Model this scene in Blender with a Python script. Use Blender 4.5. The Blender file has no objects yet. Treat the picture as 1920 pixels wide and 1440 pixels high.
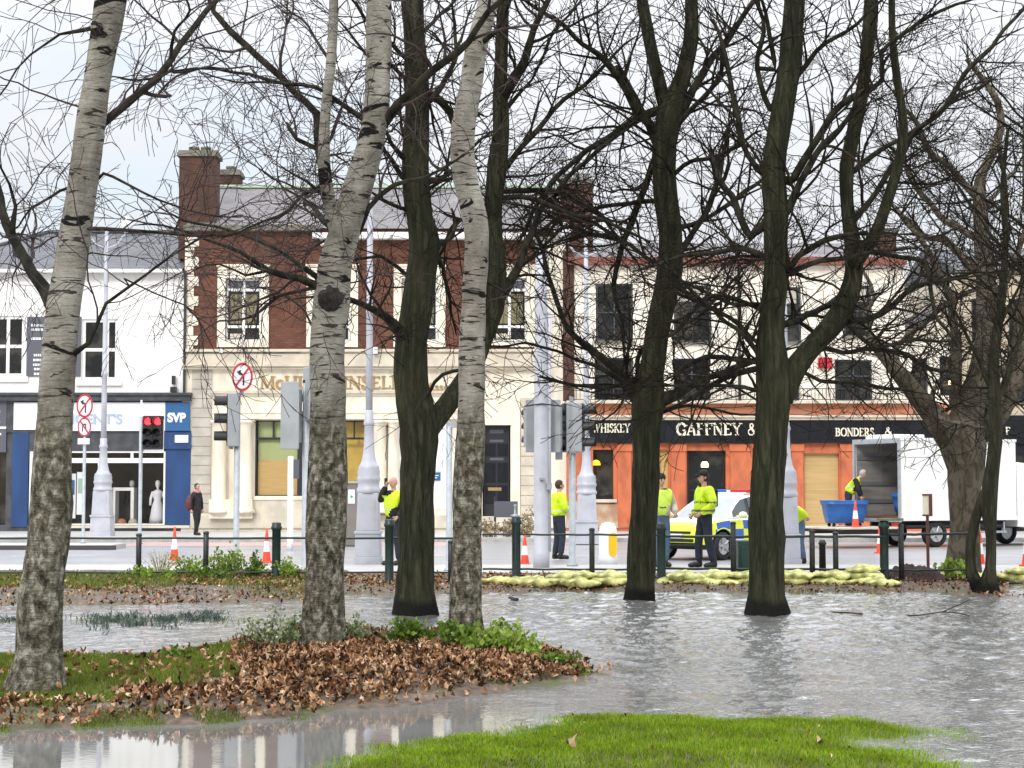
import bpy, bmesh, math, random
import numpy as np
from mathutils import Vector, Matrix, noise as mn

random.seed(7); rng = np.random.default_rng(11)
SC = bpy.context.scene
COL = SC.collection
# ------------------------------------------------------------------ camera, sky, sun, exposure
F, CZ = 3200.0, 1.6
TH = math.atan(200.0 / F)
cam = bpy.data.cameras.new("camera"); camo = bpy.data.objects.new("camera", cam); COL.objects.link(camo)
camo.location = (0, 0, CZ); camo.rotation_euler = (math.pi / 2 + TH, 0, 0)
cam.sensor_width = 36; cam.lens = 36 * F / 1920; cam.clip_start = .1; cam.clip_end = 3000
SC.camera = camo
SUN_EL, SUN_AZ = math.radians(33), math.radians(200)      # azimuth clockwise from +Y
sd = bpy.data.lights.new("sun", 'SUN'); sd.energy = 1.2; sd.angle = math.radians(14); sd.color = (1, .965, .91)
so = bpy.data.objects.new("sun", sd); COL.objects.link(so)
_v = Vector((math.sin(SUN_AZ) * math.cos(SUN_EL), math.cos(SUN_AZ) * math.cos(SUN_EL), math.sin(SUN_EL)))
so.rotation_euler = _v.to_track_quat('Z', 'Y').to_euler()
wd = bpy.data.worlds.new("World"); SC.world = wd; wd.use_nodes = True
nt = wd.node_tree; nt.nodes.clear()
wo = nt.nodes.new('ShaderNodeOutputWorld'); mix = nt.nodes.new('ShaderNodeMixShader')
b1 = nt.nodes.new('ShaderNodeBackground'); b2 = nt.nodes.new('ShaderNodeBackground')
sk = nt.nodes.new('ShaderNodeTexSky'); sk.sky_type = 'NISHITA'; sk.sun_disc = False
sk.sun_elevation = SUN_EL; sk.sun_rotation = SUN_AZ; sk.air_density = 1.2; sk.dust_density = 1.5
b1.inputs[1].default_value = .13; nt.links.new(sk.outputs[0], b1.inputs[0])
b2.inputs[0].default_value = (.93, .955, 1, 1); b2.inputs[1].default_value = .60
tc = nt.nodes.new('ShaderNodeTexCoord'); mp = nt.nodes.new('ShaderNodeMapping'); mp.inputs['Scale'].default_value = (1, 1, 2.2)
nz = nt.nodes.new('ShaderNodeTexNoise'); nz.inputs['Scale'].default_value = 4.5; nz.inputs['Detail'].default_value = 6
cr = nt.nodes.new('ShaderNodeValToRGB'); cr.color_ramp.elements[0].position = .30; cr.color_ramp.elements[0].color = (.62,) * 3 + (1,)
cr.color_ramp.elements[1].position = .52; cr.color_ramp.elements[1].color = (1, 1, 1, 1)
sxw = nt.nodes.new('ShaderNodeSeparateXYZ'); nt.links.new(tc.outputs['Generated'], sxw.inputs[0])      # an overcast sky is brighter overhead
mw = nt.nodes.new('ShaderNodeMath'); mw.operation = 'MULTIPLY'; nt.links.new(sxw.outputs[2], mw.inputs[0]); nt.links.new(sxw.outputs[2], mw.inputs[1])
mw2 = nt.nodes.new('ShaderNodeMath'); mw2.operation = 'MULTIPLY_ADD'; nt.links.new(mw.outputs[0], mw2.inputs[0]); mw2.inputs[1].default_value = 2.3; mw2.inputs[2].default_value = .60; nt.links.new(mw2.outputs[0], b2.inputs[1])
nt.links.new(tc.outputs['Generated'], mp.inputs[0]); nt.links.new(mp.outputs[0], nz.inputs[0]); nt.links.new(nz.outputs[0], cr.inputs[0])
nt.links.new(cr.outputs[0], mix.inputs[0]); nt.links.new(b1.outputs[0], mix.inputs[1]); nt.links.new(b2.outputs[0], mix.inputs[2])
nt.links.new(mix.outputs[0], wo.inputs[0])
SC.view_settings.view_transform = 'Standard'; SC.view_settings.look = 'None'
SC.view_settings.exposure = .50; SC.view_settings.gamma = 1
SC.cycles.max_bounces = 6; SC.cycles.transparent_max_bounces = 12; SC.cycles.use_denoising = True
SC.cycles.use_adaptive_sampling = True; SC.cycles.adaptive_threshold = .015

def W(px, py, Y):
    """the point at depth Y seen at photo pixel (px, py) of 1920 x 1440: used to measure the place"""
    dx = (px - 960) / F; dy = (720 - py) / F
    t = Y / (math.cos(TH) - dy * math.sin(TH))
    return Vector((dx * t, Y, CZ + (math.sin(TH) + dy * math.cos(TH)) * t))
def G(px, py, z=0.0):
    dx = (px - 960) / F; dy = (720 - py) / F
    fz = math.sin(TH) + dy * math.cos(TH); fy = math.cos(TH) - dy * math.sin(TH)
    t = (z - CZ) / fz
    return Vector((dx * t, fy * t, z))

# ------------------------------------------------------------------ materials
def mat(name, c, rough=.8, c2=None, scale=6, fac=(.4, .62), vec=(1, 1, 1), bump=0, bscale=None, metal=0, spec=.5, detail=5, emit=None, coat=0):
    m = bpy.data.materials.new(name); m.use_nodes = True; t = m.node_tree; p = t.nodes['Principled BSDF']
    p.inputs['Base Color'].default_value = (*c, 1); p.inputs['Roughness'].default_value = rough
    p.inputs['Metallic'].default_value = metal; p.inputs['Specular IOR Level'].default_value = spec
    if coat: p.inputs['Coat Weight'].default_value = coat
    if emit: p.inputs['Emission Color'].default_value = (*c, 1); p.inputs['Emission Strength'].default_value = emit
    if c2 or bump:
        tcn = t.nodes.new('ShaderNodeTexCoord'); mpn = t.nodes.new('ShaderNodeMapping'); mpn.inputs['Scale'].default_value = vec
        t.links.new(tcn.outputs['Object'], mpn.inputs[0])
        n = t.nodes.new('ShaderNodeTexNoise'); n.inputs['Scale'].default_value = scale; n.inputs['Detail'].default_value = detail
        t.links.new(mpn.outputs[0], n.inputs[0])
        if c2:
            r = t.nodes.new('ShaderNodeValToRGB'); r.color_ramp.elements[0].position = fac[0]; r.color_ramp.elements[1].position = fac[1]
            r.color_ramp.elements[0].color = (*c, 1); r.color_ramp.elements[1].color = (*c2, 1)
            t.links.new(n.outputs[0], r.inputs[0]); t.links.new(r.outputs[0], p.inputs['Base Color'])
        if bump:
            n2 = n
            if bscale:
                n2 = t.nodes.new('ShaderNodeTexNoise'); n2.inputs['Scale'].default_value = bscale; n2.inputs['Detail'].default_value = 6
                t.links.new(mpn.outputs[0], n2.inputs[0])
            b = t.nodes.new('ShaderNodeBump'); b.inputs['Strength'].default_value = min(1, bump); b.inputs['Distance'].default_value = .02 * max(1, bump)
            t.links.new(n2.outputs[0], b.inputs['Height']); t.links.new(b.outputs[0], p.inputs['Normal'])
    return m
def ramp_node(t, src, stops, interp='LINEAR'):
    r = t.nodes.new('ShaderNodeValToRGB'); e = r.color_ramp.elements; r.color_ramp.interpolation = interp
    while len(e) < len(stops): e.new(.5)
    for i, (pos, c) in enumerate(stops): e[i].position = pos; e[i].color = (*c, 1)
    t.links.new(src, r.inputs[0]); return r
def mixc(t, fac, a, b, mode='MIX'):
    n = t.nodes.new('ShaderNodeMix'); n.data_type = 'RGBA'; n.blend_type = mode
    for s, v in ((0, fac), (6, a), (7, b)):
        if hasattr(v, 'links'): t.links.new(v, n.inputs[s])
        elif isinstance(v, (int, float)): n.inputs[s].default_value = v
        else: n.inputs[s].default_value = (*v, 1)
    return n.outputs[2]
def noise_node(t, src, scale, vec=(1, 1, 1), detail=4, rough=.5, dist=0):
    mpn = t.nodes.new('ShaderNodeMapping'); mpn.inputs['Scale'].default_value = vec; t.links.new(src, mpn.inputs[0])
    n = t.nodes.new('ShaderNodeTexNoise'); n.inputs['Scale'].default_value = scale; n.inputs['Detail'].default_value = detail
    n.inputs['Roughness'].default_value = rough; n.inputs['Distortion'].default_value = dist
    t.links.new(mpn.outputs[0], n.inputs[0]); return n.outputs[0]
def newmat(name):
    m = bpy.data.materials.new(name); m.use_nodes = True; t = m.node_tree
    tcn = t.nodes.new('ShaderNodeTexCoord'); return m, t, t.nodes['Principled BSDF'], tcn.outputs['Object']
def addbump(t, p, h, strength, dist=.02):
    b = t.nodes.new('ShaderNodeBump'); b.inputs['Strength'].default_value = strength; b.inputs['Distance'].default_value = dist
    t.links.new(h, b.inputs['Height']); t.links.new(b.outputs[0], p.inputs['Normal'])
def mathn(t, op, a, b=0.0, clamp=False):
    n = t.nodes.new('ShaderNodeMath'); n.operation = op; n.use_clamp = clamp
    for s, v in ((0, a), (1, b)):
        if hasattr(v, 'links'): t.links.new(v, n.inputs[s])
        else: n.inputs[s].default_value = v
    return n.outputs[0]

def birch_mat(name, low):
    m, t, p, o = newmat(name)
    base = ramp_node(t, noise_node(t, o, 3, (1, 1, .6), 6, .6), [(.3, (.13, .12, .095)), (.5, (.29, .27, .225)), (.7, (.43, .41, .355))]).outputs[0]
    fine = noise_node(t, o, 4, (1.2, 1.2, 7), 5, .65, .9)
    c = mixc(t, ramp_node(t, fine, [(.57, (0,) * 3), (.66, (.7,) * 3)]).outputs[0], base, (.10, .09, .07))
    lent = noise_node(t, o, 2.6, (1.1, 1.1, 6.5), 3, .5, 1.2)
    c = mixc(t, ramp_node(t, lent, [(.605, (0,) * 3), (.635, (.9,) * 3)]).outputs[0], c, (.03, .015, .012))
    scar = noise_node(t, o, 1.35, (1.0, 1.0, 2.5), 4, .6, 1.6)
    c = mixc(t, ramp_node(t, scar, [(.585, (0,) * 3), (.61, (1,) * 3)]).outputs[0], c, (.012, .011, .009))
    sx = t.nodes.new('ShaderNodeSeparateXYZ'); t.links.new(o, sx.inputs[0])
    # rough weathered bark towards the foot
    z = mathn(t, 'MULTIPLY_ADD', sx.outputs[2], -1 / 1.9); t.nodes[-1].inputs[2].default_value = low / 1.9
    z = mathn(t, 'MAXIMUM', mathn(t, 'MINIMUM', z, 1.0), 0.0)
    fiss = noise_node(t, o, 13, (1.2, 1.2, .8), 8, .68, .3)
    rb = ramp_node(t, fiss, [(.34, (.015, .014, .010)), (.44, (.075, .068, .048)), (.53, (.17, .155, .115)), (.64, (.40, .38, .32))]).outputs[0]
    moss = noise_node(t, o, 1.7, (1, 1, 1), 5); rb = mixc(t, ramp_node(t, moss, [(.48, (0,) * 3), (.68, (.4,) * 3)]).outputs[0], rb, (.085, .085, .04))
    zn = mathn(t, 'ADD', z, mathn(t, 'MULTIPLY', mathn(t, 'SUBTRACT', moss, .5), 1.2))
    c = mixc(t, ramp_node(t, zn, [(.25, (0,) * 3), (.6, (1,) * 3)]).outputs[0], c, rb)
    t.links.new(c, p.inputs['Base Color']); p.inputs['Roughness'].default_value = .9; p.inputs['Specular IOR Level'].default_value = .12
    addbump(t, p, mathn(t, 'ADD', fine, fiss), 1, .04); return m
def bark_mat(name, c1, c2, c3, wet=True, blotch=False):
    m, t, p, o = newmat(name)
    n1 = noise_node(t, o, 15, (1, 1, .13), 8, .72, .5)
    c = ramp_node(t, n1, [(.32, c1), (.5, c2), (.68, c3)]).outputs[0]
    if blotch:
        n2 = noise_node(t, o, 4, (1, 1, .8), 3, .5, .5); c = mixc(t, ramp_node(t, n2, [(.5, (0,) * 3), (.56, (.8,) * 3)]).outputs[0], c, tuple(x * 1.9 for x in c2))
    n3 = noise_node(t, o, 1.6, (1, 1, .5), 5); c = mixc(t, ramp_node(t, n3, [(.45, (0,) * 3), (.68, (.5,) * 3)]).outputs[0], c, (.040, .040, .022))
    rough = .88
    if wet:
        sx = t.nodes.new('ShaderNodeSeparateXYZ'); t.links.new(o, sx.inputs[0])
        zz = mathn(t, 'ADD', sx.outputs[2], mathn(t, 'MULTIPLY', mathn(t, 'SUBTRACT', n3, .5), .35))
        w = ramp_node(t, zz, [(.16, (1,) * 3), (.25, (0,) * 3)]).outputs[0]
        c = mixc(t, w, c, (.010, .010, .008))
    t.links.new(c, p.inputs['Base Color']); p.inputs['Roughness'].default_value = rough
    p.inputs['Specular IOR Level'].default_value = .10; addbump(t, p, n1, 1, .06); return m
def island_mat(name, stops, rough=.7, trans=.0):
    m = bpy.data.materials.new(name); m.use_nodes = True; t = m.node_tree; p = t.nodes['Principled BSDF']
    g = t.nodes.new('ShaderNodeNewGeometry'); r = ramp_node(t, g.outputs['Random Per Island'], stops)
    tcn = t.nodes.new('ShaderNodeTexCoord'); pn = ramp_node(t, noise_node(t, tcn.outputs['Object'], 2.6, (1, 1, 1), 5, .6), [(.38, (.52, .49, .42)), (.6, (1, 1, 1))]).outputs[0]
    t.links.new(mixc(t, 1.0, r.outputs[0], pn, 'MULTIPLY'), p.inputs['Base Color']); p.inputs['Roughness'].default_value = rough; p.inputs['Specular IOR Level'].default_value = .15
    if trans:
        tr = t.nodes.new('ShaderNodeBsdfTranslucent'); t.links.new(r.outputs[0], tr.inputs[0]); mx = t.nodes.new('ShaderNodeMixShader'); mx.inputs[0].default_value = trans
        out = t.nodes['Material Output']; t.links.new(p.outputs[0], mx.inputs[1]); t.links.new(tr.outputs[0], mx.inputs[2]); t.links.new(mx.outputs[0], out.inputs[0])
    return m
def brick_mat(name, c1, c2, mortar, axis='xz'):
    m, t, p, o = newmat(name)
    sx = t.nodes.new('ShaderNodeSeparateXYZ'); t.links.new(o, sx.inputs[0]); cb = t.nodes.new('ShaderNodeCombineXYZ')
    add = mathn(t, 'ADD', sx.outputs[0], sx.outputs[1]); t.links.new(add, cb.inputs[0]); t.links.new(sx.outputs[2], cb.inputs[1])
    b = t.nodes.new('ShaderNodeTexBrick'); t.links.new(cb.outputs[0], b.inputs[0])
    b.inputs['Color1'].default_value = (*c1, 1); b.inputs['Color2'].default_value = (*c2, 1); b.inputs['Mortar'].default_value = (*mortar, 1)
    b.inputs['Scale'].default_value = 1; b.inputs['Brick Width'].default_value = .23; b.inputs['Row Height'].default_value = .082; b.inputs['Mortar Size'].default_value = .009
    n = noise_node(t, o, 1.3, (1, 1, 1), 6, .6); c = mixc(t, ramp_node(t, n, [(.35, (0,) * 3), (.7, (.55,) * 3)]).outputs[0], b.outputs[0], tuple(x * .45 for x in c1))
    t.links.new(c, p.inputs['Base Color']); p.inputs['Roughness'].default_value = .9; addbump(t, p, b.outputs[1], .4, -.01); return m
def slate_mat(name, c1, c2):
    m, t, p, o = newmat(name)
    sx = t.nodes.new('ShaderNodeSeparateXYZ'); t.links.new(o, sx.inputs[0]); cb = t.nodes.new('ShaderNodeCombineXYZ')
    t.links.new(sx.outputs[0], cb.inputs[0]); t.links.new(mathn(t, 'MULTIPLY', sx.outputs[2], 1.0), cb.inputs[1])
    b = t.nodes.new('ShaderNodeTexBrick'); t.links.new(cb.outputs[0], b.inputs[0])
    b.inputs['Color1'].default_value = (*c1, 1); b.inputs['Color2'].default_value = (*c2, 1); b.inputs['Mortar'].default_value = tuple(x * .45 for x in c1) + (1,)
    b.inputs['Scale'].default_value = 1; b.inputs['Brick Width'].default_value = .3; b.inputs['Row Height'].default_value = .13; b.inputs['Mortar Size'].default_value = .012
    n = noise_node(t, o, .9, (1, 1, 1), 6, .6); c = mixc(t, ramp_node(t, n, [(.4, (0,) * 3), (.7, (.5,) * 3)]).outputs[0], b.outputs[0], tuple(x * 1.5 for x in c2))
    t.links.new(c, p.inputs['Base Color']); p.inputs['Roughness'].default_value = .55; return m
def glass_mat(name, tint=(1, 1, 1), clear=.75):
    m = bpy.data.materials.new(name); m.use_nodes = True; t = m.node_tree; t.nodes.remove(t.nodes['Principled BSDF'])
    tr = t.nodes.new('ShaderNodeBsdfTransparent'); tr.inputs[0].default_value = (*[x * clear for x in tint], 1)
    gl = t.nodes.new('ShaderNodeBsdfGlossy'); gl.inputs['Roughness'].default_value = .02; fr = t.nodes.new('ShaderNodeFresnel'); fr.inputs[0].default_value = 1.28
    mx = t.nodes.new('ShaderNodeMixShader'); t.links.new(fr.outputs[0], mx.inputs[0]); t.links.new(tr.outputs[0], mx.inputs[1]); t.links.new(gl.outputs[0], mx.inputs[2])
    t.links.new(mx.outputs[0], t.nodes['Material Output'].inputs[0]); return m

M = dict(
    birch1=birch_mat('birch_bark', 2.9), birch2=birch_mat('birch_bark_b', 3.1),
    dark=bark_mat('mossy_bark', (.007, .008, .005), (.026, .027, .015), (.068, .066, .040)),
    plane=bark_mat('plane_bark', (.035, .029, .021), (.085, .071, .053), (.16, .137, .105), False, True),
    thin=bark_mat('thin_bark', (.012, .012, .008), (.032, .032, .02), (.07, .068, .045)),
    twig=mat('twig_bark', (.014, .012, .009), .95, (.03, .025, .019), 4, spec=.05),
    btwig=mat('birch_twig_bark', (.035, .026, .026), .9, (.07, .055, .052), 4, spec=.05),
    limb=mat('limb_bark', (.011, .0105, .008), .9, (.034, .032, .022), 9, bump=.5, vec=(1, 1, .5), spec=.08),
    white_render=mat('white_render', (.86, .85, .82), .85, (.70, .68, .62), 2.0, (.5, .85), vec=(1.8, 1.8, .35), bump=.15, bscale=30),
    cream_render=mat('cream_render', (.82, .76, .65), .85, (.58, .52, .43), 2.0, (.45, .8), vec=(1.8, 1.8, .35), bump=.15, bscale=30),
    cream_stone=mat('cream_stone', (.82, .75, .61), .8, (.62, .55, .44), 2.2, (.40, .75), vec=(1.6, 1.6, .45), bump=.15, bscale=18),
    pale_stone=mat('pale_stone', (.62, .56, .45), .85, (.50, .45, .37), 2, bump=.2, bscale=20),
    ashlar=mat('ashlar_stone', (.42, .385, .33), .85, (.52, .48, .42), 2, bump=.2, bscale=20),
    brick=brick_mat('brown_brick', (.12, .045, .026), (.19, .072, .042), (.09, .055, .04)),
    chim=brick_mat('chimney_brick', (.07, .032, .022), (.11, .048, .03), (.10, .06, .045)),
    slate=slate_mat('grey_slate', (.095, .085, .088), (.15, .135, .138)), slate2=slate_mat('dark_slate', (.06, .064, .072), (.09, .094, .102)),
    capst=mat('weathered_cap_stone', (.13, .125, .10), .9, (.2, .19, .15), 3),
    oband=mat('weathered_orange_band', (.50, .17, .085), .85, (.36, .20, .13), 2.6, (.35, .7), bump=.3, bscale=12),
    orange=mat('orange_painted_render', (.56, .155, .065), .8, (.30, .08, .04), 2.4, (.42, .8), vec=(1.3, 1.3, .6), bump=.25, bscale=14),
    orange_lo=mat('faded_plinth', (.40, .22, .14), .85, (.52, .42, .30), 2.2),
    black=mat('black_paint', (.013, .014, .018), .4), blackm=mat('black_metal', (.012, .014, .016), .45, (.03, .032, .034), 20),
    navy=mat('navy_fascia_paint', (.006, .007, .010), .45, (.011, .012, .017), 3, spec=.25), blue=mat('blue_shop_paint', (.004, .036, .13), .5, (.007, .05, .17), 2, vec=(1, 1, .3)),
    sblue=mat('sign_blue', (.015, .10, .26), .4), dgrey=mat('dark_grey_paint', (.03, .034, .04), .5, (.06, .065, .075), 3),
    mgrey=mat('sign_grey', (.085, .09, .11), .5), wood=mat('brown_timber', (.10, .035, .025), .7, (.16, .06, .04), 6, vec=(1, 1, .2)),
    glass=mat('window_glass', (.008, .010, .010), .04, (.05, .045, .035), 1.3, (.48, .62), spec=.4), wpaint=mat('white_paint', (.80, .80, .78), .4, (.74, .74, .71), 3),
    sign_white=mat('sign_white', (.82, .83, .85), .4), sclear=glass_mat('shop_glass', clear=1.0),
    shutter=mat('roller_shutter', (.60, .43, .19), .6, (.52, .36, .15), 1.5, vec=(.3, 1, 6)),
    blind_g=mat('green_blind', (.42, .47, .22), .8), blind_o=mat('orange_blind', (.62, .42, .16), .8, (.54, .37, .14), 4, vec=(.4, 1, 8)),
    yellow_room=mat('yellow_room', (.60, .42, .08), .8, (.5, .33, .07), 2), gold=mat('gold_letters', (.30, .19, .07), .5, (.38, .26, .11), 10),
    cletter=mat('cream_letters', (.78, .72, .55), .5), bletter=mat('pale_blue_letters', (.36, .44, .56), .5), wletter=mat('white_letters', (.8, .8, .82), .5),
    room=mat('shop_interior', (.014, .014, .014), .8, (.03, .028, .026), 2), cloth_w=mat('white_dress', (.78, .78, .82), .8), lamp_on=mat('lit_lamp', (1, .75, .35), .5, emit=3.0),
    lamp_yel=mat('yellow_lamp_shade', (1, .72, .02), .5, emit=1.3), tan=mat('tan_parcel', (.45, .16, .06), .7),
    post=mat('pale_grey_post_paint', (.47, .48, .53), .42, (.41, .42, .47), 3, bump=.05), steel=mat('galvanised_steel', (.40, .43, .45), .5, (.33, .36, .385), 8, metal=.3),
    steel2=mat('grey_sign_back', (.35, .37, .385), .55, (.30, .32, .335), 3, metal=.2), hood=mat('signal_black', (.012, .012, .013), .5),
    green=mat('dark_green_fence_paint', (.008, .022, .020), .42, (.014, .036, .030), 12, bump=.1), greenl=mat('green_cabinet', (.014, .045, .034), .5, (.02, .055, .042), 4),
    red=mat('sign_red', (.45, .015, .03), .4), redlamp=mat('red_signal_lamp', (1, .02, .03), .4, emit=4.5), sface=mat('sign_face', (.68, .68, .72), .45),
    cone_o=mat('cone_orange', (.85, .07, .03), .55, (.7, .06, .03), 8), cone_w=mat('cone_reflective', (.82, .82, .80), .4),
    bag=mat('yellow_sandbag', (.24, .24, .07), .75, (.76, .76, .30), 6, (.35, .62), bump=1.4, bscale=16), hiv=mat('hi_vis_yellow', (.66, .86, .01), .6, (.36, .56, .01), 7, (.4, .7), bump=1.5, bscale=12, emit=None),
    hivl=mat('hi_vis_pale', (.60, .80, .10), .65, (.50, .70, .06), 9, bump=.5, bscale=16),
    rstrip=mat('grey_reflective_strip', (.10, .105, .07), .4), navyc=mat('navy_cloth', (.012, .016, .028), .85, (.02, .025, .04), 9, bump=.6, bscale=18),
    blackc=mat('black_cloth', (.010, .009, .012), .9, (.022, .02, .022), 9, bump=.6, bscale=18), jean=mat('blue_jeans', (.07, .13, .20), .85, (.10, .17, .25), 9, bump=.5),
    maroon=mat('maroon_bag', (.11, .03, .035), .7, (.07, .02, .022), 7), skin=mat('skin', (.52, .30, .22), .55), hairb=mat('brown_hair', (.035, .018, .012), .7), hairg=mat('grey_hair', (.35, .33, .31), .7),
    scarf=mat('pink_scarf', (.45, .22, .20), .85), shoe=mat('black_shoe', (.01, .01, .01), .5), reflw=mat('pale_reflective', (.55, .58, .50), .4),
    tyre=mat('tyre_rubber', (.014, .014, .015), .8), rim=mat('wheel_rim', (.42, .43, .44), .35, metal=.7), cglass=mat('car_glass', (.07, .085, .09), .04, spec=.8), screen=mat('windscreen_glass', (.30, .33, .35), .06, spec=.8),
    truckw=mat('white_truck_panel', (.80, .80, .77), .4, (.62, .61, .56), 1.6, (.5, .85), vec=(1.5, 1.5, .4)), truckin=mat('truck_lining', (.30, .29, .27), .7, (.22, .21, .2), 3, vec=(.3, .3, 2)),
    trim=mat('grey_trim', (.16, .16, .17), .5), bluebin=mat('blue_plastic', (.015, .12, .40), .4, (.012, .10, .34), 4), plateY=mat('yellow_plate', (.75, .5, .02), .5),
    cab=mat('cabinet_grey_brown', (.20, .175, .15), .6, (.17, .15, .13), 3), stick=mat('stick_wood', (.03, .024, .018), .9),
    asphalt=mat('wet_asphalt', (.25, .25, .265), .35, (.32, .32, .335), 1.1, (.35, .65), vec=(.35, 1, 1), bump=.15, bscale=40),
    cycle=mat('red_cycle_lane', (.40, .27, .25), .55, (.46, .33, .31), 1.5), paving=mat('concrete_paving', (.40, .39, .375), .5, (.49, .48, .465), 1.2, (.35, .65), bump=.1, bscale=20),
    kerb=mat('kerb_stone', (.40, .39, .36), .7, (.32, .31, .29), 5), paint=mat('road_paint', (.72, .72, .70), .6), paintY=mat('road_paint_yellow', (.62, .5, .2), .6), trim_dark=mat('dark_kerb_stone', (.06, .05, .05), .8),
    leafm=island_mat('dead_leaf', [(0, (.022, .010, .005)), (.28, (.09, .040, .018)), (.5, (.24, .115, .052)), (.72, (.46, .26, .14)), (.88, (.66, .43, .27)), (1, (.80, .60, .42))], .8, .15),
    grassm=island_mat('grass_blade', [(0, (.07, .13, .008)), (.35, (.15, .28, .008)), (.75, (.27, .40, .015)), (.95, (.34, .42, .04)), (1, (.42, .36, .16))], .6, .35),
    grassm2=island_mat('dull_grass_blade', [(0, (.07, .11, .012)), (.5, (.14, .20, .02)), (1, (.25, .28, .06))], .6, .3),
    ivy=island_mat('ivy_leaf', [(0, (.045, .09, .014)), (.5, (.12, .21, .025)), (1, (.26, .36, .07))], .45, .25),
    weed=island_mat('bright_weed_leaf', [(0, (.12, .20, .03)), (.5, (.25, .38, .05)), (1, (.48, .58, .16))], .5, .3),
    pale=island_mat('pale_bush_leaf', [(0, (.11, .16, .05)), (.5, (.27, .35, .16)), (1, (.62, .66, .50))], .4, .3),
    dry=island_mat('dry_stalk', [(0, (.28, .22, .13)), (1, (.5, .43, .3))], .8),
)
# wet earth
def earth():
    m, t, p, o = newmat('muddy_ground')
    n = noise_node(t, o, 1.1, (1, 1, 1), 8, .65); n2 = noise_node(t, o, 9, (1, 1, 1), 6, .6)
    c = ramp_node(t, n2, [(.3, (.045, .032, .022)), (.55, (.12, .085, .06)), (.75, (.20, .15, .11))]).outputs[0]
    c = mixc(t, ramp_node(t, n, [(.5, (0,) * 3), (.62, (.7,) * 3)]).outputs[0], c, (.06, .085, .02))
    t.links.new(c, p.inputs['Base Color']); p.inputs['Roughness'].default_value = .6; addbump(t, p, n2, .8, .03); return m
M['earth'] = earth()
def water():
    m, t, p, o = newmat('flood_water')
    sx = t.nodes.new('ShaderNodeSeparateXYZ'); t.links.new(o, sx.inputs[0])
    # wind ruffles the open water; the near puddle in the lee of the island lies calm
    a = mathn(t, 'MULTIPLY_ADD', sx.outputs[1], .55); t.nodes[-1].inputs[2].default_value = -6.6
    b = mathn(t, 'MULTIPLY_ADD', sx.outputs[0], .75); t.nodes[-1].inputs[2].default_value = -.1
    w = mathn(t, 'MAXIMUM', mathn(t, 'MINIMUM', mathn(t, 'MAXIMUM', a, b), 1.0), 0.02)
    r2 = noise_node(t, o, 14, (1, 1.4, 1), 3, .5, .5)
    bn = t.nodes.new('ShaderNodeBump'); bn.inputs['Strength'].default_value = 1; bn.inputs['Distance'].default_value = 1
    t.links.new(mathn(t, 'MULTIPLY', mathn(t, 'MULTIPLY', r2, .0105), w), bn.inputs['Height']); t.links.new(bn.outputs[0], p.inputs['Normal'])
    mud = noise_node(t, o, .8, (1, 1, 1), 4)
    c = ramp_node(t, mud, [(.35, (.14, .14, .13)), (.65, (.195, .195, .19))]).outputs[0]
    t.links.new(c, p.inputs['Base Color']); p.inputs['Roughness'].default_value = .04; p.inputs['IOR'].default_value = 5.5
    p.inputs['Specular IOR Level'].default_value = .5; return m
M['water'] = water()

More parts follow.
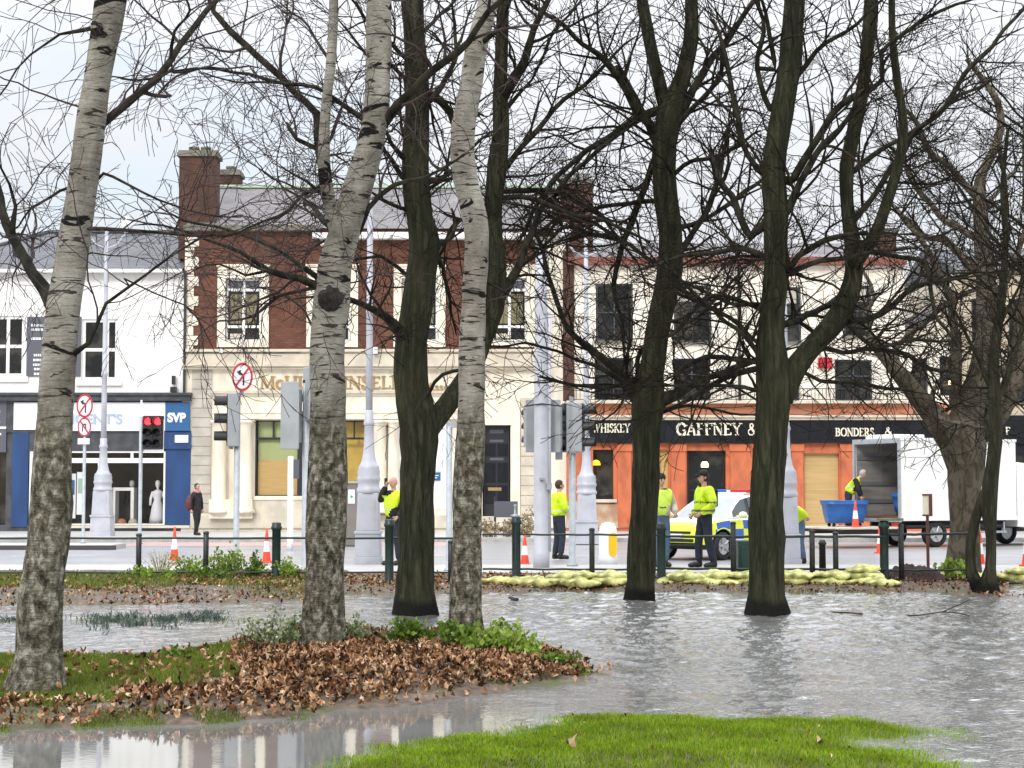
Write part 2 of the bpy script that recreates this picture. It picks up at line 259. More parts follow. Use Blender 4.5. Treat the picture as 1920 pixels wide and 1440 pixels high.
# ------------------------------------------------------------------ mesh builder
class MB:
    def __init__(s): s.v = []; s.f = []; s.m = []
    def face(s, ids, mi=0): s.f.append(tuple(ids)); s.m.append(mi)
    def poly(s, pts, mi=0):
        b = len(s.v); s.v += [tuple(p) for p in pts]; s.face(range(b, b + len(pts)), mi)
    def box(s, x0, x1, y0, y1, z0, z1, mi=0):
        if x0 > x1: x0, x1 = x1, x0
        if y0 > y1: y0, y1 = y1, y0
        if z0 > z1: z0, z1 = z1, z0
        b = len(s.v); s.v += [(x0, y0, z0), (x1, y0, z0), (x1, y1, z0), (x0, y1, z0), (x0, y0, z1), (x1, y0, z1), (x1, y1, z1), (x0, y1, z1)]
        for q in ((3, 2, 1, 0), (4, 5, 6, 7), (0, 1, 5, 4), (1, 2, 6, 5), (2, 3, 7, 6), (3, 0, 4, 7)): s.face([b + i for i in q], mi)
    def frustum(s, c, a0, b0, z0, a1, b1, z1, mi=0):
        x, y = c; b = len(s.v)
        s.v += [(x - a0, y - b0, z0), (x + a0, y - b0, z0), (x + a0, y + b0, z0), (x - a0, y + b0, z0), (x - a1, y - b1, z1), (x + a1, y - b1, z1), (x + a1, y + b1, z1), (x - a1, y + b1, z1)]
        for q in ((3, 2, 1, 0), (4, 5, 6, 7), (0, 1, 5, 4), (1, 2, 6, 5), (2, 3, 7, 6), (3, 0, 4, 7)): s.face([b + i for i in q], mi)
    def tube(s, pts, rad, n=8, mi=0, cap=True, jit=None):
        m = len(pts); b = len(s.v); P = [Vector(p) for p in pts]
        d0 = (P[1] - P[0]).normalized(); u = d0.orthogonal().normalized()
        for i in range(m):
            d = (P[min(i + 1, m - 1)] - P[max(i - 1, 0)])
            d = d.normalized() if d.length > 1e-9 else d0
            u = (u - d * u.dot(d)); u = u.normalized() if u.length > 1e-6 else d.orthogonal().normalized()
            w = d.cross(u); r = rad[i]
            for k in range(n):
                a = 2 * math.pi * k / n; rr = r
                if jit: rr = r * jit(P[i], a, i)
                q = P[i] + u * (math.cos(a) * rr) + w * (math.sin(a) * rr); s.v.append((q.x, q.y, q.z))
        for i in range(m - 1):
            for k in range(n):
                a, c = b + i * n + k, b + i * n + (k + 1) % n
                s.f.append((a, c, c + n, a + n)); s.m.append(mi)
        if cap:
            s.face([b + k for k in reversed(range(n))], mi); s.face([b + (m - 1) * n + k for k in range(n)], mi)
    def cyl(s, p0, p1, r0, r1=None, n=12, mi=0): s.tube([p0, p1], [r0, r1 if r1 is not None else r0], n, mi)
    def lathe(s, prof, n=16, c=(0, 0, 0), mi=0, cap=True):
        b = len(s.v); m = len(prof)
        for r, z in prof:
            for k in range(n):
                a = 2 * math.pi * (k + .5) / n; s.v.append((c[0] + r * math.cos(a), c[1] + r * math.sin(a), c[2] + z))
        for i in range(m - 1):
            for k in range(n):
                a, e = b + i * n + k, b + i * n + (k + 1) % n; s.face((a, e, e + n, a + n), mi)
        if cap: s.face([b + k for k in reversed(range(n))], mi); s.face([b + (m - 1) * n + k for k in range(n)], mi)
    def ball(s, c, rx, ry, rz, n=12, mi=0, m=8):
        prof = []
        b = len(s.v)
        for i in range(m + 1):
            t = -math.pi / 2 + math.pi * (i + .02) / (m + .04)
            for k in range(n):
                a = 2 * math.pi * k / n; s.v.append((c[0] + rx * math.cos(t) * math.cos(a), c[1] + ry * math.cos(t) * math.sin(a), c[2] + rz * math.sin(t)))
        for i in range(m):
            for k in range(n):
                a, e = b + i * n + k, b + i * n + (k + 1) % n; s.face((a, e, e + n, a + n), mi)
        s.face([b + k for k in reversed(range(n))], mi); s.face([b + m * n + k for k in range(n)], mi)
    def build(s, name, mats, parent=None, smooth=False, world=False, bevel=0):
        me = bpy.data.meshes.new(name)
        v = np.array(s.v, dtype=np.float64).reshape(-1, 3)
        if world and parent is not None:
            r = parent
            off = np.zeros(3)
            while r is not None: off += np.array(r.location); r = r.parent
            v = v - off
        if len(s.f) > 3000:
            ln = np.array([len(f) for f in s.f], dtype=np.int32); st = np.concatenate([[0], np.cumsum(ln)[:-1]]).astype(np.int32)
            me.vertices.add(len(v)); me.vertices.foreach_set('co', v.astype(np.float32).ravel())
            fl = np.fromiter((i for f in s.f for i in f), dtype=np.int32); me.loops.add(len(fl)); me.loops.foreach_set('vertex_index', fl)
            me.polygons.add(len(ln)); me.polygons.foreach_set('loop_start', st); me.update(calc_edges=True)
        else: me.from_pydata(v.tolist(), [], s.f)
        if not isinstance(mats, (list, tuple)): mats = [mats]
        for m in mats: me.materials.append(m)
        if len(mats) > 1: me.polygons.foreach_set('material_index', np.array(s.m, dtype=np.int32))
        if smooth: me.polygons.foreach_set('use_smooth', np.ones(len(me.polygons), dtype=bool))
        me.update()
        o = bpy.data.objects.new(name, me); COL.objects.link(o)
        if parent is not None: o.parent = parent
        if bevel:
            bv = o.modifiers.new('bevel', 'BEVEL'); bv.width = bevel; bv.segments = 2; bv.limit_method = 'ANGLE'
        return o
def tag(o, label=None, cat=None, group=None, kind=None):
    if label: o['label'] = label
    if cat: o['category'] = cat
    if group: o['group'] = group
    if kind: o['kind'] = kind
    return o
def thing(name, loc, label, cat, group=None, rz=0):
    o = bpy.data.objects.new(name, None); COL.objects.link(o); o.location = loc; o.rotation_euler = (0, 0, rz); o.empty_display_size = .2
    return tag(o, label, cat, group)
def copy_tree(o, parent=None):
    c = o.copy(); COL.objects.link(c)
    if parent is not None: c.parent = parent
    for ch in [x for x in bpy.data.objects if x.parent == o]: copy_tree(ch, c)
    return c
def dup(o, loc, label, rz=None, scale=None):
    c = copy_tree(o); c.location = loc; c['label'] = label
    if rz is not None: c.rotation_euler = (0, 0, rz)
    if scale: c.scale = scale
    return c
def np_mesh(name, v, tri, mats, parent=None, smooth=False):
    me = bpy.data.meshes.new(name); me.vertices.add(len(v)); me.vertices.foreach_set('co', np.ascontiguousarray(v, dtype=np.float32).ravel())
    k = tri.shape[1]; me.loops.add(tri.size); me.loops.foreach_set('vertex_index', tri.astype(np.int32).ravel())
    me.polygons.add(len(tri)); me.polygons.foreach_set('loop_start', (np.arange(len(tri)) * k).astype(np.int32)); me.update(calc_edges=True)
    me.materials.append(mats)
    if smooth: me.polygons.foreach_set('use_smooth', np.ones(len(tri), dtype=bool))
    o = bpy.data.objects.new(name, me); COL.objects.link(o)
    if parent is not None: o.parent = parent
    return o
# ------------------------------------------------------------------ terrain, flood water, roads
def gp(pts, z=0.0): return np.array([[*G(x, y, z)[:2]] for x, y in pts])
def sdist(P, poly):
    """signed distance to a polygon, positive inside"""
    x, y = P[..., 0], P[..., 1]; d = np.full(x.shape, 1e9); ins = np.zeros(x.shape, bool); n = len(poly)
    for i in range(n):
        a, b = poly[i], poly[(i + 1) % n]; e = b - a; t = np.clip(((x - a[0]) * e[0] + (y - a[1]) * e[1]) / (e @ e + 1e-12), 0, 1)
        d = np.minimum(d, np.hypot(x - a[0] - t * e[0], y - a[1] - t * e[1]))
        if a[1] != b[1]:
            c = ((a[1] > y) != (b[1] > y)) & (x < (b[0] - a[0]) * (y - a[1]) / (b[1] - a[1]) + a[0]); ins ^= c
    return np.where(ins, d, -d)
ISL = gp([(-500, 1232), (0, 1238), (270, 1240), (400, 1218), (560, 1190), (700, 1190), (860, 1195), (960, 1205), (1030, 1228), (1108, 1262), (1050, 1278), (900, 1296), (720, 1318), (600, 1332), (560, 1345), (400, 1352), (250, 1358), (0, 1372), (-500, 1385)])
LAWN = gp([(500, 1500), (650, 1445), (760, 1420), (850, 1392), (950, 1366), (1100, 1352), (1300, 1349), (1480, 1357), (1620, 1382), (1700, 1412), (1790, 1452), (1900, 1500)])
BANK = np.vstack([gp([(-700, 1140), (0, 1136), (300, 1134), (590, 1124), (660, 1116), (900, 1112), (1150, 1110), (1400, 1113), (1650, 1113), (1760, 1110), (1878, 1120), (1892, 1096), (2500, 1096)]), [[22, 40], [-22, 40]]])
def vnoise(X, Y, s, seed):
    r = np.random.default_rng(seed).random((64, 64)); x = X * s + 1000; y = Y * s + 1000
    xi = np.floor(x).astype(int); yi = np.floor(y).astype(int); fx = x - xi; fy = y - yi; fx = fx * fx * (3 - 2 * fx); fy = fy * fy * (3 - 2 * fy)
    g = lambda i, j: r[i % 64, j % 64]
    return (g(xi, yi) * (1 - fx) + g(xi + 1, yi) * fx) * (1 - fy) + (g(xi, yi + 1) * (1 - fx) + g(xi + 1, yi + 1) * fx) * fy - .5
MOUND = [(*G(560, 1262, .1)[:2], .085, 1.3, 1.3), (*G(760, 1265, .1)[:2], .07, 1.2, .9), (*G(65, 1300, .05)[:2], .05, .6, .6), (*G(870, 1205, .1)[:2], .05, .8, .8)]
def height(X, Y):
    P = np.stack([X, Y], -1)
    nz_ = vnoise(X, Y, 1.3, 1) * .07 + vnoise(X, Y, 3.7, 2) * .035 + vnoise(X, Y, 9, 3) * .012
    h = np.full(X.shape, -.16)
    di = sdist(P, ISL) + vnoise(X, Y, 2.2, 5) * .35
    h = np.maximum(h, np.clip(di * .16, -.16, .075))
    for mx_, my_, a, sx_, sy_ in MOUND: h = h + a * np.exp(-((X - mx_) / sx_) ** 2 - ((Y - my_) / sy_) ** 2) * (di > -.4)
    dl = sdist(P, LAWN) + vnoise(X, Y, 1.3, 6) * .45 + vnoise(X, Y, 4.1, 66) * .22
    h = np.maximum(h, np.clip(dl * .055, -.16, .06))
    db = sdist(P, BANK) + vnoise(X, Y, 1.5, 7) * .5
    h = np.maximum(h, np.clip(db * .13, -.16, .10 + .05 * (X < -3)))
    h = h + nz_ * np.where(Y > 30.5, .2, .55)
    h = np.where(Y < 5, np.maximum(h, .03 + nz_ * .4), h)
    # low grassy ridge just under the water on the left between the bank and the island
    rx, ry = G(330, 1163)[:2]
    h = np.maximum(h, -.055 + .05 * np.exp(-((X - rx) / 2.6) ** 2 - ((Y - ry) / .45) ** 2) * 1.0 + nz_ * .5 - .2 * (1 - np.exp(-((X - rx) / 3.2) ** 2 - ((Y - ry) / .8) ** 2)))
    return h
xs = np.arange(-15, 15.01, .09); ys = np.arange(-4, 34.01, .09)
XX, YY = np.meshgrid(xs, ys); HH = height(XX, YY); HH = np.where(YY > 31.5, np.minimum(HH, .09), HH)
nx, ny = len(xs), len(ys); idx = np.arange(nx * ny).reshape(ny, nx)
quads = np.stack([idx[:-1, :-1], idx[:-1, 1:], idx[1:, 1:], idx[1:, :-1]], -1).reshape(-1, 4)
ter = np_mesh('park_ground', np.stack([XX, YY, HH], -1).reshape(-1, 3), quads, M['earth'], smooth=True); tag(ter, kind='structure')
def hz(x, y): return float(height(np.array([[x]]), np.array([[y]]))[0, 0])
def sheet(name, x0, x1, y0, y1, z, m):
    b = MB(); b.poly([(x0, y0, z), (x1, y0, z), (x1, y1, z), (x0, y1, z)]); return tag(b.build(name, m), kind='structure')
sheet('ground', -700, 700, -300, 1500, -.30, M['earth'])
wx = np.concatenate([[-45, -30], np.arange(-13, 13.01, .04), [30, 45]]); wy = np.concatenate([[-30, -10, 0, 5], np.arange(8, 14, .03), np.arange(14, 31, .05), [31.5, 32.2]])
WX, WY = np.meshgrid(wx, wy); wm = np.clip(np.maximum(.55 * WY - 6.9, .8 * WX + .05), 0.0, 1) * (WY < 30.9) * (WY > 7.9) * (np.abs(WX) < 12.9)
wsl = np.clip((WX + 2.5) / 3.0, .45, 1) * np.clip((WY - 7) / 11, .38, 1)
WZ = wm * wsl * (vnoise(WX + .35 * WY, WY * 1.25, 3.6, 51) * .030 + vnoise(WX - .4 * WY, WY * 1.2, 7.5, 52) * .034 + vnoise(WX + .2 * WY, WY * 1.1, 15, 53) * .019)
wi = np.arange(WX.size).reshape(WX.shape); wq = np.stack([wi[:-1, :-1], wi[:-1, 1:], wi[1:, 1:], wi[1:, :-1]], -1).reshape(-1, 4)
tag(np_mesh('flood_water', np.stack([WX, WY, WZ - .002], -1).reshape(-1, 3), wq, M['water'], smooth=True), kind='structure')
def slab(name, x0, x1, y0, y1, z0, z1, m):
    b = MB(); b.box(x0, x1, y0, y1, z0, z1); return tag(b.build(name, m, bevel=.015), kind='structure')
sheet('road', -120, 120, 32, 60, .03, M['asphalt'])
slab('footpath', -60, 60, 31.2, 34.1, -.25, .125, M['paving'])
slab('kerb', -60, 60, 34.1, 34.3, -.25, .13, M['kerb'])
slab('far_footpath', -60, 60, 52.6, 62, -.25, .16, M['paving'])
slab('far_kerb', -60, 60, 52.4, 52.6, -.25, .165, M['kerb'])
x230 = W(232, 1020, 47)[0]
slab('traffic_island', -40, x230, 45.6, 47.3, -.2, .16, M['paving'])
slab('traffic_island_kerb', -40, x230 + .12, 45.45, 45.6, -.2, .15, M['trim_dark'])  # island kerb has one even dark stone colour, paler paving on top
sheet('cycle_lane', W(235, 1012, 50)[0], W(905, 1012, 50)[0], 48.6, 52.3, .034, M['cycle'])
def marks(name, items, m):
    b = MB()
    for x0, x1, y0, y1 in items: b.poly([(x0, y0, .0385), (x1, y0, .0385), (x1, y1, .0385), (x0, y1, .0385)])
    tag(b.build(name, m), kind='structure')
marks('lane_markings', [(-30 + i * 4.5, -28 + i * 4.5, 41.0, 41.12) for i in range(14)] + [(-30, 40, 35.0, 35.1)], M['paint'])
marks('kerb_lines', [(2, 40, 46.6, 46.75), (2, 40, 47.1, 47.25)], M['paintY'])

# ------------------------------------------------------------------ litter, grass (countless: stuff)
def inpoly_samples(n, x0, x1, y0, y1, fn):
    out = []; c = 0
    while c < n:
        p = np.column_stack([rng.uniform(x0, x1, n), rng.uniform(y0, y1, n)]); k = fn(p[:, 0], p[:, 1]); p = p[k > rng.random(n)]
        out.append(p); c += len(p)
        if len(out) > 60: break
    return np.vstack(out)[:n]
def leaf_mesh(name, P, size, m, kind='stuff', lift=.015, tilt=.55):
    n = len(P); k = 10
    ang = np.arange(k) / k * 2 * math.pi; rr = np.array([1.15, .55, .85, .5, .62, .35, .62, .5, .85, .55])
    base = np.zeros((k + 1, 3)); base[1:, 0] = np.cos(ang) * rr; base[1:, 1] = np.sin(ang) * rr * .66
    S = rng.uniform(*size, n); yaw = rng.uniform(0, 2 * math.pi, n); tx = rng.normal(0, tilt, n); ty = rng.normal(0, tilt, n); curl = rng.uniform(-.5, 1.3, n)
    L = np.repeat(base[None], n, 0) * S[:, None, None]; L[:, 1:, 2] = (curl[:, None] * (np.cos(ang * 2)[None] * .5 + .5) + rng.normal(0, .2, (n, k))) * S[:, None]
    def rot(L, a, i, j):
        c, s = np.cos(a)[:, None], np.sin(a)[:, None]; A = L[:, :, i] * c - L[:, :, j] * s; B = L[:, :, i] * s + L[:, :, j] * c; L[:, :, i] = A; L[:, :, j] = B
    rot(L, tx, 1, 2); rot(L, ty, 0, 2); rot(L, yaw, 0, 1)
    z = height(P[:, 0][None], P[:, 1][None])[0]; z = np.maximum(z, .002)
    off = np.stack([P[:, 0], P[:, 1], z + rng.uniform(.3, 1, n) * lift + S * .18], -1)
    V = (L + off[:, None]).reshape(-1, 3)
    t = np.array([[0, 1 + i, 1 + (i + 1) % k] for i in range(k)]); T = (t[None] + (np.arange(n) * (k + 1))[:, None, None]).reshape(-1, 3)
    o = np_mesh(name, V, T, m); tag(o, kind=kind); return o
def px_of(X, Y, z=0.08):
    cy, sy = math.cos(TH), math.sin(TH); dz = z - CZ; d = Y * cy + dz * sy; u = -Y * sy + dz * cy
    return 960 + X / d * F, 720 - u / d * F
def litter_density(X, Y):
    px, py = px_of(X, Y); di = sdist(np.stack([X, Y], -1), ISL); h = height(X[None], Y[None])[0]
    d = np.where(di > .0, 1., np.where(di > -.35, .15, 0)); nn = vnoise(X, Y, 2.5, 61) * 60; green = (px < 440 + nn) & (py < 1322 - np.maximum(0, px - 150) * .12 + nn * .6)
    d = np.where(green, d * .05, d); d = np.where((py > 1318 + nn * .3) & (px < 700), d * .45, d); d = np.where((px > 700) & (py < 1222), d * .25, d); return d * (h > -.012)
Pl = inpoly_samples(13500, -5.6, 1.1, 11.2, 18.6, litter_density)
leaf_mesh('leaf_litter', Pl, (.018, .050), M['leafm'], lift=.06, tilt=.8)
def bank_density(X, Y):
    px, py = px_of(X, Y, .1); db = sdist(np.stack([X, Y], -1), BANK)
    d = np.where((db > .0) & (Y < 30.5), .5, np.where((db > -.4), .08, 0)); return np.where((px < 330) & (py < 1108), d * .15, np.where(px > 1000, d * .7, d))
Pb = inpoly_samples(9000, -10, 10.5, 23, 30.6, bank_density)
leaf_mesh('bank_leaf_litter', Pb, (.018, .048), M['leafm'], lift=.035, tilt=.7)
def blades(name, P, hgt, wid, m, zmin=-.03, lean=.35):
    n = len(P); z = np.maximum(height(P[:, 0][None], P[:, 1][None])[0], zmin) - .01
    H = rng.uniform(*hgt, n); a = rng.uniform(0, 2 * math.pi, n); w = rng.uniform(*wid, n); l = rng.normal(0, lean, (n, 2)) * H[:, None]
    bx, by = P[:, 0], P[:, 1]; cx, cy = np.cos(a) * w, np.sin(a) * w
    V = np.zeros((n, 5, 3)); V[:, 0] = np.stack([bx - cx, by - cy, z], -1); V[:, 1] = np.stack([bx + cx, by + cy, z], -1)
    V[:, 2] = np.stack([bx + cx * .8 + l[:, 0] * .4, by + cy * .8 + l[:, 1] * .4, z + H * .6], -1); V[:, 3] = np.stack([bx - cx * .8 + l[:, 0] * .4, by - cy * .8 + l[:, 1] * .4, z + H * .6], -1)
    V[:, 4] = np.stack([bx + l[:, 0], by + l[:, 1], z + H], -1)
    t = np.array([[0, 1, 2], [0, 2, 3], [3, 2, 4]]); T = (t[None] + (np.arange(n) * 5)[:, None, None]).reshape(-1, 3)
    o = np_mesh(name, V.reshape(-1, 3), T, m); tag(o, kind='stuff'); return o
def lawn_density(X, Y):
    h = height(X[None], Y[None])[0]; dl = sdist(np.stack([X, Y], -1), LAWN); n = vnoise(X, Y, 5, 21) + vnoise(X, Y, 1.5, 22)
    return np.where(dl > -.9, np.clip((h + .034 + n * .02) * 32, 0, 1), 0)
blades('lawn_grass', inpoly_samples(105000, -2.0, 3.9, 8.3, 12.3, lawn_density), (.022, .052), (.0016, .0034), M['grassm'])
def isl_grass(X, Y):
    px, py = px_of(X, Y); h = height(X[None], Y[None])[0]; di = sdist(np.stack([X, Y], -1), ISL); n = vnoise(X, Y, 3, 31) + vnoise(X, Y, 7, 32) * .6
    g = (px < 445 + n * 60) & (py < 1322 - np.maximum(0, px - 150) * .10 + n * 45); e = (np.abs(di) < .34) & (py > 1325) & (n > -.12)
    return np.where((g & (di > -.05)) | e, 1, np.where(di > 0, .02, 0)) * (h > -.03)
blades('island_grass', inpoly_samples(62000, -5.6, .6, 11.2, 18.0, isl_grass), (.03, .075), (.002, .004), M['grassm2'])
def bank_grass(X, Y):
    px, py = px_of(X, Y, .1); db = sdist(np.stack([X, Y], -1), BANK); n = vnoise(X, Y, 2, 41)
    a = (db > .1) & (py < 1112 + n * 16) & (px < 620) & (py > 1080); b = (db > -.3) & (db < .25) & (px > 1450) & (px < 1700) & (n > 0)
    rx, ry = G(330, 1163)[:2]; c = (np.abs((X - rx) / 2.7) ** 2 + np.abs((Y - ry) / .42) ** 2 < 1) & (n > -.1)
    return np.where(a, .8, np.where(b | c, .35, 0))
blades('bank_grass', inpoly_samples(26000, -10.5, 9, 19.5, 30.5, bank_grass), (.03, .09), (.003, .006), M['grassm2'])

def sunk(X, Y):
    px, py = px_of(X, Y, 0); n = vnoise(X, Y, 1.6, 71) + vnoise(X, Y, 5, 72) * .6; py = py + vnoise(X, Y, 2.5, 73) * 14
    rs = np.random.default_rng(5); d = np.zeros(X.shape)
    for _ in range(26):
        cx, cy, s = rs.uniform(120, 410), rs.normal(1160, 5), rs.uniform(8, 26); d = np.maximum(d, np.exp(-((px - cx) / s) ** 2 - ((py - cy) / (s * .22)) ** 2))
    return np.where(((px > -60) & (px < 40) & (np.abs(py - 1166) < 5) & (n > 0)), .6, d)
    return ((px > 130) & (px < 400) & (np.abs(py - 1160) < 7) & (n > .02)) | ((px > -60) & (px < 40) & (np.abs(py - 1166) < 6)) | ((px > 470) & (px < 525) & (np.abs(py - 1152) < 5) & (n > -.2))
M['sunkg'] = mat('sunken_dark_grass', (.012, .03, .018), .6, (.03, .06, .035), 8)
blades('sunken_grass', inpoly_samples(1500, -8, -2, 18.5, 24.5, lambda X, Y: sunk(X, Y).astype(float)), (.03, .09), (.005, .01), M['sunkg'], .0, .9)
# ------------------------------------------------------------------ plants
def plant(name, px, py, D, label, cat, group, hgt, spread, n, leaf, m, stems=9, stalkm=None):
    b0 = W(px, py, D); z0 = hz(b0.x, D) if D < 31 else .13
    r = thing(name, (b0.x, D, z0 - .01), label, cat, group); st = MB(); tips = []
    for i in range(stems):
        a = random.uniform(0, 6.28); s = spread * random.uniform(.1, 1); hh = hgt * random.uniform(.45, 1) * (1 - .35 * s / spread)
        p = [(0 + math.cos(a) * s * .15, math.sin(a) * s * .15, 0), (math.cos(a) * s * .55, math.sin(a) * s * .55, hh * .6), (math.cos(a) * s, math.sin(a) * s, hh)]
        st.tube(p, [.006, .004, .002], 4); tips.append(p)
    st.build('stem', stalkm or M['stick'], r)
    V = []; T = []
    for i in range(n):
        p = random.choice(tips); t = random.uniform(.15, 1); q = Vector(p[0]).lerp(Vector(p[1]), t * 2) if t < .5 else Vector(p[1]).lerp(Vector(p[2]), t * 2 - 1)
        q += Vector((random.gauss(0, .12 * spread), random.gauss(0, .12 * spread), random.gauss(0, .06 * hgt)))
        q.z = max(q.z, .01)
        d = Vector((random.gauss(0, 1), random.gauss(0, 1), random.uniform(-.1, .9))).normalized(); u = d.orthogonal().normalized(); u.rotate(Matrix.Rotation(random.uniform(0, 6.28), 3, d)); w = d.cross(u)
        L = random.uniform(*leaf); b = len(V)
        # a leaf blade folded along its midrib
        V += [q, q + u * L * .5 + w * L * .36 + d * L * .12, q + u * L * 1.1, q + u * L * .5 - w * L * .36 + d * L * .12]
        T += [(b, b + 1, b + 2), (b, b + 2, b + 3)]
    np_mesh('foliage', np.array([tuple(v) for v in V]), np.array(T), m, r)
    return r
g1 = 'low leafy plants round the middle tree'
plant('leafy_plant', 770, 1222, 16.6, 'green leafy clump left of the middle birch base, above the brown leaves', 'plant', g1, .31, .32, 800, (.035, .07), M['ivy'], 14)
plant('leafy_plant', 850, 1222, 16.3, 'broad green leafy clump hiding the foot of the middle birch', 'plant', g1, .31, .32, 900, (.04, .075), M['ivy'], 14)
plant('leafy_plant', 925, 1228, 16.0, 'taller bright green clump just right of the middle birch foot', 'plant', g1, .36, .28, 800, (.04, .08), M['weed'], 12)
plant('leafy_plant', 985, 1240, 15.7, 'low green clump on the thin right part of the leaf island', 'plant', g1, .26, .28, 560, (.035, .065), M['weed'], 10)
plant('leafy_plant', 1040, 1256, 15.3, 'small green clump second from the right tip of the leaf island', 'plant', g1, .17, .24, 380, (.03, .055), M['ivy'], 8)
plant('leafy_plant', 1083, 1262, 15.0, 'smallest green clump at the very right tip of the leaf island', 'plant', g1, .11, .16, 230, (.025, .045), M['ivy'], 7)
g2 = 'pale leafed shrubs beside the second birch'
plant('pale_shrub', 505, 1210, 16.7, 'open pale leafed shrub left of the second birch, over the water', 'shrub', g2, .46, .40, 420, (.028, .052), M['pale'], 12)
plant('pale_shrub', 555, 1212, 16.6, 'denser pale green shrub touching the left foot of the second birch', 'shrub', g2, .44, .26, 340, (.028, .052), M['pale'], 10)
plant('pale_shrub', 668, 1205, 16.9, 'small glossy shrub touching the right foot of the second birch', 'shrub', g2, .36, .22, 260, (.028, .05), M['pale'], 8)
plant('leafy_plant', 330, 1245, 15.6, 'dark green weed clump at the water edge between the two left birches', 'plant', g1, .13, .26, 240, (.03, .05), M['ivy'], 8)
g3 = 'weeds growing under the left fence'
for x, y, d, h, s, n, m_, lab in [(265, 1092, 28.3, .26, .24, 330, 'weed', 'bright green weed clump below the leftmost fence post'), (312, 1096, 27.9, .16, .16, 170, 'weed', 'small bright weed tuft between the two leftmost fence posts'),
        (350, 1088, 28.6, .40, .34, 380, 'weed', 'yellowish weed clump left of the second fence post'), (430, 1088, 28.7, .48, .36, 480, 'weed', 'tallest weed clump right of the second fence post'),
        (478, 1088, 28.6, .36, .26, 330, 'ivy', 'weed clump left of the third, thicker fence post'), (540, 1090, 28.4, .30, .26, 300, 'weed', 'weed clump right of the third, thicker fence post'), (395, 1096, 28.1, .2, .28, 260, 'ivy', 'low dark weed clump at the foot of the second fence post')]:
    plant('weed_clump', x, y, d, lab, 'weeds', g3, h * 1.25, s * 1.35, int(n * 1.6), (.03, .07), M[m_], 14)
plant('dry_bush', 300, 1075, 29.6, 'leafless brown twiggy bush behind the left fence rail', 'bush', None, .55, .5, 60, (.02, .03), M['dry'], 46, M['dry'])
plant('grass_tuft', 1788, 1090, 29.0, 'bright green grass tuft at the foot of the big right tree', 'grass tuft', None, .42, .3, 520, (.05, .11), M['weed'], 30)
g4 = 'planting along the far kerb'
for x, lab in [(870, 'low shrub at the far kerb just right of the middle birch'), (915, 'dry bush at the far kerb below the black door'), (952, 'pale rocky shrub at the far kerb beside the dark notice board'), (988, 'tall dry grass clump at the far kerb left of the grey mast')]:
    plant('kerb_shrub', x, 1000, 53.2, lab, 'shrub', g4, .75 if x != 988 else 1.1, .45, 420, (.05, .11), M['dry'] if x > 900 else M['pale'], 22, M['dry'])

# soil heap, floating sticks, single leaves on the lawn
hx, hy = G(1722, 1090, .1)[:2]
b = MB(); n_, m_ = 34, 18
for i in range(n_ + 1):
    for j in range(m_ + 1):
        u, v = i / n_ * 2 - 1, j / m_ * 2 - 1; rr = math.hypot(u, v); h = max(0, (1 - rr * rr)) * .27 * (1 + .5 * mn.noise(Vector((u * 5, v * 5, 1)))) + .05 * mn.noise(Vector((u * 14, v * 14, 4))) * (rr < 1)
        b.v.append((u * .62, v * .55, max(h, 0) - .02))
for i in range(n_):
    for j in range(m_):
        a = i * (m_ + 1) + j; b.face((a, a + m_ + 1, a + m_ + 2, a + 1))
heap = b.build('soil_heap', mat('dark_soil', (.016, .009, .008), .95, (.06, .032, .026), 26, bump=1, bscale=30), smooth=True)
heap.location = (hx, 28.7, .1); tag(heap, 'dark brown heap of soil and leaves behind the bank on the right', 'soil heap')
def stick(pts, label, D0=None):
    b = MB()
    for ln, r in pts:
        P = []
        for x, y, z in ln: q = G(x, y, z); P.append(q)
        b.tube(P, [r * (1 - .5 * i / len(P)) for i in range(len(P))], 6)
    o = b.build('floating_branch', M['stick']); tag(o, label, 'branch', 'sticks floating on the flood')
stick([([(1698, 1154, .012), (1722, 1154, .02), (1768, 1147, .05), (1800, 1133, .14), (1818, 1124, .2)], .012), ([(1768, 1147, .05), (1800, 1150, .02), (1818, 1155, .01)], .009)], 'long forked branch floating in the water at the right')
stick([([(1560, 1148, .01), (1590, 1149, .02), (1618, 1151, .01)], .014)], 'short straight stick floating between the two right dark trunks')
stick([([(955, 1122, .01), (970, 1124, .02)], .03)], 'small dark lump of wood floating in front of the bank')
def one_leaf(px, py, s, label, seed):
    p = G(px, py, .05); P = np.array([[p.x, p.y]]); o = leaf_mesh('fallen_leaf', P, (s, s), M['dryleaf'], None, .045, .3)
    if 'kind' in o: del o['kind']
    tag(o, label, 'leaf', 'single leaves lying on the front lawn')
leaf_mesh('lawn_debris', inpoly_samples(70, -2, 3.6, 9, 12.2, lambda X, Y: (lawn_density(X, Y) > .6).astype(float)), (.008, .02), M['leafm'], lift=.04, tilt=.6)   # lawn_leaves
M['dryleaf'] = mat('pale_dry_leaf', (.42, .30, .17), .7, (.3, .2, .1), 12)
one_leaf(1070, 1414, .055, 'curled pale leaf standing in the front lawn', 1); one_leaf(1538, 1394, .05, 'flat pale leaf lying at the right of the front lawn', 2)
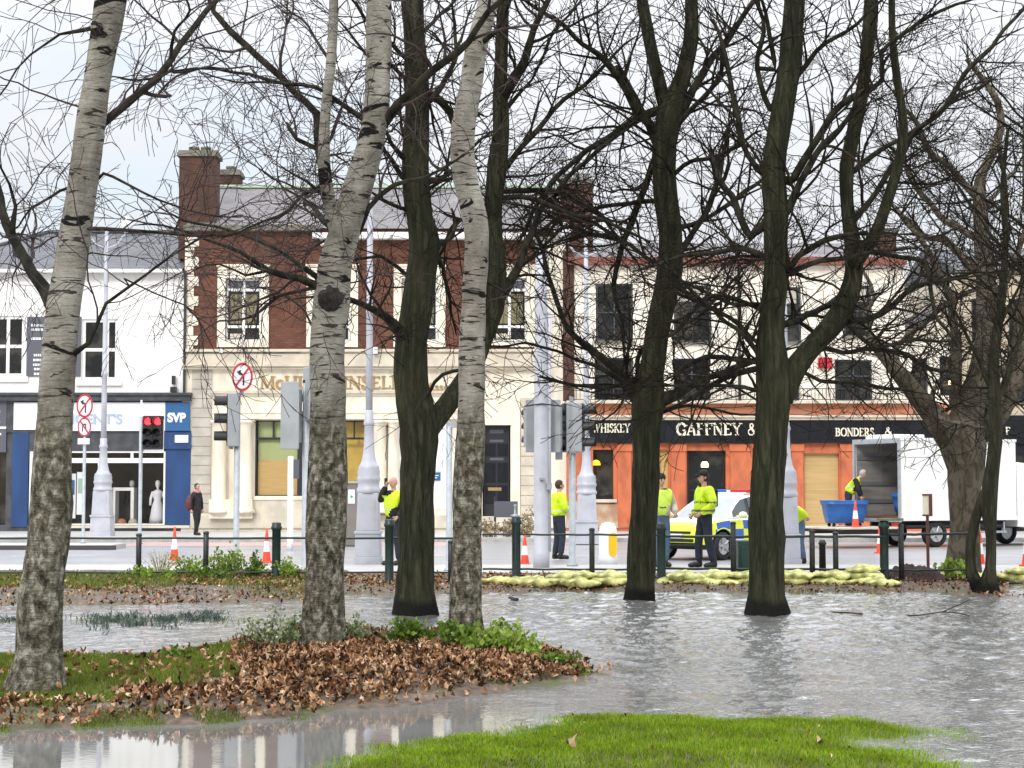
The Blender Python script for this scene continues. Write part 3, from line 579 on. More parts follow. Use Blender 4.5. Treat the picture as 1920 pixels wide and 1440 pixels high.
# ------------------------------------------------------------------ buildings (facade plane at YF)
YF = 61.0
def fx(px): return W(px, 850, YF)[0]
def fz(py): return W(960, py, YF)[2]
GZ = .14
def pbox(b, x0, x1, y0, y1, off, dep, mi=0):
    """box given by facade extents, standing `off` proud of the wall plane and `dep` deep"""
    b.box(fx(x0), fx(x1), YF - off, YF - off + dep, fz(y1), fz(y0), mi)
def wall(root, name, m, x0, x1, ytop, ybot, holes, rec=.2, plane=0.0, zb=None):
    b = MB(); X = sorted({x0, x1, *[h[0] for h in holes], *[h[1] for h in holes]}); Z = sorted({ytop, ybot, *[h[2] for h in holes], *[h[3] for h in holes]})
    X = [x for x in X if x0 <= x <= x1]; Z = [z for z in Z if ytop <= z <= ybot]; y = YF - plane
    zz = lambda p: zb if (p == ybot and zb is not None) else fz(p)
    for i in range(len(X) - 1):
        for j in range(len(Z) - 1):
            cx, cz = (X[i] + X[i + 1]) / 2, (Z[j] + Z[j + 1]) / 2
            if any(h[0] < cx < h[1] and h[2] < cz < h[3] for h in holes): continue
            b.poly([(fx(X[i]), y, zz(Z[j + 1])), (fx(X[i + 1]), y, zz(Z[j + 1])), (fx(X[i + 1]), y, zz(Z[j])), (fx(X[i]), y, zz(Z[j]))])
    for h in holes:
        a0, a1, t, u = fx(max(h[0], x0)), fx(min(h[1], x1)), fz(h[2]), zz(h[3])
        b.poly([(a0, y, u), (a0, y, t), (a0, y + rec, t), (a0, y + rec, u)]); b.poly([(a1, y, t), (a1, y, u), (a1, y + rec, u), (a1, y + rec, t)])
        b.poly([(a0, y, t), (a1, y, t), (a1, y + rec, t), (a0, y + rec, t)]); b.poly([(a0, y, u), (a0, y + rec, u), (a1, y + rec, u), (a1, y, u)])
    return b.build(name, m, root, world=True)
def shell(root, m, x0, x1, ytop, dep=9, name='side_wall'):
    b = MB(); X0, X1, z1 = fx(x0) + .004, fx(x1) - .004, fz(ytop) - .01; y0, y1 = YF + .25, YF + dep
    b.poly([(X0, YF + .005, -.2), (X0, YF + .005, z1), (X0, y1, z1), (X0, y1, -.2)]); b.poly([(X1, YF + .005, z1), (X1, YF + .005, -.2), (X1, y1, -.2), (X1, y1, z1)])
    b.poly([(X1, y1, -.2), (X0, y1, -.2), (X0, y1, z1), (X1, y1, z1)]); b.poly([(X0, YF + .005, z1), (X1, YF + .005, z1), (X1, y1, z1), (X0, y1, z1)])
    return b.build(name, m, root, world=True)
def window(root, x0, x1, y0, y1, fm, bars_v=(), bars_h=(), rec=.14, fw=4, bw=3, glass=None, sill=None, extra=None):
    """frame + bars; pane and sill are sub-parts"""
    f = MB(); dx = lambda p: p
    pbox(f, x0, x0 + fw, y0, y1, -rec + .06, .08); pbox(f, x1 - fw, x1, y0, y1, -rec + .06, .08); pbox(f, x0 + fw, x1 - fw, y0, y0 + fw, -rec + .06, .08); pbox(f, x0 + fw, x1 - fw, y1 - fw, y1, -rec + .06, .08)
    for v in bars_v: pbox(f, v - bw / 2, v + bw / 2, y0 + fw, y1 - fw, -rec + .055, .07)
    for h in bars_h: pbox(f, x0 + fw, x1 - fw, h - bw / 2, h + bw / 2, -rec + .05, .06)
    o = f.build('window', fm, root, world=True)
    g = MB(); pbox(g, x0 + 1, x1 - 1, y0 + 1, y1 - 1, -rec, .01); g.build('pane', glass or M['glass'], o, world=True)
    if sill: s = MB(); pbox(s, x0 - sill[0], x1 + sill[0], y1, y1 + sill[1], .10, .26); s.build('sill', sill[2], o, world=True)
    if extra: extra(o)
    return o
def text(s, x, z, y, size, m, name, parent, bold=.0, align='LEFT', squash=1, rotx=None):
    c = bpy.data.curves.new('t', 'FONT'); c.body = s; c.size = size; c.extrude = .012; c.offset = bold; c.align_x = align; c.fill_mode = 'BOTH'
    o = bpy.data.objects.new('t', c); COL.objects.link(o); dg = bpy.context.evaluated_depsgraph_get(); me = bpy.data.meshes.new_from_object(o.evaluated_get(dg)); bpy.data.objects.remove(o)
    for v in me.vertices: v.co = (x + v.co.x * squash, y - v.co.z, z + v.co.y)
    if parent is not None:
        off = Vector((0, 0, 0)); r = parent
        while r is not None: off += r.location; r = r.parent
        for v in me.vertices: v.co -= off
    me.materials.clear(); me.materials.append(m); o = bpy.data.objects.new(name, me); COL.objects.link(o); o.parent = parent; return o
# a small set of serif capitals made of thick and thin strokes
T_, t_ = .17, .085
GL = {
 'G': (.78, [(T_, [(.70, .74), (.60, .92), (.42, .99), (.24, .92), (.11, .72), (.09, .5), (.11, .28), (.24, .08), (.42, .01), (.58, .06), (.67, .16)]), (T_, [(.67, .0), (.67, .42)])], [(.64, .42), (.71, .82)]),
 'A': (.78, [(t_, [(.10, .0), (.38, .97)]), (T_, [(.38, .97), (.68, .0)]), (t_, [(.2, .32), (.58, .32)])], [(.10, .02), (.68, .02)]),
 'F': (.62, [(T_, [(.16, .0), (.16, 1)]), (t_, [(.16, .96), (.56, .96), (.56, .80)]), (t_, [(.16, .53), (.44, .53)])], [(.16, .02), (.16, .98)]),
 'N': (.82, [(t_, [(.14, .0), (.14, .98)]), (T_, [(.14, .98), (.68, .02)]), (t_, [(.68, .02), (.68, 1)])], [(.14, .02), (.12, .98), (.68, .98)]),
 'E': (.66, [(T_, [(.16, .0), (.16, 1)]), (t_, [(.16, .96), (.56, .96), (.56, .82)]), (t_, [(.16, .52), (.46, .52)]), (t_, [(.16, .04), (.58, .04), (.58, .2)])], [(.16, .02), (.16, .98)]),
 'Y': (.74, [(T_, [(.10, .98), (.37, .48)]), (t_, [(.66, .98), (.37, .48)]), (T_, [(.37, .48), (.37, .0)])], [(.11, .98), (.65, .98), (.37, .02)]),
 '&': (.84, [(t_, [(.74, .5), (.62, .22), (.42, .02), (.22, .02), (.10, .2), (.14, .4), (.42, .62), (.5, .8), (.4, .97), (.26, .92), (.24, .74)]), (T_, [(.28, .66), (.72, .04)])], []),
 'S': (.60, [(T_, [(.50, .78), (.42, .95), (.26, .98), (.12, .88), (.12, .68), (.28, .54), (.44, .42), (.50, .24), (.40, .06), (.24, .02), (.10, .08), (.08, .24)])], []),
 'O': (.84, [(T_, [(.42, .99), (.2, .9), (.1, .7), (.08, .5), (.1, .3), (.2, .1), (.42, .01), (.64, .1), (.74, .3), (.76, .5), (.74, .7), (.64, .9), (.42, .99)])], []),
 'W': (1.04, [(T_, [(.08, .98), (.30, .02)]), (t_, [(.30, .02), (.50, .9)]), (T_, [(.50, .9), (.72, .02)]), (t_, [(.72, .02), (.94, .98)])], [(.08, .98), (.94, .98)]),
 'H': (.84, [(T_, [(.16, 0), (.16, 1)]), (T_, [(.68, 0), (.68, 1)]), (t_, [(.16, .52), (.68, .52)])], [(.16, .02), (.16, .98), (.68, .02), (.68, .98)]),
 'I': (.36, [(T_, [(.18, 0), (.18, 1)])], [(.18, .02), (.18, .98)]),
 'K': (.78, [(T_, [(.16, 0), (.16, 1)]), (t_, [(.62, .98), (.2, .48)]), (T_, [(.3, .56), (.68, .0)])], [(.16, .02), (.16, .98), (.62, .98), (.68, .02)]),
 'B': (.70, [(T_, [(.16, 0), (.16, 1)]), (t_, [(.16, .96), (.4, .96)]), (T_, [(.4, .96), (.52, .86), (.52, .66), (.4, .55)]), (t_, [(.16, .54), (.42, .54)]), (T_, [(.42, .54), (.57, .42), (.57, .16), (.42, .05)]), (t_, [(.16, .04), (.42, .04)])], [(.12, .02), (.12, .98)]),
 'D': (.80, [(T_, [(.16, 0), (.16, 1)]), (t_, [(.16, .96), (.38, .96)]), (T_, [(.38, .96), (.62, .82), (.69, .5), (.62, .18), (.38, .04)]), (t_, [(.38, .04), (.16, .04)])], [(.12, .02), (.12, .98)]),
 'R': (.76, [(T_, [(.16, 0), (.16, 1)]), (t_, [(.16, .96), (.4, .96)]), (T_, [(.4, .96), (.54, .86), (.54, .62), (.4, .5)]), (t_, [(.4, .5), (.16, .5)]), (T_, [(.36, .5), (.66, .0)])], [(.16, .02), (.12, .98), (.68, .02)]),
 'M': (1.0, [(t_, [(.14, 0), (.16, .98)]), (T_, [(.16, .98), (.48, .1)]), (t_, [(.48, .1), (.80, .98)]), (T_, [(.80, .98), (.83, 0)])], [(.14, .02), (.12, .98), (.83, .02), (.84, .98)]),
 'c': (.56, [(T_, [(.46, .54), (.34, .66), (.18, .62), (.09, .48), (.08, .33), (.12, .14), (.24, .02), (.38, .03), (.48, .14)])], []),
 'U': (.82, [(T_, [(.16, .98), (.16, .3), (.24, .08), (.42, .01), (.58, .08), (.66, .3)]), (t_, [(.66, .3), (.66, .98)])], [(.16, .98), (.66, .98)]),
 'L': (.64, [(T_, [(.16, 0), (.16, 1)]), (t_, [(.16, .04), (.56, .04), (.57, .24)])], [(.16, .02), (.16, .98)]),
 ' ': (.4, [], []),
}
def serif(s, px0, px1, py0, py1, off, m, name, parent):
    """letters between two facade columns and two facade rows, raised on the fascia"""
    tot = sum(GL[c][0] for c in s); X0, X1, z0, z1 = fx(px0), fx(px1), fz(py1), fz(py0); k = (X1 - X0) / tot; h = z1 - z0; x = X0; b = MB(); n = 0
    for c in s:
        w, strokes, ser = GL[c]
        for th, pts in strokes:
            for a, e in zip(pts[:-1], pts[1:]):
                ax, az, ex, ez = a[0] * k, a[1] * h, e[0] * k, e[1] * h; d = Vector((ex - ax, ez - az)); L = d.length; d /= max(L, 1e-6); q = Vector((-d.y, d.x)) * th * k * .5; ext = d * th * k * .22
                n += 1; y = YF - off - .0006 * (n % 40)
                c4 = [(x + ax - ext.x + q.x, z0 + az - ext.y + q.y), (x + ax - ext.x - q.x, z0 + az - ext.y - q.y), (x + ex + ext.x - q.x, z0 + ez + ext.y - q.y), (x + ex + ext.x + q.x, z0 + ez + ext.y + q.y)]
                i0 = len(b.v); b.v += [(u, y, v) for u, v in c4] + [(u, y + .03, v) for u, v in c4]
                for f in ((0, 1, 2, 3), (7, 6, 5, 4), (0, 4, 5, 1), (1, 5, 6, 2), (2, 6, 7, 3), (3, 7, 4, 0)): b.face([i0 + i for i in f])
        for sx_, sz_ in ser:
            n += 1; b.box(x + (sx_ - .15) * k, x + (sx_ + .15) * k, YF - off - .0006 * (n % 40) - .001, YF - off + .02, z0 + (sz_ - .035) * h, z0 + (sz_ + .035) * h)
        x += w * k
    return b.build(name, m, parent, world=True)
def roofz(py, Y): return W(960, py, Y)[2]

# ---- building A: white rendered house over the blue charity shop
A = thing('shop_building', (fx(170), YF, GZ), 'white rendered two storey house over a blue shopfront at the left', 'building', None)
w1, w2 = (-22, 42, 592, 706), (150, 218, 598, 713)
wall(A, 'wall', M['white_render'], -160, 341, 508, 737, [w1, w2], .16); shell(A, M['white_render'], -160, 341, 508)
wall(A, 'ground_floor_wall', M['dgrey'], -160, 357, 737, 990, [(-130, 12, 850, 984), (56, 309, 846, 984)], .18, zb=GZ)
for w, v in ((w1, (10,)), (w2, (197,))): window(A, *w, M['wpaint'], bars_v=v, bars_h=[(w[2] + w[3]) / 2], fw=6, bw=6, sill=(9, 10, M['white_render']))
b = MB(); X0, X1 = fx(-160), fx(341) - .01; ze = fz(508); zr = roofz(437, 66); b.poly([(X0 - .3, YF - .3, ze), (X1, YF - .3, ze), (X1, 66, zr), (W(92, 437, 66)[0], 66, zr)]); b.poly([(X1, 71, ze), (X0 - .3, 71, ze), (W(92, 437, 66)[0], 66, zr), (X1, 66, zr)]); b.poly([(X0 - .3, 71, ze), (X0 - .3, YF - .3, ze), (W(92, 437, 66)[0], 66, zr)])
rf = b.build('roof', M['slate2'], A, world=True)
b = MB(); b.box(X0 - .3, X1, YF - .42, YF - .30, ze - .1, ze + .02); b.build('gutter', M['wpaint'], rf, world=True)
b = MB(); b.cyl((W(92, 437, 66)[0], 66, zr + .03), (X1, 66, zr + .03), .09, n=8); b.cyl((W(92, 437, 66)[0], 66, zr + .03), (X0 - .3, YF - .3, ze + .03), .09, n=8); b.build('ridge', M['dgrey'], rf, world=True)
b = MB(); pbox(b, 47, 149, 594, 706, .05, .05); sg = b.build('wall_sign', M['mgrey'], A, world=True)
b = MB()
for i, (y, x0, x1) in enumerate([(608, 55, 92), (616, 56, 90), (633, 55, 88), (664, 61, 90), (673, 60, 92), (682, 60, 86), (690, 62, 90), (699, 62, 84)]):
    xx = x0
    while xx < x1: w_ = random.uniform(2, 5); pbox(b, xx, min(xx + w_, x1), y, y + 4.4, .062, .01); xx += w_ + 1.2
b.build('lettering', M['wletter'], sg, world=True)
b = MB(); pbox(b, -160, 360, 737, 742, .34, .5); pbox(b, -160, 358, 742, 752, .26, .42); b.build('cornice', M['dgrey'], A, world=True)
b = MB(); pbox(b, 12, 311, 752, 811, .06, .12); pbox(b, -160, 12, 752, 848, .08, .1, 1); b.build('fascia', [M['dgrey'], M['mgrey']], A, world=True)
b = MB(); pbox(b, 26, 70, 755, 806, .11, .05); pbox(b, 128, 310, 755, 808, .11, .05); sb = b.build('sign_board', M['sign_white'], A, world=True)
text("VINCENT'S", fx(96), fz(795), YF - .125, .50, M['bletter'], 'lettering', sb, .012, squash=1.05)
b = MB(); pbox(b, 311, 356, 755, 808, .13, .2); sp = b.build('corner_sign', M['sblue'], A, world=True)
text("SVP", fx(315), fz(791), YF - .145, .44, M['wletter'], 'lettering', sp, .022, squash=.92)
b = MB()
for x, y, l in [(-40, 770, 40), (-30, 790, 30), (-20, 800, 32), (-45, 812, 48)]: pbox(b, x, x + l, y, y + 4, .092, .01)
b.build('lettering', M['wletter'], A, world=True)
b = MB(); pbox(b, 311, 358, 808, 988, .05, .2); pbox(b, 305, 359, 811, 842, .12, .06); b.build('pilaster', M['blue'], A, world=True)
b = MB(); pbox(b, 24, 54, 811, 988, .05, .2); b.build('pilaster', M['blue'], A, world=True)
b = MB(); pbox(b, 329, 354, 816, 830, .145, .02); b.build('notice', M['sign_white'], A, world=True)
b = MB(); pbox(b, 54, 309, 811, 846, .02, .1); b.build('shutter_box', M['dgrey'], A, world=True)
# shop window: white frame, clear glass, lined display space
b = MB()
for x0, x1, y0, y1 in [(56, 62, 846, 984), (307, 311, 846, 984), (62, 307, 846, 849), (62, 307, 859, 868), (62, 307, 982, 985), (184, 189, 868, 982), (245, 250, 849, 859), (128, 131, 849, 982)]: pbox(b, x0, x1, y0, y1, .0 + .01 * ((x0 + y0) % 3) / 3, .08)
sw = b.build('shop_window', M['wpaint'], A, world=True)
b = MB(); pbox(b, 62, 307, 849, 982, -.09, .008); b.build('pane', M['sclear'], sw, world=True)
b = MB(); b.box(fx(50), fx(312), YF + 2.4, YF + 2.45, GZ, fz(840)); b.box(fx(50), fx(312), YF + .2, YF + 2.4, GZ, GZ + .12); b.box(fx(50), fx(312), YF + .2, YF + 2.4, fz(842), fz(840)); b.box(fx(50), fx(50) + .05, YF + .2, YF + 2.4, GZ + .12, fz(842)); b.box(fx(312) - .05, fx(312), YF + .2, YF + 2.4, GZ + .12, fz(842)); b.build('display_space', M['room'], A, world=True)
b = MB(); pbox(b, 56, 358, 985, 990, .12, .3); b.build('stall_riser', M['pale_stone'], A, world=True)
b = MB(); pbox(b, -130, 12, 850, 984, -.16, .01); b.build('side_shop_glass', M['glass'], A, world=True)
b = MB(); pbox(b, 322, 328, 705, 721, .18, .14); pbox(b, 320, 331, 726, 736, .24, .2); b.build('alarm_box', M['black'], A, world=True)
def mannequin(px, label, m, h=1.62, y=YF + .9, dress=True):
    r = thing('mannequin', (fx(px), y, GZ + .12), label, 'mannequin', 'mannequins in the charity shop window')
    b = MB(); b.lathe([(.17, 0), (.17, .02), (.02, .04), (.02, .45)], 12); b.lathe([(.04, 1.36), (.045, 1.45), (.075, 1.5), (.095, 1.58), (.08, 1.68), (.03, 1.72)], 12); b.build('stand', M['wpaint'], r, True)
    b = MB(); b.lathe([(.30, .18), (.27, .4), (.2, .8), (.13, 1.0), (.19, 1.2), (.19, 1.3), (.06, 1.38)], 18, m and (0, 0, 0)); b.tube([(.17, 0, 1.3), (.26, -.02, 1.05), (.27, -.12, .8)], [.06, .05, .04], 8); b.tube([(-.17, 0, 1.3), (-.25, -.02, 1.05), (-.24, -.12, .82)], [.06, .05, .04], 8)
    b.build('dress', m, r, True)
mannequin(287, 'mannequin in a long white dress in the shop window by the blue pillar', M['cloth_w']); mannequin(232, 'dark dressed mannequin behind the thin signal pole in the shop window', M['blackc'], y=YF + 1.4); mannequin(168, 'dark mannequin left of the far lamp base in the shop window', M['blackc'], y=YF + 1.2)
def poster(px0, px1, y0, y1, m, label):
    b = MB(); pbox(b, px0, px1, y0, y1, -.16, .02); bb = b.build('poster', M['sign_white'], None); tag(bb, label, 'poster', 'posters inside the charity shop window')
    c = MB(); pbox(c, px0 + 2, px1 - 2, y0 + 12, y0 + 40, -.155, .002); c.build('print', m, bb, world=False)
poster(131, 141, 888, 972, M['sblue'], 'blue and white poster in the shop window, nearer the left birch'); poster(143, 157, 885, 965, M['weed'] if False else mat('print_green', (.35, .5, .4), .6), 'pale green and white poster in the shop window beside the sign pole')
b = MB(); b.box(fx(206), fx(245), YF + .6, YF + 1.2, fz(920), fz(914)); b.box(fx(206), fx(210), YF + .6, YF + 1.2, GZ + .12, fz(920)); b.box(fx(239), fx(245), YF + .6, YF + 1.2, GZ + .12, fz(920)); t_o = b.build('display_table', M['wpaint']); tag(t_o, 'white table standing inside the charity shop window', 'table')
for px, m_, lab in ((226, M['tan'], 'orange brown parcel on the charity shop window floor'), (247, M['pale_stone'], 'pale arched parcel on the charity shop window floor')):
    b = MB(); b.ball((fx(px), YF + .35, GZ + .30), .17, .14, .17, 10); tag(b.build('parcel', m_, smooth=True), lab, 'parcel')

# ---- building B: brown brick bank
B = thing('brick_building', (fx(670), YF, GZ), 'two storey brown brick building with cream stone ground floor', 'building')
wins = [(420, 487), (588, 655), (752, 820), (922, 988)]
wall(B, 'upper_wall', M['brick'], 341, 1002, 430, 660, [(a, c, 522, 640) for a, c in wins], .3); shell(B, M['brick'], 341, 1002, 430)
b = MB(); y = 445; k = 0
while y < 652: w_ = 369 if k % 2 == 0 else 360; pbox(b, 343, w_, y, y + 17.5, .05 + .002 * (k % 2), .1); y += 18.5; k += 1
y = 445; k = 0
b.build('quoins', M['cream_stone'], B, world=True)
b = MB(); pbox(b, 997, 1003, 432, 655, .03, .08); b.build('corner_strip', M['chim'], B, world=True)
for i, (a, c) in enumerate(wins):
    m0, m1 = a - 15, c + 15
    f = MB(); pbox(f, m0, a, 500, 651, .07, .14); pbox(f, c, m1, 500, 651, .07, .14); pbox(f, a, c, 500, 522, .08, .14); pbox(f, a, c, 640, 651, .12, .2); pbox(f, (a + c) / 2 - 6, (a + c) / 2 + 6, 497, 523, .13, .1); pbox(f, m0 - 2, m1 + 2, 496, 500, .12, .16)
    f.build('window_surround', M['cream_stone'], B, world=True)
    def blinds(o, a=a, c=c, i=i):
        g = MB(); pbox(g, a + 8, c - 8, 551, 606, -.122, .004); g.build('blind', mat('curtain_%d' % i, (.20, .18, .10), .8, (.15, .14, .08), 4, vec=(9, 1, .2)), o, world=True)
        g = MB(); pbox(g, a + 8, a + 30, 625, 634, -.122, .004); g.build('paper', M['pale_stone'], o, world=True)
        g = MB(); pbox(g, a + 4, c - 4, 526, 541, -.118, .006); g.build('upper_light', M['mgrey'], o, world=True)
    window(B, a, c, 522, 640, M['wpaint'], bars_v=[(a + c) / 2], bars_h=[543, 612], fw=4, bw=5, rec=.16, extra=blinds)
b = MB(); zb_, ze = fz(430), fz(430); x0, x1 = fx(341), fx(1050); zr = roofz(352, 66.5)
b.poly([(x0, YF - .2, ze), (x1, YF - .2, ze), (x1, 66.5, zr), (x0, 66.5, zr)]); b.poly([(x1, 72, ze), (x0, 72, ze), (x0, 66.5, zr), (x1, 66.5, zr)]); rf = b.build('roof', M['slate'], B, world=True)
b = MB(); b.box(x0, x1, 66.35, 66.65, zr - .02, zr + .09); b.build('ridge', mat('ridge_lead', (.42, .55, .40), .6), rf, world=True)
b = MB(); pbox(b, 341, 590, 424, 434, .28, .3); pbox(b, 585, 1002, 438, 450, .40, .45, 1); pbox(b, 600, 640, 444, 462, .30, .3, 1); b.build('gutter', [M['capst'], M['wpaint']], rf, world=True)
for px0, px1, y0, y1, Y0, cap in [(333, 405, 285, 424, 61.6, 8), (407, 449, 321, 352, 66.8, 7)]:
    c = MB(); a0, a1 = W(px0 + 2, 400, Y0)[0], W(px1 - 2, 400, Y0)[0]; z1, z0 = W(960, y0 + cap, Y0)[2], W(960, y1, Y0)[2]; c.box(a0, a1, Y0, Y0 + 1.0, z0 - 1.2, z1); ch = c.build('chimney', M['chim'], B, world=True)
    c = MB(); c.box(a0 - .08, a1 + .08, Y0 - .08, Y0 + 1.08, z1, z1 + .14); c.box(a0 - .04, a1 + .04, Y0 - .04, Y0 + 1.04, z1 + .14, z1 + .22)
    np_ = 2 if px1 - px0 > 60 else 1
    for k in range(np_):
        xx = a0 + (a1 - a0) * (k + 1) / (np_ + 1); c.lathe([(.2, 0), (.17, .1), (.2, .14), (.2, .2)], 12, (xx, Y0 + .5, z1 + .22))
    c.build('chimney_cap', M['capst'], ch, world=True)
# stone ground floor
gh = [(478, 690, 788, 930), (905, 957, 797, 968)]
wall(B, 'ground_floor_wall', M['cream_stone'], 341, 1002, 655, 990, gh, .35, plane=.02, zb=GZ)
b = MB(); pbox(b, 341, 1004, 655, 660, .16, .2); pbox(b, 341, 1004, 664, 684, .10, .2); pbox(b, 341, 1006, 684, 688, .34, .4); pbox(b, 341, 1004, 688, 693, .24, .3); pbox(b, 395, 900, 733, 738, .14, .2); pbox(b, 395, 900, 738, 742, .09, .15); b.build('cornice', M['pale_stone'], B, world=True)
b = MB(); pbox(b, 341, 560, 662, 664, .11, .1); b.build('lead_flashing', M['capst'], B, world=True)
for a, c, lo, hi, n_ in [(359, 396, 694, 962, 15), (976, 1001, 745, 966, 12)]:
    q = MB()
    for k in range(n_): y0 = lo + (hi - lo) * k / n_; pbox(q, a, c, y0 + .8, lo + (hi - lo) * (k + 1) / n_ - .8, .06 + .003 * (k % 2), .08)
    q.build('ashlar_pier', M['ashlar'] if a < 400 else M['pale_stone'], B, world=True)
def column(px, r, y0, y1, m):
    X = fx(px); z0, z1 = fz(y1), fz(y0); b = MB(); H = z1 - z0
    b.lathe([(r * 1.35, 0), (r * 1.35, .1), (r * 1.1, .16), (r, .25), (r * .96, H * .5), (r * .88, H - .2), (r * 1.1, H - .12), (r * 1.25, H - .1), (r * 1.25, H)], 20, (X, YF - .22, z0)); b.build('column', m, B, True, world=True)
for px in (413, 462, 640 + 73, 738): column(px, .26 if px != 738 else .2, 788, 962, M['cream_stone'])
b = MB(); pbox(b, 396, 476, 936, 972, .34, .4); b.build('column_base', M['cream_stone'], B, world=True)
b = MB(); pbox(b, 343, 347, 510, 742, .16, .1); b.build('downpipe', M['blackm'], B, world=True)
b = MB(); pbox(b, 476, 700, 932, 937, .10, .2); pbox(b, 476, 700, 937, 972, .06, .12, 1); pbox(b, 360, 900, 966, 990, .12, .2, 1); b.build('plinth', [M['cream_stone'], M['pale_stone']], B, world=True)
b = MB(); pbox(b, 722, 845, 790, 955, .045, .08); b.build('white_infill', M['white_render'], B, world=True)
b = MB(); pbox(b, 400, 900, 775, 786, .24, .3); pbox(b, 400, 900, 770, 775, .28, .32); b.build('beam', M['cream_stone'], B, world=True)
bs = MB()
for x0, x1, y0, y1 in [(478, 481, 788, 930), (557, 572, 788, 930), (687, 690, 788, 930), (510, 513, 788, 822), (600, 603, 788, 822), (662, 665, 788, 822), (481, 557, 820, 824), (572, 687, 820, 824), (481, 557, 788, 790), (572, 687, 788, 790), (481, 557, 928, 930), (572, 687, 928, 930)]: pbox(bs, x0, x1, y0, y1, -.1 + .003 * (x0 % 3), .08)
sw = bs.build('display_window', M['black'], B, world=True)
b = MB(); pbox(b, 481, 687, 790, 928, -.2, .006); b.build('pane', M['sclear'], sw, world=True)
b = MB(); pbox(b, 482, 557, 790, 862, -.26, .01); b.build('blind', M['blind_g'], sw, world=True)
b = MB(); pbox(b, 482, 557, 862, 928, -.25, .01); pbox(b, 573, 612, 824, 928, -.25, .01); b.build('blind', M['blind_o'], sw, world=True)
b = MB(); pbox(b, 573, 686, 790, 928, -.5, .01); b.build('back_panel', M['yellow_room'], sw, world=True)
dr = MB(); pbox(dr, 907, 955, 797, 968, -.25, .06); d = dr.build('door', M['black'], B, world=True)
q = MB()
for y0, y1 in ((805, 812), (824, 829), (858, 863)): pbox(q, 918, 944, y0, y1, -.235, .01)
for x0, x1 in ((910, 929), (933, 952)):
    for y0, y1 in ((832, 855), (868, 905), (910, 945)): pbox(q, x0, x1, y0, y1, -.233, .012, 1)
q.build('door_panel', [M['mgrey'], M['navy']], d, world=True)
q = MB(); pbox(q, 915, 940, 914, 920, -.21, .03); q.build('letter_plate', M['gold'], d, world=True)
b = MB(); pbox(b, 903, 960, 746, 797, .10, .12); b.build('door_head', M['cream_stone'], B, world=True)
for a, c in ((959, 975), (884, 904)): b = MB(); pbox(b, a, c, 748, 966, .12, .16); b.build('door_pilaster', M['cream_stone'], B, world=True)
b = MB(); pbox(b, 896, 968, 968, 990, .55, .6); b.build('door_step', M['pale_stone'], B, world=True)
b = MB(); pbox(b, 808, 826, 886, 901, .09, .04); nm = b.build('name_plate', M['sblue'], B, world=True)
b = MB(); pbox(b, 811, 823, 891, 892.5, .1, .02); pbox(b, 811, 820, 895, 896.5, .1, .02); b.build('lettering', M['wletter'], nm, world=True)
b = MB(); pbox(b, 813, 830, 866, 884, .085, .04); b.build('white_notice', M['sign_white'], B, world=True)
b = MB(); pbox(b, 730, 746, 878, 900, .085, .03); b.build('grey_notice', M['mgrey'], B, world=True)
b = MB(); pbox(b, 700, 708, 652, 664, .3, .2); b.build('wall_light', M['wpaint'], B, world=True)
b = MB(); pbox(b, 411, 417, 655, 662, .2, .1); b.build('wall_light', M['wpaint'], B, world=True)
serif('McHUGH INSELL', 486, 752, 706, 729, .05, M['gold'], 'lettering', B)
text('Associates', fx(800), fz(733), YF - .05, .42, M['gold'], 'small_lettering', B, .006)

# ---- building C: cream public house over an orange ground floor
C = thing('pub_building', (fx(1380), YF, GZ), 'cream rendered pub with a black fascia over an orange painted ground floor', 'building')
up = [(1118, 1188, 532, 639), (1265, 1336, 535, 641), (1436, 1505, 538, 641), (1585, 1638, 535, 630)]; lo = [(1115, 1188, 671, 750), (1264, 1333, 672, 751), (1436, 1500, 672, 751), (1567, 1637, 675, 753)]
wall(C, 'upper_wall', M['cream_render'], 1062, 1700, 492, 754, up + lo, .2); shell(C, M['cream_render'], 1062, 1700, 492)
for w in up: window(C, *w, M['dgrey'], bars_v=[(w[0] + w[1]) / 2], bars_h=[(w[2] + w[3]) / 2], fw=4, bw=2.5, sill=(4, 5, M['capst']))
for w in lo:
    cur = lambda o, w=w: None
    window(C, *w, M['dgrey'], bars_v=[(w[0] + w[1]) / 2], bars_h=[w[2] + 30], fw=3, bw=2.5)
for w in up: pass
b = MB()
for w in up[1:]: pbox(b, w[0] + 8, w[1] - 8, w[2] + 6, w[2] + 30, -.125, .004)
b.build('curtain', M['ashlar'], C, world=True)
b = MB(); pbox(b, 1062, 1702, 484, 498, .30, .32); b.build('eaves_gutter', mat('red_brown_gutter', (.20, .065, .045), .6), C, world=True)
b = MB(); ze, zr = fz(486), roofz(456, 65.5); x0, x1 = fx(1062), fx(1702); b.poly([(x0, YF - .2, ze), (x1, YF - .2, ze), (x1, 65.5, zr), (x0, 65.5, zr)]); b.poly([(x1, 70, ze), (x0, 70, ze), (x0, 65.5, zr), (x1, 65.5, zr)]); rf = b.build('roof', M['slate'], C, world=True)
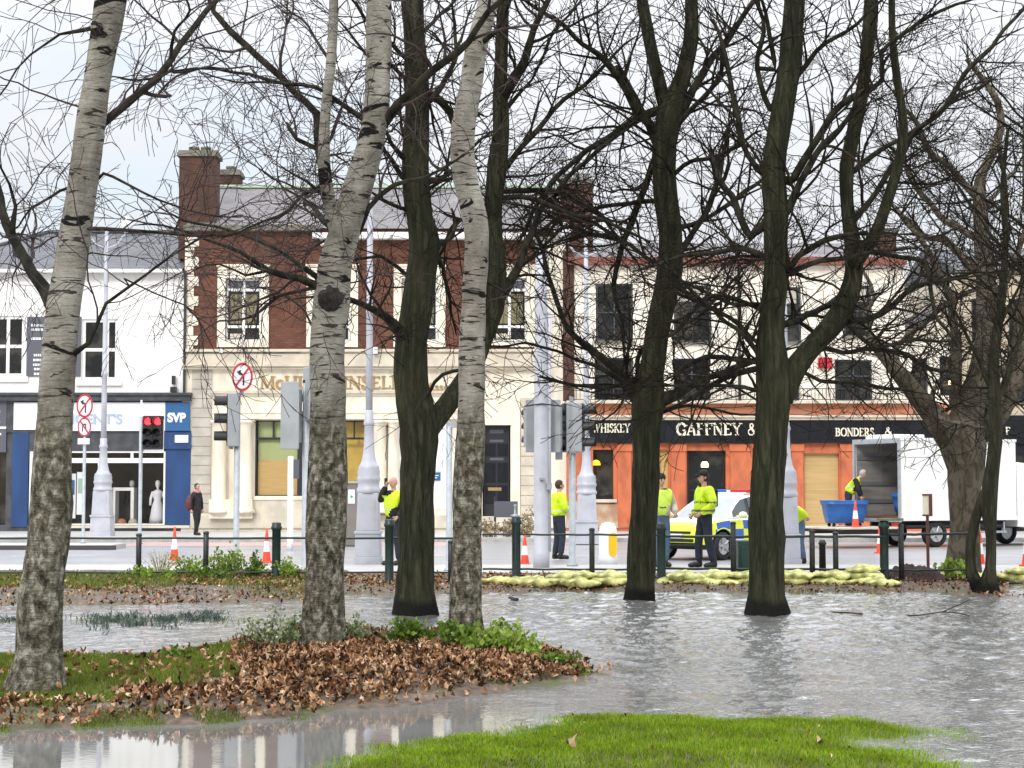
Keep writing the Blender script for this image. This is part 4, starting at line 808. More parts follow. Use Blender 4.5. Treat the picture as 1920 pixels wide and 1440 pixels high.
for px0, px1, y0, y1, Y0 in [(1052, 1112, 345, 486, 62.5), (1648, 1680, 436, 486, 63)]:
    c = MB(); a0, a1 = W(px0, 400, Y0)[0], W(px1, 400, Y0)[0]; z1, z0 = W(960, y0, Y0)[2], W(960, y1, Y0)[2]; c.box(a0, a1, Y0, Y0 + 1.4, z0 - .5, z1); ch = c.build('chimney', M['chim'], C, world=True)
    c = MB(); c.box(a0 - .07, a1 + .07, Y0 - .07, Y0 + 1.47, z1, z1 + .16)
    for k in range(3 if px1 - px0 > 50 else 1): c.lathe([(.14, 0), (.12, .28), (.15, .32)], 10, (a0 + (a1 - a0) * (.2 + .3 * k), Y0 + .6, z1 + .16))
    c.build('chimney_pot', M['capst'], ch, world=True)
b = MB(); pbox(b, 1004, 1062, 440, 990, -.5, 1.2); b.build('recessed_link', M['cream_render'], C, world=True)
b = MB(); pbox(b, 1056, 1077, 470, 752, .06, .2); b.build('brick_pier', M['chim'], C, world=True)
b = MB(); pbox(b, 1385, 1390, 498, 752, .1, .1); b.build('downpipe', M['blackm'], C, world=True)
b = MB(); pbox(b, 1535, 1561, 671, 691, .16, .16); b.build('alarm_box', M['red'], C, world=True)
b = MB(); pbox(b, 1062, 1700, 752, 757, .34, .36); pbox(b, 1062, 1795, 783, 788, .22, .26); pbox(b, 1062, 1795, 779, 783, .30, .34); b.build('ledge', M['pale_stone'], C, world=True)
b = MB(); pbox(b, 1062, 1795, 757, 779, .04, .2); b.build('orange_band', M['oband'], C, world=True)
rl = MB(); zb0, zt0 = fz(752) + .03, fz(729); yr = YF - .30; x = fx(1066)
rl.box(fx(1064), fx(1700), yr - .015, yr + .015, zt0 - .03, zt0); rl.box(fx(1064), fx(1700), yr - .012, yr + .012, zb0, zb0 + .025)
while x < fx(1700): rl.cyl((x, yr, zb0), (x, yr, zt0 - .01), .010, n=5); x += .135
rl.build('balcony_railing', M['blackm'], C, world=True)
fb = MB(); pbox(fb, 1062, 1795, 788, 830, .16, .22); pbox(fb, 1062, 1795, 826, 831, .22, .1); fa = fb.build('fascia', M['navy'], C, world=True)
serif('WHISKEY', 1111, 1181, 795, 811, .175, M['cletter'], 'lettering', fa); serif('GAFFNEY &', 1267, 1420, 794, 816, .175, M['cletter'], 'lettering', fa); serif('SON', 1430, 1478, 794, 816, .175, M['cletter'], 'lettering', fa); serif('BONDERS', 1565, 1638, 803, 818, .175, M['cletter'], 'lettering', fa); serif('&', 1657, 1672, 801, 816, .175, M['cletter'], 'lettering', fa)
oh = [(1112, 1150, 843, 936), (1236, 1253, 843, 985), (1288, 1361, 845, 990), (1507, 1573, 850, 990)]
wall(C, 'ground_floor_wall', M['orange'], 1062, 1795, 830, 990, oh, .35, plane=.0, zb=GZ)
b = MB(); pbox(b, 1062, 1110, 940, 990, .03, .1); pbox(b, 1110, 1153, 945, 990, .03, .1); pbox(b, 1153, 1234, 940, 990, .05, .1); pbox(b, 1256, 1286, 950, 990, .07, .1); pbox(b, 1363, 1504, 950, 990, .05, .1); b.build('plinth', M['orange_lo'], C, world=True)
b = MB(); pbox(b, 1108, 1156, 936, 942, .14, .3); b.build('sill', M['pale_stone'], C, world=True)
b = MB()
for a, c in [(1158, 1183), (1258, 1285), (1369, 1412), (1484, 1505), (1576, 1603)]: b = MB(); pbox(b, a, c, 846, 988, .09, .1); pbox(b, a - 2, c + 2, 832, 846, .14, .15); b.build('pilaster', M['orange'], C, world=True)
b = MB(); pbox(b, 1112, 1150, 843, 936, -.25, .02); b.build('bar_window', M['glass'], C, world=True)
b = MB(); b.lathe([(.16, 0), (.13, .12), (.05, .18)], 12, (fx(1118), YF + .1, fz(872))); b.build('window_lamp', M['lamp_yel'], C, True, world=True)
b = MB(); pbox(b, 1236, 1253, 843, 985, -.2, .02); b.build('side_panel', M['blind_o'], C, world=True)
b = MB(); pbox(b, 1288, 1361, 845, 990, -.3, .03); dd = b.build('doorway', M['glass'], C, world=True)
b = MB(); pbox(b, 1290, 1293, 845, 990, -.25, .05); pbox(b, 1356, 1359, 845, 990, -.25, .05); pbox(b, 1293, 1356, 918, 921, -.26, .04); b.build('door_frame', M['black'], dd, world=True)
b = MB(); b.lathe([(.13, 0), (.13, .12), (.08, .2)], 12, (fx(1322), YF + .12, fz(876))); b.build('door_lamp', M['lamp_on'], C, True, world=True)
b = MB(); y = 850
while y < 989: pbox(b, 1507, 1573, y, y + 3.6, -.2 + .0, .05); pbox(b, 1507, 1573, y + 3.6, y + 4.4, -.225, .05); y += 4.4
b.build('roller_shutter', M['shutter'], C, world=True)
b = MB(); pbox(b, 1507, 1573, 845, 850, -.1, .2); b.build('shutter_hood', M['black'], C, world=True)

# ---- building D and E to the right
D_ = thing('gabled_house', (fx(1748), YF, GZ), 'lower house with a grey gable between the pub and the stone block', 'building')
wall(D_, 'upper_wall', M['cream_render'], 1700, 1795, 640, 779, [(1712, 1742, 672, 740), (1764, 1790, 668, 742)], .2); shell(D_, M['cream_render'], 1700, 1795, 640)
for w in [(1712, 1742, 672, 740), (1764, 1790, 668, 742)]: window(D_, *w, M['dgrey'], bars_h=[706], fw=3, bw=2.5)
b = MB(); a0, a1, am = fx(1700), fx(1795), fx(1768); z0, z1 = fz(640), fz(572); b.poly([(a0, YF, z0), (a1, YF, z0), (am, YF, z1)]); b.build('gable', M['pale_stone'], D_, world=True)
b = MB(); b.poly([(a0 - .1, YF - .2, z0), (am, YF - .2, z1 + .06), (am, YF + 7, z1 + .06), (a0 - .1, YF + 7, z0)]); b.poly([(am, YF - .2, z1 + .06), (a1, YF - .2, z0), (a1, YF + 7, z0), (am, YF + 7, z1 + .06)]); b.build('roof', M['slate'], D_, world=True)
b = MB(); b.lathe([(.09, 0), (.1, .1), (.05, .16)], 10, (fx(1782), YF - .25, fz(722))); b.build('wall_lamp', M['lamp_on'], D_, True, world=True)
E = thing('stone_building', (fx(1900), YF, GZ), 'beige rendered block with a dark shopfront at the far right', 'building')
ew = [(1826, 1858, 560, 640), (1896, 1930, 560, 640), (1826, 1858, 676, 752), (1896, 1930, 676, 752), (1966, 2000, 560, 640), (1966, 2000, 676, 752)]
wall(E, 'upper_wall', mat('beige_render', (.50, .42, .31), .85, (.42, .35, .26), 1.5), 1797, 2120, 508, 779, ew, .2); shell(E, M['cream_render'], 1797, 2120, 508)
for w in ew: window(E, *w, M['dgrey'], bars_v=[(w[0] + w[1]) / 2], bars_h=[(w[2] + w[3]) / 2], fw=3, bw=2.5, sill=(3, 4, M['capst']))
b = MB(); ze, zr = fz(508), roofz(468, 66); x0, x1 = fx(1797), fx(2120); b.poly([(x0, YF - .25, ze), (x1, YF - .25, ze), (x1, 66, zr), (x0, 66, zr)]); b.poly([(x1, 71, ze), (x0, 71, ze), (x0, 66, zr), (x1, 66, zr)]); b.poly([(x0, 71, ze), (x0, YF - .25, ze), (x0, 66, zr)]); b.build('roof', M['slate2'], E, world=True)
wall(E, 'shopfront', M['navy'], 1797, 2120, 779, 990, [(1830, 1890, 850, 970), (1905, 2000, 850, 970)], .2, zb=GZ)
for w in [(1830, 1890, 850, 970), (1905, 2000, 850, 970)]: window(E, *w, M['black'], bars_h=[880], fw=3, bw=3)
fb = MB(); pbox(fb, 1797, 2120, 779, 832, .12, .2); fa = fb.build('fascia', M['navy'], E, world=True)
serif('U', 1811, 1823, 801, 818, .135, M['cletter'], 'lettering', fa); serif('F', 1884, 1893, 801, 815, .135, M['cletter'], 'lettering', fa)
# ------------------------------------------------------------------ street furniture
FG = .125
def lamp_post(px, D, label, wide, zbase, top_py=395, ped=2.15):
    c = W(px, 980, D); r = thing('lamp_post', (c.x, D, zbase), label, 'lamp post', 'tall pale grey lamp posts'); s = wide
    b = MB()
    b.frustum((0, 0), .43 * s, .43 * s, 0, .43 * s, .43 * s, .16); b.frustum((0, 0), .40 * s, .40 * s, .16, .385 * s, .385 * s, .62)
    b.frustum((0, 0), .42 * s, .42 * s, .62, .42 * s, .42 * s, .68)
    b.frustum((0, 0), .36 * s, .36 * s, .68, .32 * s, .32 * s, 1.44); b.build('plinth', M['post'], r, bevel=.012)
    q = MB(); z = 1.44
    q.lathe([(.37 * s, 1.44), (.38 * s, 1.48), (.38 * s, 1.53), (.34 * s, 1.56), (.34 * s, 1.66), (.37 * s, 1.70), (.37 * s, 1.75), (.34 * s, 1.79), (.36 * s, 1.87), (.33 * s, 1.93), (.34 * s, 1.97), (.27 * s, 2.02), (.22 * s, 2.12), (.18 * s, 2.28), (.155 * s, 2.5), (.145 * s, 2.8), (.17 * s, 2.83), (.17 * s, 2.88), (.14 * s, 2.92), (.14 * s, 3.1), (.12 * s, 3.12)], 20)
    q.build('pedestal', M['post'], r, True)
    for sx in (-1,):
        p = MB(); p.box(-.22 * s, .22 * s, -.352 * s, -.335 * s, .8, 1.32); p.build('access_door', M['post'], r)
    top = W(px, top_py, D)[2] - zbase; q = MB()
    q.lathe([(.115 * s, 3.1), (.105 * s, 4.4), (.105 * s, 5.1), (.13 * s, 5.12), (.13 * s, 5.22), (.10 * s, 5.26), (.085 * s, top * .8), (.07 * s, top)], 16); q.build('pole', M['post'], r, True)
    q = MB(); z = top
    for sd_ in (-1, 1):
        q.tube([(0, 0, z - .9), (sd_ * .35, 0, z - .75), (sd_ * .62, 0, z - .35), (sd_ * .62, 0, z - .1)], [.035, .03, .03, .03], 8)
    q.build('bracket', M['post'], r, True)
    for sd_ in (-1, 1):
        q = MB(); q.lathe([(.03, .15), (.08, .1), (.2, -.05), (.23, -.16), (.2, -.2), (.15, -.3), (.04, -.36)], 14, (sd_ * .62, 0, z)); q.build('lantern', M['sign_white'], r, True)
    return r
lamp_post(691, 34.6, 'tall grey lamp post standing in the open right of the second birch', .64, .11, top_py=120)
lamp_post(192, 54.5, 'distant grey lamp post in front of the charity shop', .80, .15, top_py=415)
lamp_post(1100, 50, 'grey lamp post between the traffic mast and the dark tree', .80, .05, top_py=425)
lamp_post(1474, 35.5, 'grey lamp post almost hidden behind the big dark tree trunk', .64, .03, top_py=90)

def roundel(r, z, R, yoff, ex=1.0, arrow=True, rz=0, mini=False):
    b = MB(); n = 36
    def disc(rr, y, mi, z0=z): b.poly([(rr * ex * math.cos(2 * math.pi * k / n), y, z0 + rr * math.sin(2 * math.pi * k / n)) for k in range(n)], mi)
    i0 = len(b.v); b.tube([(0, yoff, z), (0, yoff + .02, z)], [R, R], n, 0); b.v[i0:] = [(x * ex, y, z_) for x, y, z_ in b.v[i0:]]
    disc(R, yoff - .002, 1); disc(R * .82, yoff - .004, 2)
    def bar(x0, z0, x1, z1, w, y, mi):
        d = Vector((x1 - x0, z1 - z0)).normalized(); q = Vector((-d.y, d.x)) * w / 2; b.poly([((x0 + q.x) * ex, y, z + z0 + q.y), ((x0 - q.x) * ex, y, z + z0 - q.y), ((x1 - q.x) * ex, y, z + z1 - q.y), ((x1 + q.x) * ex, y, z + z1 + q.y)], mi)
    if arrow:
        bar(R * .12, -R * .6, R * .12, R * .12, R * .16, yoff - .006, 3); bar(R * .2, R * .06, -R * .25, R * .28, R * .16, yoff - .007, 3)
        b.poly([(-R * .55 * ex, yoff - .0085, z + R * .36), (-R * .2 * ex, yoff - .0085, z + R * .06), (-R * .12 * ex, yoff - .0085, z + R * .5)], 3)
    else:
        bar(-R * .25, -R * .45, -R * .25, R * .25, R * .15, yoff - .006, 3); bar(-R * .25, R * .28, R * .2, R * .28, R * .15, yoff - .007, 3); bar(R * .22, R * .3, R * .22, -R * .2, R * .15, yoff - .0075, 3)
    s = .62; bar(-R * s, -R * s, R * s, R * s, R * .16, yoff - .010, 1) if arrow else bar(-R * s, R * s, R * s, -R * s, R * .18, yoff - .010, 1)
    return b.build('sign_face', [M['steel'], M['red'], M['sface'], M['black']], r)
def signal_head(r, x, z, ang, lit=None, back=True, name='signal_head', yo=0, sc=1):
    """three-light head; at angle ang it looks along that heading (0 = towards the camera)"""
    h = bpy.data.objects.new(name, None); COL.objects.link(h); h.parent = r; h.location = (x, yo, z); h.scale = (sc, sc, sc); h.rotation_euler = (0, 0, ang)
    b = MB(); b.box(-.15, .15, -.02, .2, 0, .98); b.build('housing', M['steel2'] if math.cos(ang) < .5 else M['hood'], h, bevel=.02)
    if math.cos(ang) < .5: b = MB(); b.box(-.13, .13, -.032, -.021, .03, .95); b.build('front_plate', M['hood'], h)
    if back: b = MB(); b.box(-.18, .18, .20, .225, -.12, 1.10); b.build('back_board', M['steel2'], h, bevel=.01)
    for k in range(3):
        zz = .17 + k * .32; b = MB()
        n = 14
        for i in range(n):
            a0, a1 = math.pi * (-.15 + 1.3 * i / n), math.pi * (-.15 + 1.3 * (i + 1) / n)
            b.poly([(math.cos(a0) * .12, -.02, zz + math.sin(a0) * .12), (math.cos(a1) * .12, -.02, zz + math.sin(a1) * .12), (math.cos(a1) * .115, -.26, zz + math.sin(a1) * .115), (math.cos(a0) * .115, -.26, zz + math.sin(a0) * .115)])
        b.build('visor', M['hood'], h, True)
        b = MB(); b.lathe([(.105, 0), (.08, .02)], 16); o = b.build('lens', M['redlamp'] if lit == k else M['black'], h, True); o.rotation_euler = (math.pi / 2, 0, 0); o.location = (0, -.022, zz)
    return h
G1 = 'traffic signals along the road'
def pole(px, D, z0, top_py, w, m=None, name='pole', r=None):
    c = W(px, 1000, D); h = W(px, top_py, D)[2] - z0; b = MB(); b.lathe([(w * 1.7, 0), (w * 1.7, .04), (w, .05), (w, h), (w * .6, h + .02)], 14); return c, h, b
def mk(px, D, z0, top_py, w, name, label, cat, group=None, m='steel'):
    c, h, b = pole(px, D, z0, top_py, w); r = thing(name, (c.x, D, z0), label, cat, group); b.build('pole', M[m], r, True); return r, h
zpy = lambda px, py, D, z0: W(px, py, D)[2] - z0
# signal with no left turn disc beside the woman
r, h = mk(443, 31, .1, 741, .055, 'traffic_signal', 'grey signal pole with a no left turn disc, right of the black coated woman', 'traffic signal', G1)
b = MB(); b.cyl((.08, 0, h), (.08, 0, zpy(443, 700, 31, .1)), .03, n=8); b.build('sign_post', M['steel'], r)
roundel(r, zpy(453, 707, 31, .1), .262, -.05, .72).location.x = .09
signal_head(r, -.16, zpy(443, 838, 31, .1), math.radians(-80), back=False); b = MB(); b.box(-.14, -.1, -.1, .22, zpy(443, 842, 31, .1), zpy(443, 760, 31, .1)); b.build('back_board', M['steel2'], r, bevel=.01)
# signal seen from behind, left of second birch
r, h = mk(573, 31, .1, 718, .07, 'traffic_signal', 'grey signal pole with a broad grey back board, left of the second birch', 'traffic signal', G1)
b = MB(); b.lathe([(.075, 0), (.075, .05), (.03, .06)], 14, (0, 0, h)); b.build('cap', M['black'], r)
signal_head(r, -.22, zpy(573, 845, 31, .1) + .14, math.radians(165)); signal_head(r, .17, zpy(573, 790, 31, .1), math.radians(120), back=False)
b = MB(); b.box(.02, .22, -.1, .1, zpy(573, 975, 31, .1), zpy(573, 925, 31, .1)); b.build('push_button_box', M['sign_white'], r, bevel=.015)
# red lit pair
r, h = mk(262, 50, .05, 782, .055, 'traffic_signal', 'thin pole with two signals both showing red, before the charity shop', 'traffic signal', G1)
b = MB(); b.cyl((0, 0, h), (0, 0, zpy(262, 750, 50, .05)), .03, n=8); b.build('upper_pole', M['sign_white'], r)
for x in (.2, .49): signal_head(r, x, zpy(262, 842, 50, .05), 0, lit=2, back=False)
b = MB(); b.box(.02, .66, .05, .07, zpy(262, 847, 50, .05), zpy(262, 787, 50, .05)); b.build('back_board', M['sign_white'], r, bevel=.01)
# mast group near centre
c = W(1015, 1000, 33); r = thing('traffic_mast', (c.x, 33, FG), 'thick pale grey traffic mast with two signal back boards, tallest pole at the centre', 'traffic mast')
h = zpy(1015, 466, 33, FG); b = MB(); b.lathe([(.16, 0), (.16, .3), (.145, .34), (.14, h * .45), (.125, h * .8), (.11, h), (.05, h + .05)], 20); b.cyl((.155, 0, .3), (.155, 0, h * .8), .035, n=8); b.build('pole', M['post'], r, True)
for sx, a in ((-.22, math.radians(200)), (.30, math.radians(160))): signal_head(r, sx, zpy(1015, 838, 33, FG), a, yo=.42, sc=.84)
b = MB(); b.tube([(-.33, -.05, zpy(1015, 762, 33, FG)), (0, -.17, zpy(1015, 758, 33, FG)), (.42, -.05, zpy(1015, 762, 33, FG))], [.014] * 3, 6); b.tube([(-.3, -.1, zpy(1015, 762, 33, FG)), (0, -.15, zpy(1015, 735, 33, FG)), (.36, -.1, zpy(1015, 762, 33, FG))], [.008] * 3, 6); b.build('bracket', M['hood'], r)
b = MB(); b.box(.1, .2, -.16, -.05, zpy(1015, 918, 33, FG), zpy(1015, 905, 33, FG)); b.box(-.04, .06, -.2, -.1, zpy(1015, 900, 33, FG), zpy(1015, 896, 33, FG)); b.build('clamp', M['steel2'], r)
r, h = mk(1073, 33.6, FG, 775, .068, 'traffic_signal', 'grey signal pole with black hooded lamps, right of the thick mast', 'traffic signal', G1)
signal_head(r, -.14, zpy(1073, 848, 33.6, FG), math.radians(-72), back=False); signal_head(r, .20, zpy(1073, 848, 33.6, FG), math.radians(78)); b = MB(); b.box(-.02, .12, -.1, -.06, zpy(1073, 850, 33.6, FG), zpy(1073, 780, 33.6, FG)); b.build('back_board', M['steel2'], r)
b = MB(); b.box(-.33, -.19, -.06, .08, zpy(1073, 862, 33.6, FG), zpy(1073, 835, 33.6, FG)); b.build('control_box', M['steel'], r, bevel=.01)
r, h = mk(842, 31.6, FG, 800, .058, 'grey_pole', 'thin grey pole between the middle dark tree and the middle birch', 'pole')
b = MB(); b.box(-.06, .24, -.05, .05, h - .02, h + .08); b.build('bracket', M['steel'], r)
# white tipped post
c = W(544, 1000, 45); b = MB(); b.lathe([(.085, 0), (.085, .35), (.075, .36), (.075, zpy(544, 856, 45, .05)), (.05, zpy(544, 854, 45, .05))], 14); b2 = thing('white_post', (c.x, 45, .03), 'slim white post standing in the road beside the signal back board', 'post'); b.build('post', M['sign_white'], b2, True)
q = MB(); q.box(.08, .22, -.02, .02, zpy(544, 896, 45, .05), zpy(544, 860, 45, .05)); q.build('small_panel', M['mgrey'], b2)
# sign pole with two discs
r, h = mk(156, 47, .16, 832, .045, 'sign_pole', 'pole with two round no turn signs, just right of the left birch', 'sign pole')
o = roundel(r, zpy(156, 761, 47, .16), .33, -.06, .68); o = roundel(r, zpy(153, 801, 47, .16), .27, -.06, .68, False); b = MB(); b.box(-.17, .15, -.08, -.05, zpy(156, 833, 47, .16), zpy(156, 822, 47, .16)); b.box(-.02, .02, -.04, 0, h, zpy(156, 745, 47, .16)); b.build('plate', M['sign_white'], r)
# cabinet, notice board, keep left bollard
c = W(667, 1000, 48.5); D = 48.5; r = thing('utility_cabinet', (c.x, D, .05), 'grey brown utility cabinet behind the second birch', 'cabinet'); hh = zpy(667, 903, D, .05)
b = MB(); b.box(-.34, .34, -.25, .25, 0, hh - .06); b.build('body', M['cab'], r, bevel=.02); b = MB(); b.box(-.37, .37, -.28, .28, hh - .06, hh); b.build('lid', M['steel2'], r, bevel=.015)
b = MB(); b.box(-.20, -.01, -.262, -.252, zpy(667, 944, D, .05), zpy(667, 918, D, .05)); p_ = b.build('notice', M['sign_white'], r); b = MB(); b.lathe([(.04, 0), (.04, .006)], 10); o = b.build('emblem', mat('emblem_green', (.05, .35, .15), .5), p_); o.rotation_euler = (math.pi / 2, 0, 0); o.location = (-.1, -.263, zpy(667, 931, D, .05))
c = W(948, 1000, 53.5); D = 53.5; r = thing('notice_board', (c.x, D, .16), 'dark slanted notice board before the black front door', 'notice board')
b = MB(); b.cyl((-.33, 0, 0), (-.33, 0, zpy(948, 930, D, .16)), .035, n=8); b.cyl((.33, 0, 0), (.33, 0, zpy(948, 945, D, .16)), .03, n=8); b.build('leg', M['blackm'], r)
b = MB(); b.box(-.36, .38, -.05, -.02, zpy(948, 970, D, .16), zpy(948, 940, D, .16)); b.build('panel', M['mgrey'], r)
c = W(1140, 1050, 35.5); r = thing('keep_left_bollard', (c.x, 35.5, .03), 'rounded white traffic bollard with a yellow panel', 'traffic bollard'); hh = zpy(1140, 979, 35.5, .03)
b = MB()
prof = [(.205, 0), (.205, .2), (.19, .25), (.19, hh - .2), (.17, hh - .1), (.12, hh - .03), (.04, hh)]
b.lathe([(r_, z_) for r_, z_ in prof], 20); b.build('shell', M['sign_white'], r, True)
b = MB(); n = 12; w_ = .085; z0, z1 = .22 + .08, hh - .30
pts = [(.09 + w_ * math.cos(a), -.2, z1 + w_ * math.sin(a)) for a in np.linspace(0, math.pi, n)] + [(.09 + w_ * math.cos(a), -.2, z0 + w_ * math.sin(a)) for a in np.linspace(math.pi, 2 * math.pi, n)]
b.poly(list(reversed(pts))); b.poly([(x, y + .03, z) for x, y, z in pts])
for i in range(len(pts)): a, e = pts[i], pts[(i + 1) % len(pts)]; b.poly([a, e, (e[0], e[1] + .03, e[2]), (a[0], a[1] + .03, a[2])])
b.build('yellow_panel', mat('yellow_panel', (.85, .52, .01), .4), r)

# fence: thick posts and slim posts joined by two rails
YFN = 28.4
def slim(b, x, y, z0, z1): b.lathe([(.045, z0), (.045, z1 - .03), (.04, z1 - .025), (.052, z1 - .01), (.045, z1 + .02), (.01, z1 + .03)], 12, (x, y, 0))
def thick(b, x, y, z0, z1): b.lathe([(.085, z0), (.085, z0 + .12), (.072, z0 + .15), (.072, z1 - .12), (.09, z1 - .1), (.09, z1 - .06), (.075, z1 - .04), (.08, z1), (.05, z1 + .015)], 16, (x, y, 0))
def fence(name, label, posts, rail_x, y0, rails=((1010, .016), (1072, .016)), ry=None):
    X = [W(p[0], 1050, y0)[0] for p in posts]; r = thing('bollard_fence', (X[0], y0, .05), label, 'fence', 'dark green fence along the bank')
    for p, x in zip(posts, X):
        b = MB(); z1 = W(p[0], p[1], y0)[2]; (thick if p[2] else slim)(b, x, y0, -.05, z1); b.build('post', M['green'] if p[2] else M['blackm'], r, True, world=True)
    for ry_, rr in rails:
        b = MB(); a, c = W(rail_x[0], 1040, y0)[0], W(rail_x[1], 1040, y0)[0]; n = 24; za = W(960, ry_[0] if isinstance(ry_, tuple) else ry_, y0)[2]; zc = W(960, ry_[1] if isinstance(ry_, tuple) else ry_, y0)[2]
        b.tube([(a + (c - a) * i / n, y0, za + (zc - za) * i / n + .004 * math.sin(i * 1.3)) for i in range(n + 1)], [rr] * (n + 1), 8); b.build('rail', M['green'], r, True, world=True)
    return r
fence('f', 'left run of dark fence with three posts above the leafy weeds', [(-150, 1004, 0), (-10, 1004, 0), (260, 1003, 0), (386, 999, 0), (518, 981, 1)], (-160, 900), YFN, ((1009, .019), (1073, .016)))
fence('f', 'middle run of dark fence between the two thick posts by the centre birch', [(730, 975, 1), (845, 1016, 0), (968, 970, 1), (1110, 993, 0)], (905, 1236), 28.0, (((1002, 1003), .016), ((1067, 1068), .017)))
fence('f', 'right run of dark fence behind the yellow sandbags', [(1240, 982, 1), (1375, 981, 0), (1523, 996, 0), (1567, 1000, 0)], (1236, 1660), 28.2, (((1006, 1006), .022), ((1066, 1068), .02)))
fence('f', 'far right run of dark fence ending at the big grey brown tree', [(1658, 978, 1), (1690, 985, 0), (1815, 1000, 0)], (1660, 1818), 28.3, (((1003, 1000), .022), ((1070, 1068), .017)))
r = thing('bollard', (W(1542, 1040, 29.4)[0], 29.4, .1), 'short black bollard standing free just behind the right fence', 'bollard'); b = MB(); b.lathe([(.06, 0), (.055, W(1542, 1018, 29.4)[2] - .14), (.075, W(1542, 1016, 29.4)[2] - .13), (.04, W(1542, 1012, 29.4)[2] - .1)], 14); b.build('post', M['blackm'], r, True)
# small cap lamp / crank on the thick centre post
b = MB(); x = W(966, 1000, 28)[0]; z = W(966, 970, 28)[2]; b.lathe([(.07, 0), (.05, .03), (.02, .05), (.018, .16), (.03, .19), (.015, .2)], 12, (x, 28, z + .01)); o = b.build('post_finial', M['steel'], smooth=True); tag(o, 'grey finial with a dark pin on top of the thick centre fence post', 'finial')
# cabinet hanging behind fence
X0, X1 = W(1384, 1050, 28.6)[0], W(1470, 1050, 28.6)[0]; r = thing('fence_cabinet', ((X0 + X1) / 2, 28.75, .1), 'dark green box behind the fence, left of the big dark trunk', 'cabinet'); w_ = (X1 - X0) / 2
z1 = W(960, 1013, 28.75)[2] - .1; b = MB(); b.box(-w_, w_, -.18, .18, 0, z1); b.build('body', M['greenl'], r, bevel=.02); b = MB(); b.box(-w_ + .04, w_ - .04, -.2, -.18, .1, z1 - .1); b.build('door', M['greenl'], r, bevel=.008)
# cap board on thick post 1660 and little sign holder on a stick
c = W(1669, 978, 28.3); b = MB(); b.box(-.2, .2, -.1, .1, -.02, .02); o = b.build('post_cap_board', mat('mossy_board', (.20, .23, .15), .8, (.12, .15, .09), 12), bevel=.006); o.location = (c.x, 28.3, c.z + .036); tag(o, 'flat mossy board resting on the thick right fence post', 'board')
c = W(1740, 1045, 28.6); r = thing('sign_stake', (c.x, 28.6, .08), 'brown stake carrying a small framed notice in front of the white truck', 'sign stake')
b = MB(); zt = W(1740, 968, 28.6)[2] - .08; b.box(-.022, .022, -.02, .02, -.1, zt); b.build('stake', M['wood'], r)
b = MB(); z1 = W(1740, 926, 28.6)[2] - .08; b.box(.02, .075, -.05, .05, zt, z1); b.box(-.085, .02, -.045, .0, z1 - .03, z1); b.box(-.085, .02, -.045, .0, zt, zt + .03); b.build('frame', M['wood'], r)
b = MB(); b.box(-.08, .02, -.03, -.01, zt + .03, z1 - .03); b.build('notice', M['cletter'], r)

# traffic cones
def cone_proto():
    r = thing('traffic_cone', (0, 0, 0), 'x', 'traffic cone', 'red and white traffic cones'); b = MB(); b.box(-.2, .2, -.2, .2, 0, .035); b.build('base', M['cone_o'], r, bevel=.01)
    b = MB()
    for z0, z1, mi in [(.035, .24, 0), (.24, .47, 1), (.47, .60, 0), (.60, .75, 0)]:
        R = lambda z: .155 - (z - .035) / .715 * .125
        i0 = len(b.v)
        for k in range(20):
            a = 2 * math.pi * k / 20; b.v.append((R(z0) * math.cos(a), R(z0) * math.sin(a), z0)); b.v.append((R(z1) * math.cos(a), R(z1) * math.sin(a), z1))
        for k in range(20): a = i0 + 2 * k; e = i0 + 2 * ((k + 1) % 20); b.face((a, e, e + 1, a + 1), mi)
    b.face([i0 + 2 * k + 1 for k in range(20)], 0)
    b.build('cone', [M['cone_o'], M['cone_w']], r, True); return r
cp = cone_proto()
cones = [(327, 39, .03, 'cone left of the second fence post, before the road'), (500, 37.5, .03, 'cone left of the thick left fence post'), (984, 36.5, .03, 'cone between the thick centre post and the grey mast'),
         (1650, 43, .03, 'cone on the road at the truck tail, beside the thick right post'), (1838, 36, .03, 'cone between the two legs of the thin dark tree'), (1925, 33.5, .125, 'cone cut by the right edge of the photo above the sandbags')]
for i, (px, D, z, lab) in enumerate(cones):
    loc = (W(px, 1040, D)[0], D, z)
    if i == 0: cp.location = loc; cp['label'] = lab; cp.scale = (.62, .62, 1)
    else: dup(cp, loc, lab, scale=(.6, .6, .85 if i == 2 else 1))

# sandbags
def bag_mesh(seed, L, Wd, H):
    b = MB(); n, m = 20, 14; rs = random.Random(seed); off = Vector((rs.uniform(0, 50), 3, 1))
    for i in range(n + 1):
        u = i / n * 2 - 1; pin = (1 - abs(u) ** 3.2) ** .6 if abs(u) < 1 else 0
        for k in range(m):
            a = 2 * math.pi * k / m; ca, sa = math.cos(a), math.sin(a); y = math.copysign(abs(ca) ** .75, ca) * Wd / 2 * (.35 + .65 * pin) * (1.0 + .02); z = math.copysign(abs(sa) ** .85, sa) * H / 2 * max(pin, .12)
            q = Vector((u * L / 2, y, z)); nn = mn.noise(q * 5 + off) * .05 + mn.noise(q * 13 + off) * .026; q += Vector((nn * .5, nn, nn * 1.1 * max(pin, .2))); b.v.append((q.x, q.y, q.z + H / 2 - .08 * abs(u) * H))
    for i in range(n):
        for k in range(m): a, e = i * m + k, i * m + (k + 1) % m; b.face((a, a + m, e + m, e))
    b.face([k for k in range(m)]); b.face([n * m + k for k in reversed(range(m))]); return b
bag_vars = []
for s in range(4):
    o = bag_mesh(s, .56 + .05 * s, .34, .122).build('sandbag', M['bag'], smooth=True); tag(o, 'x', 'sandbag', 'yellow sandbags along the fence'); bag_vars.append(o)
def bagz(x, y): return max(.1, hz(x, y))
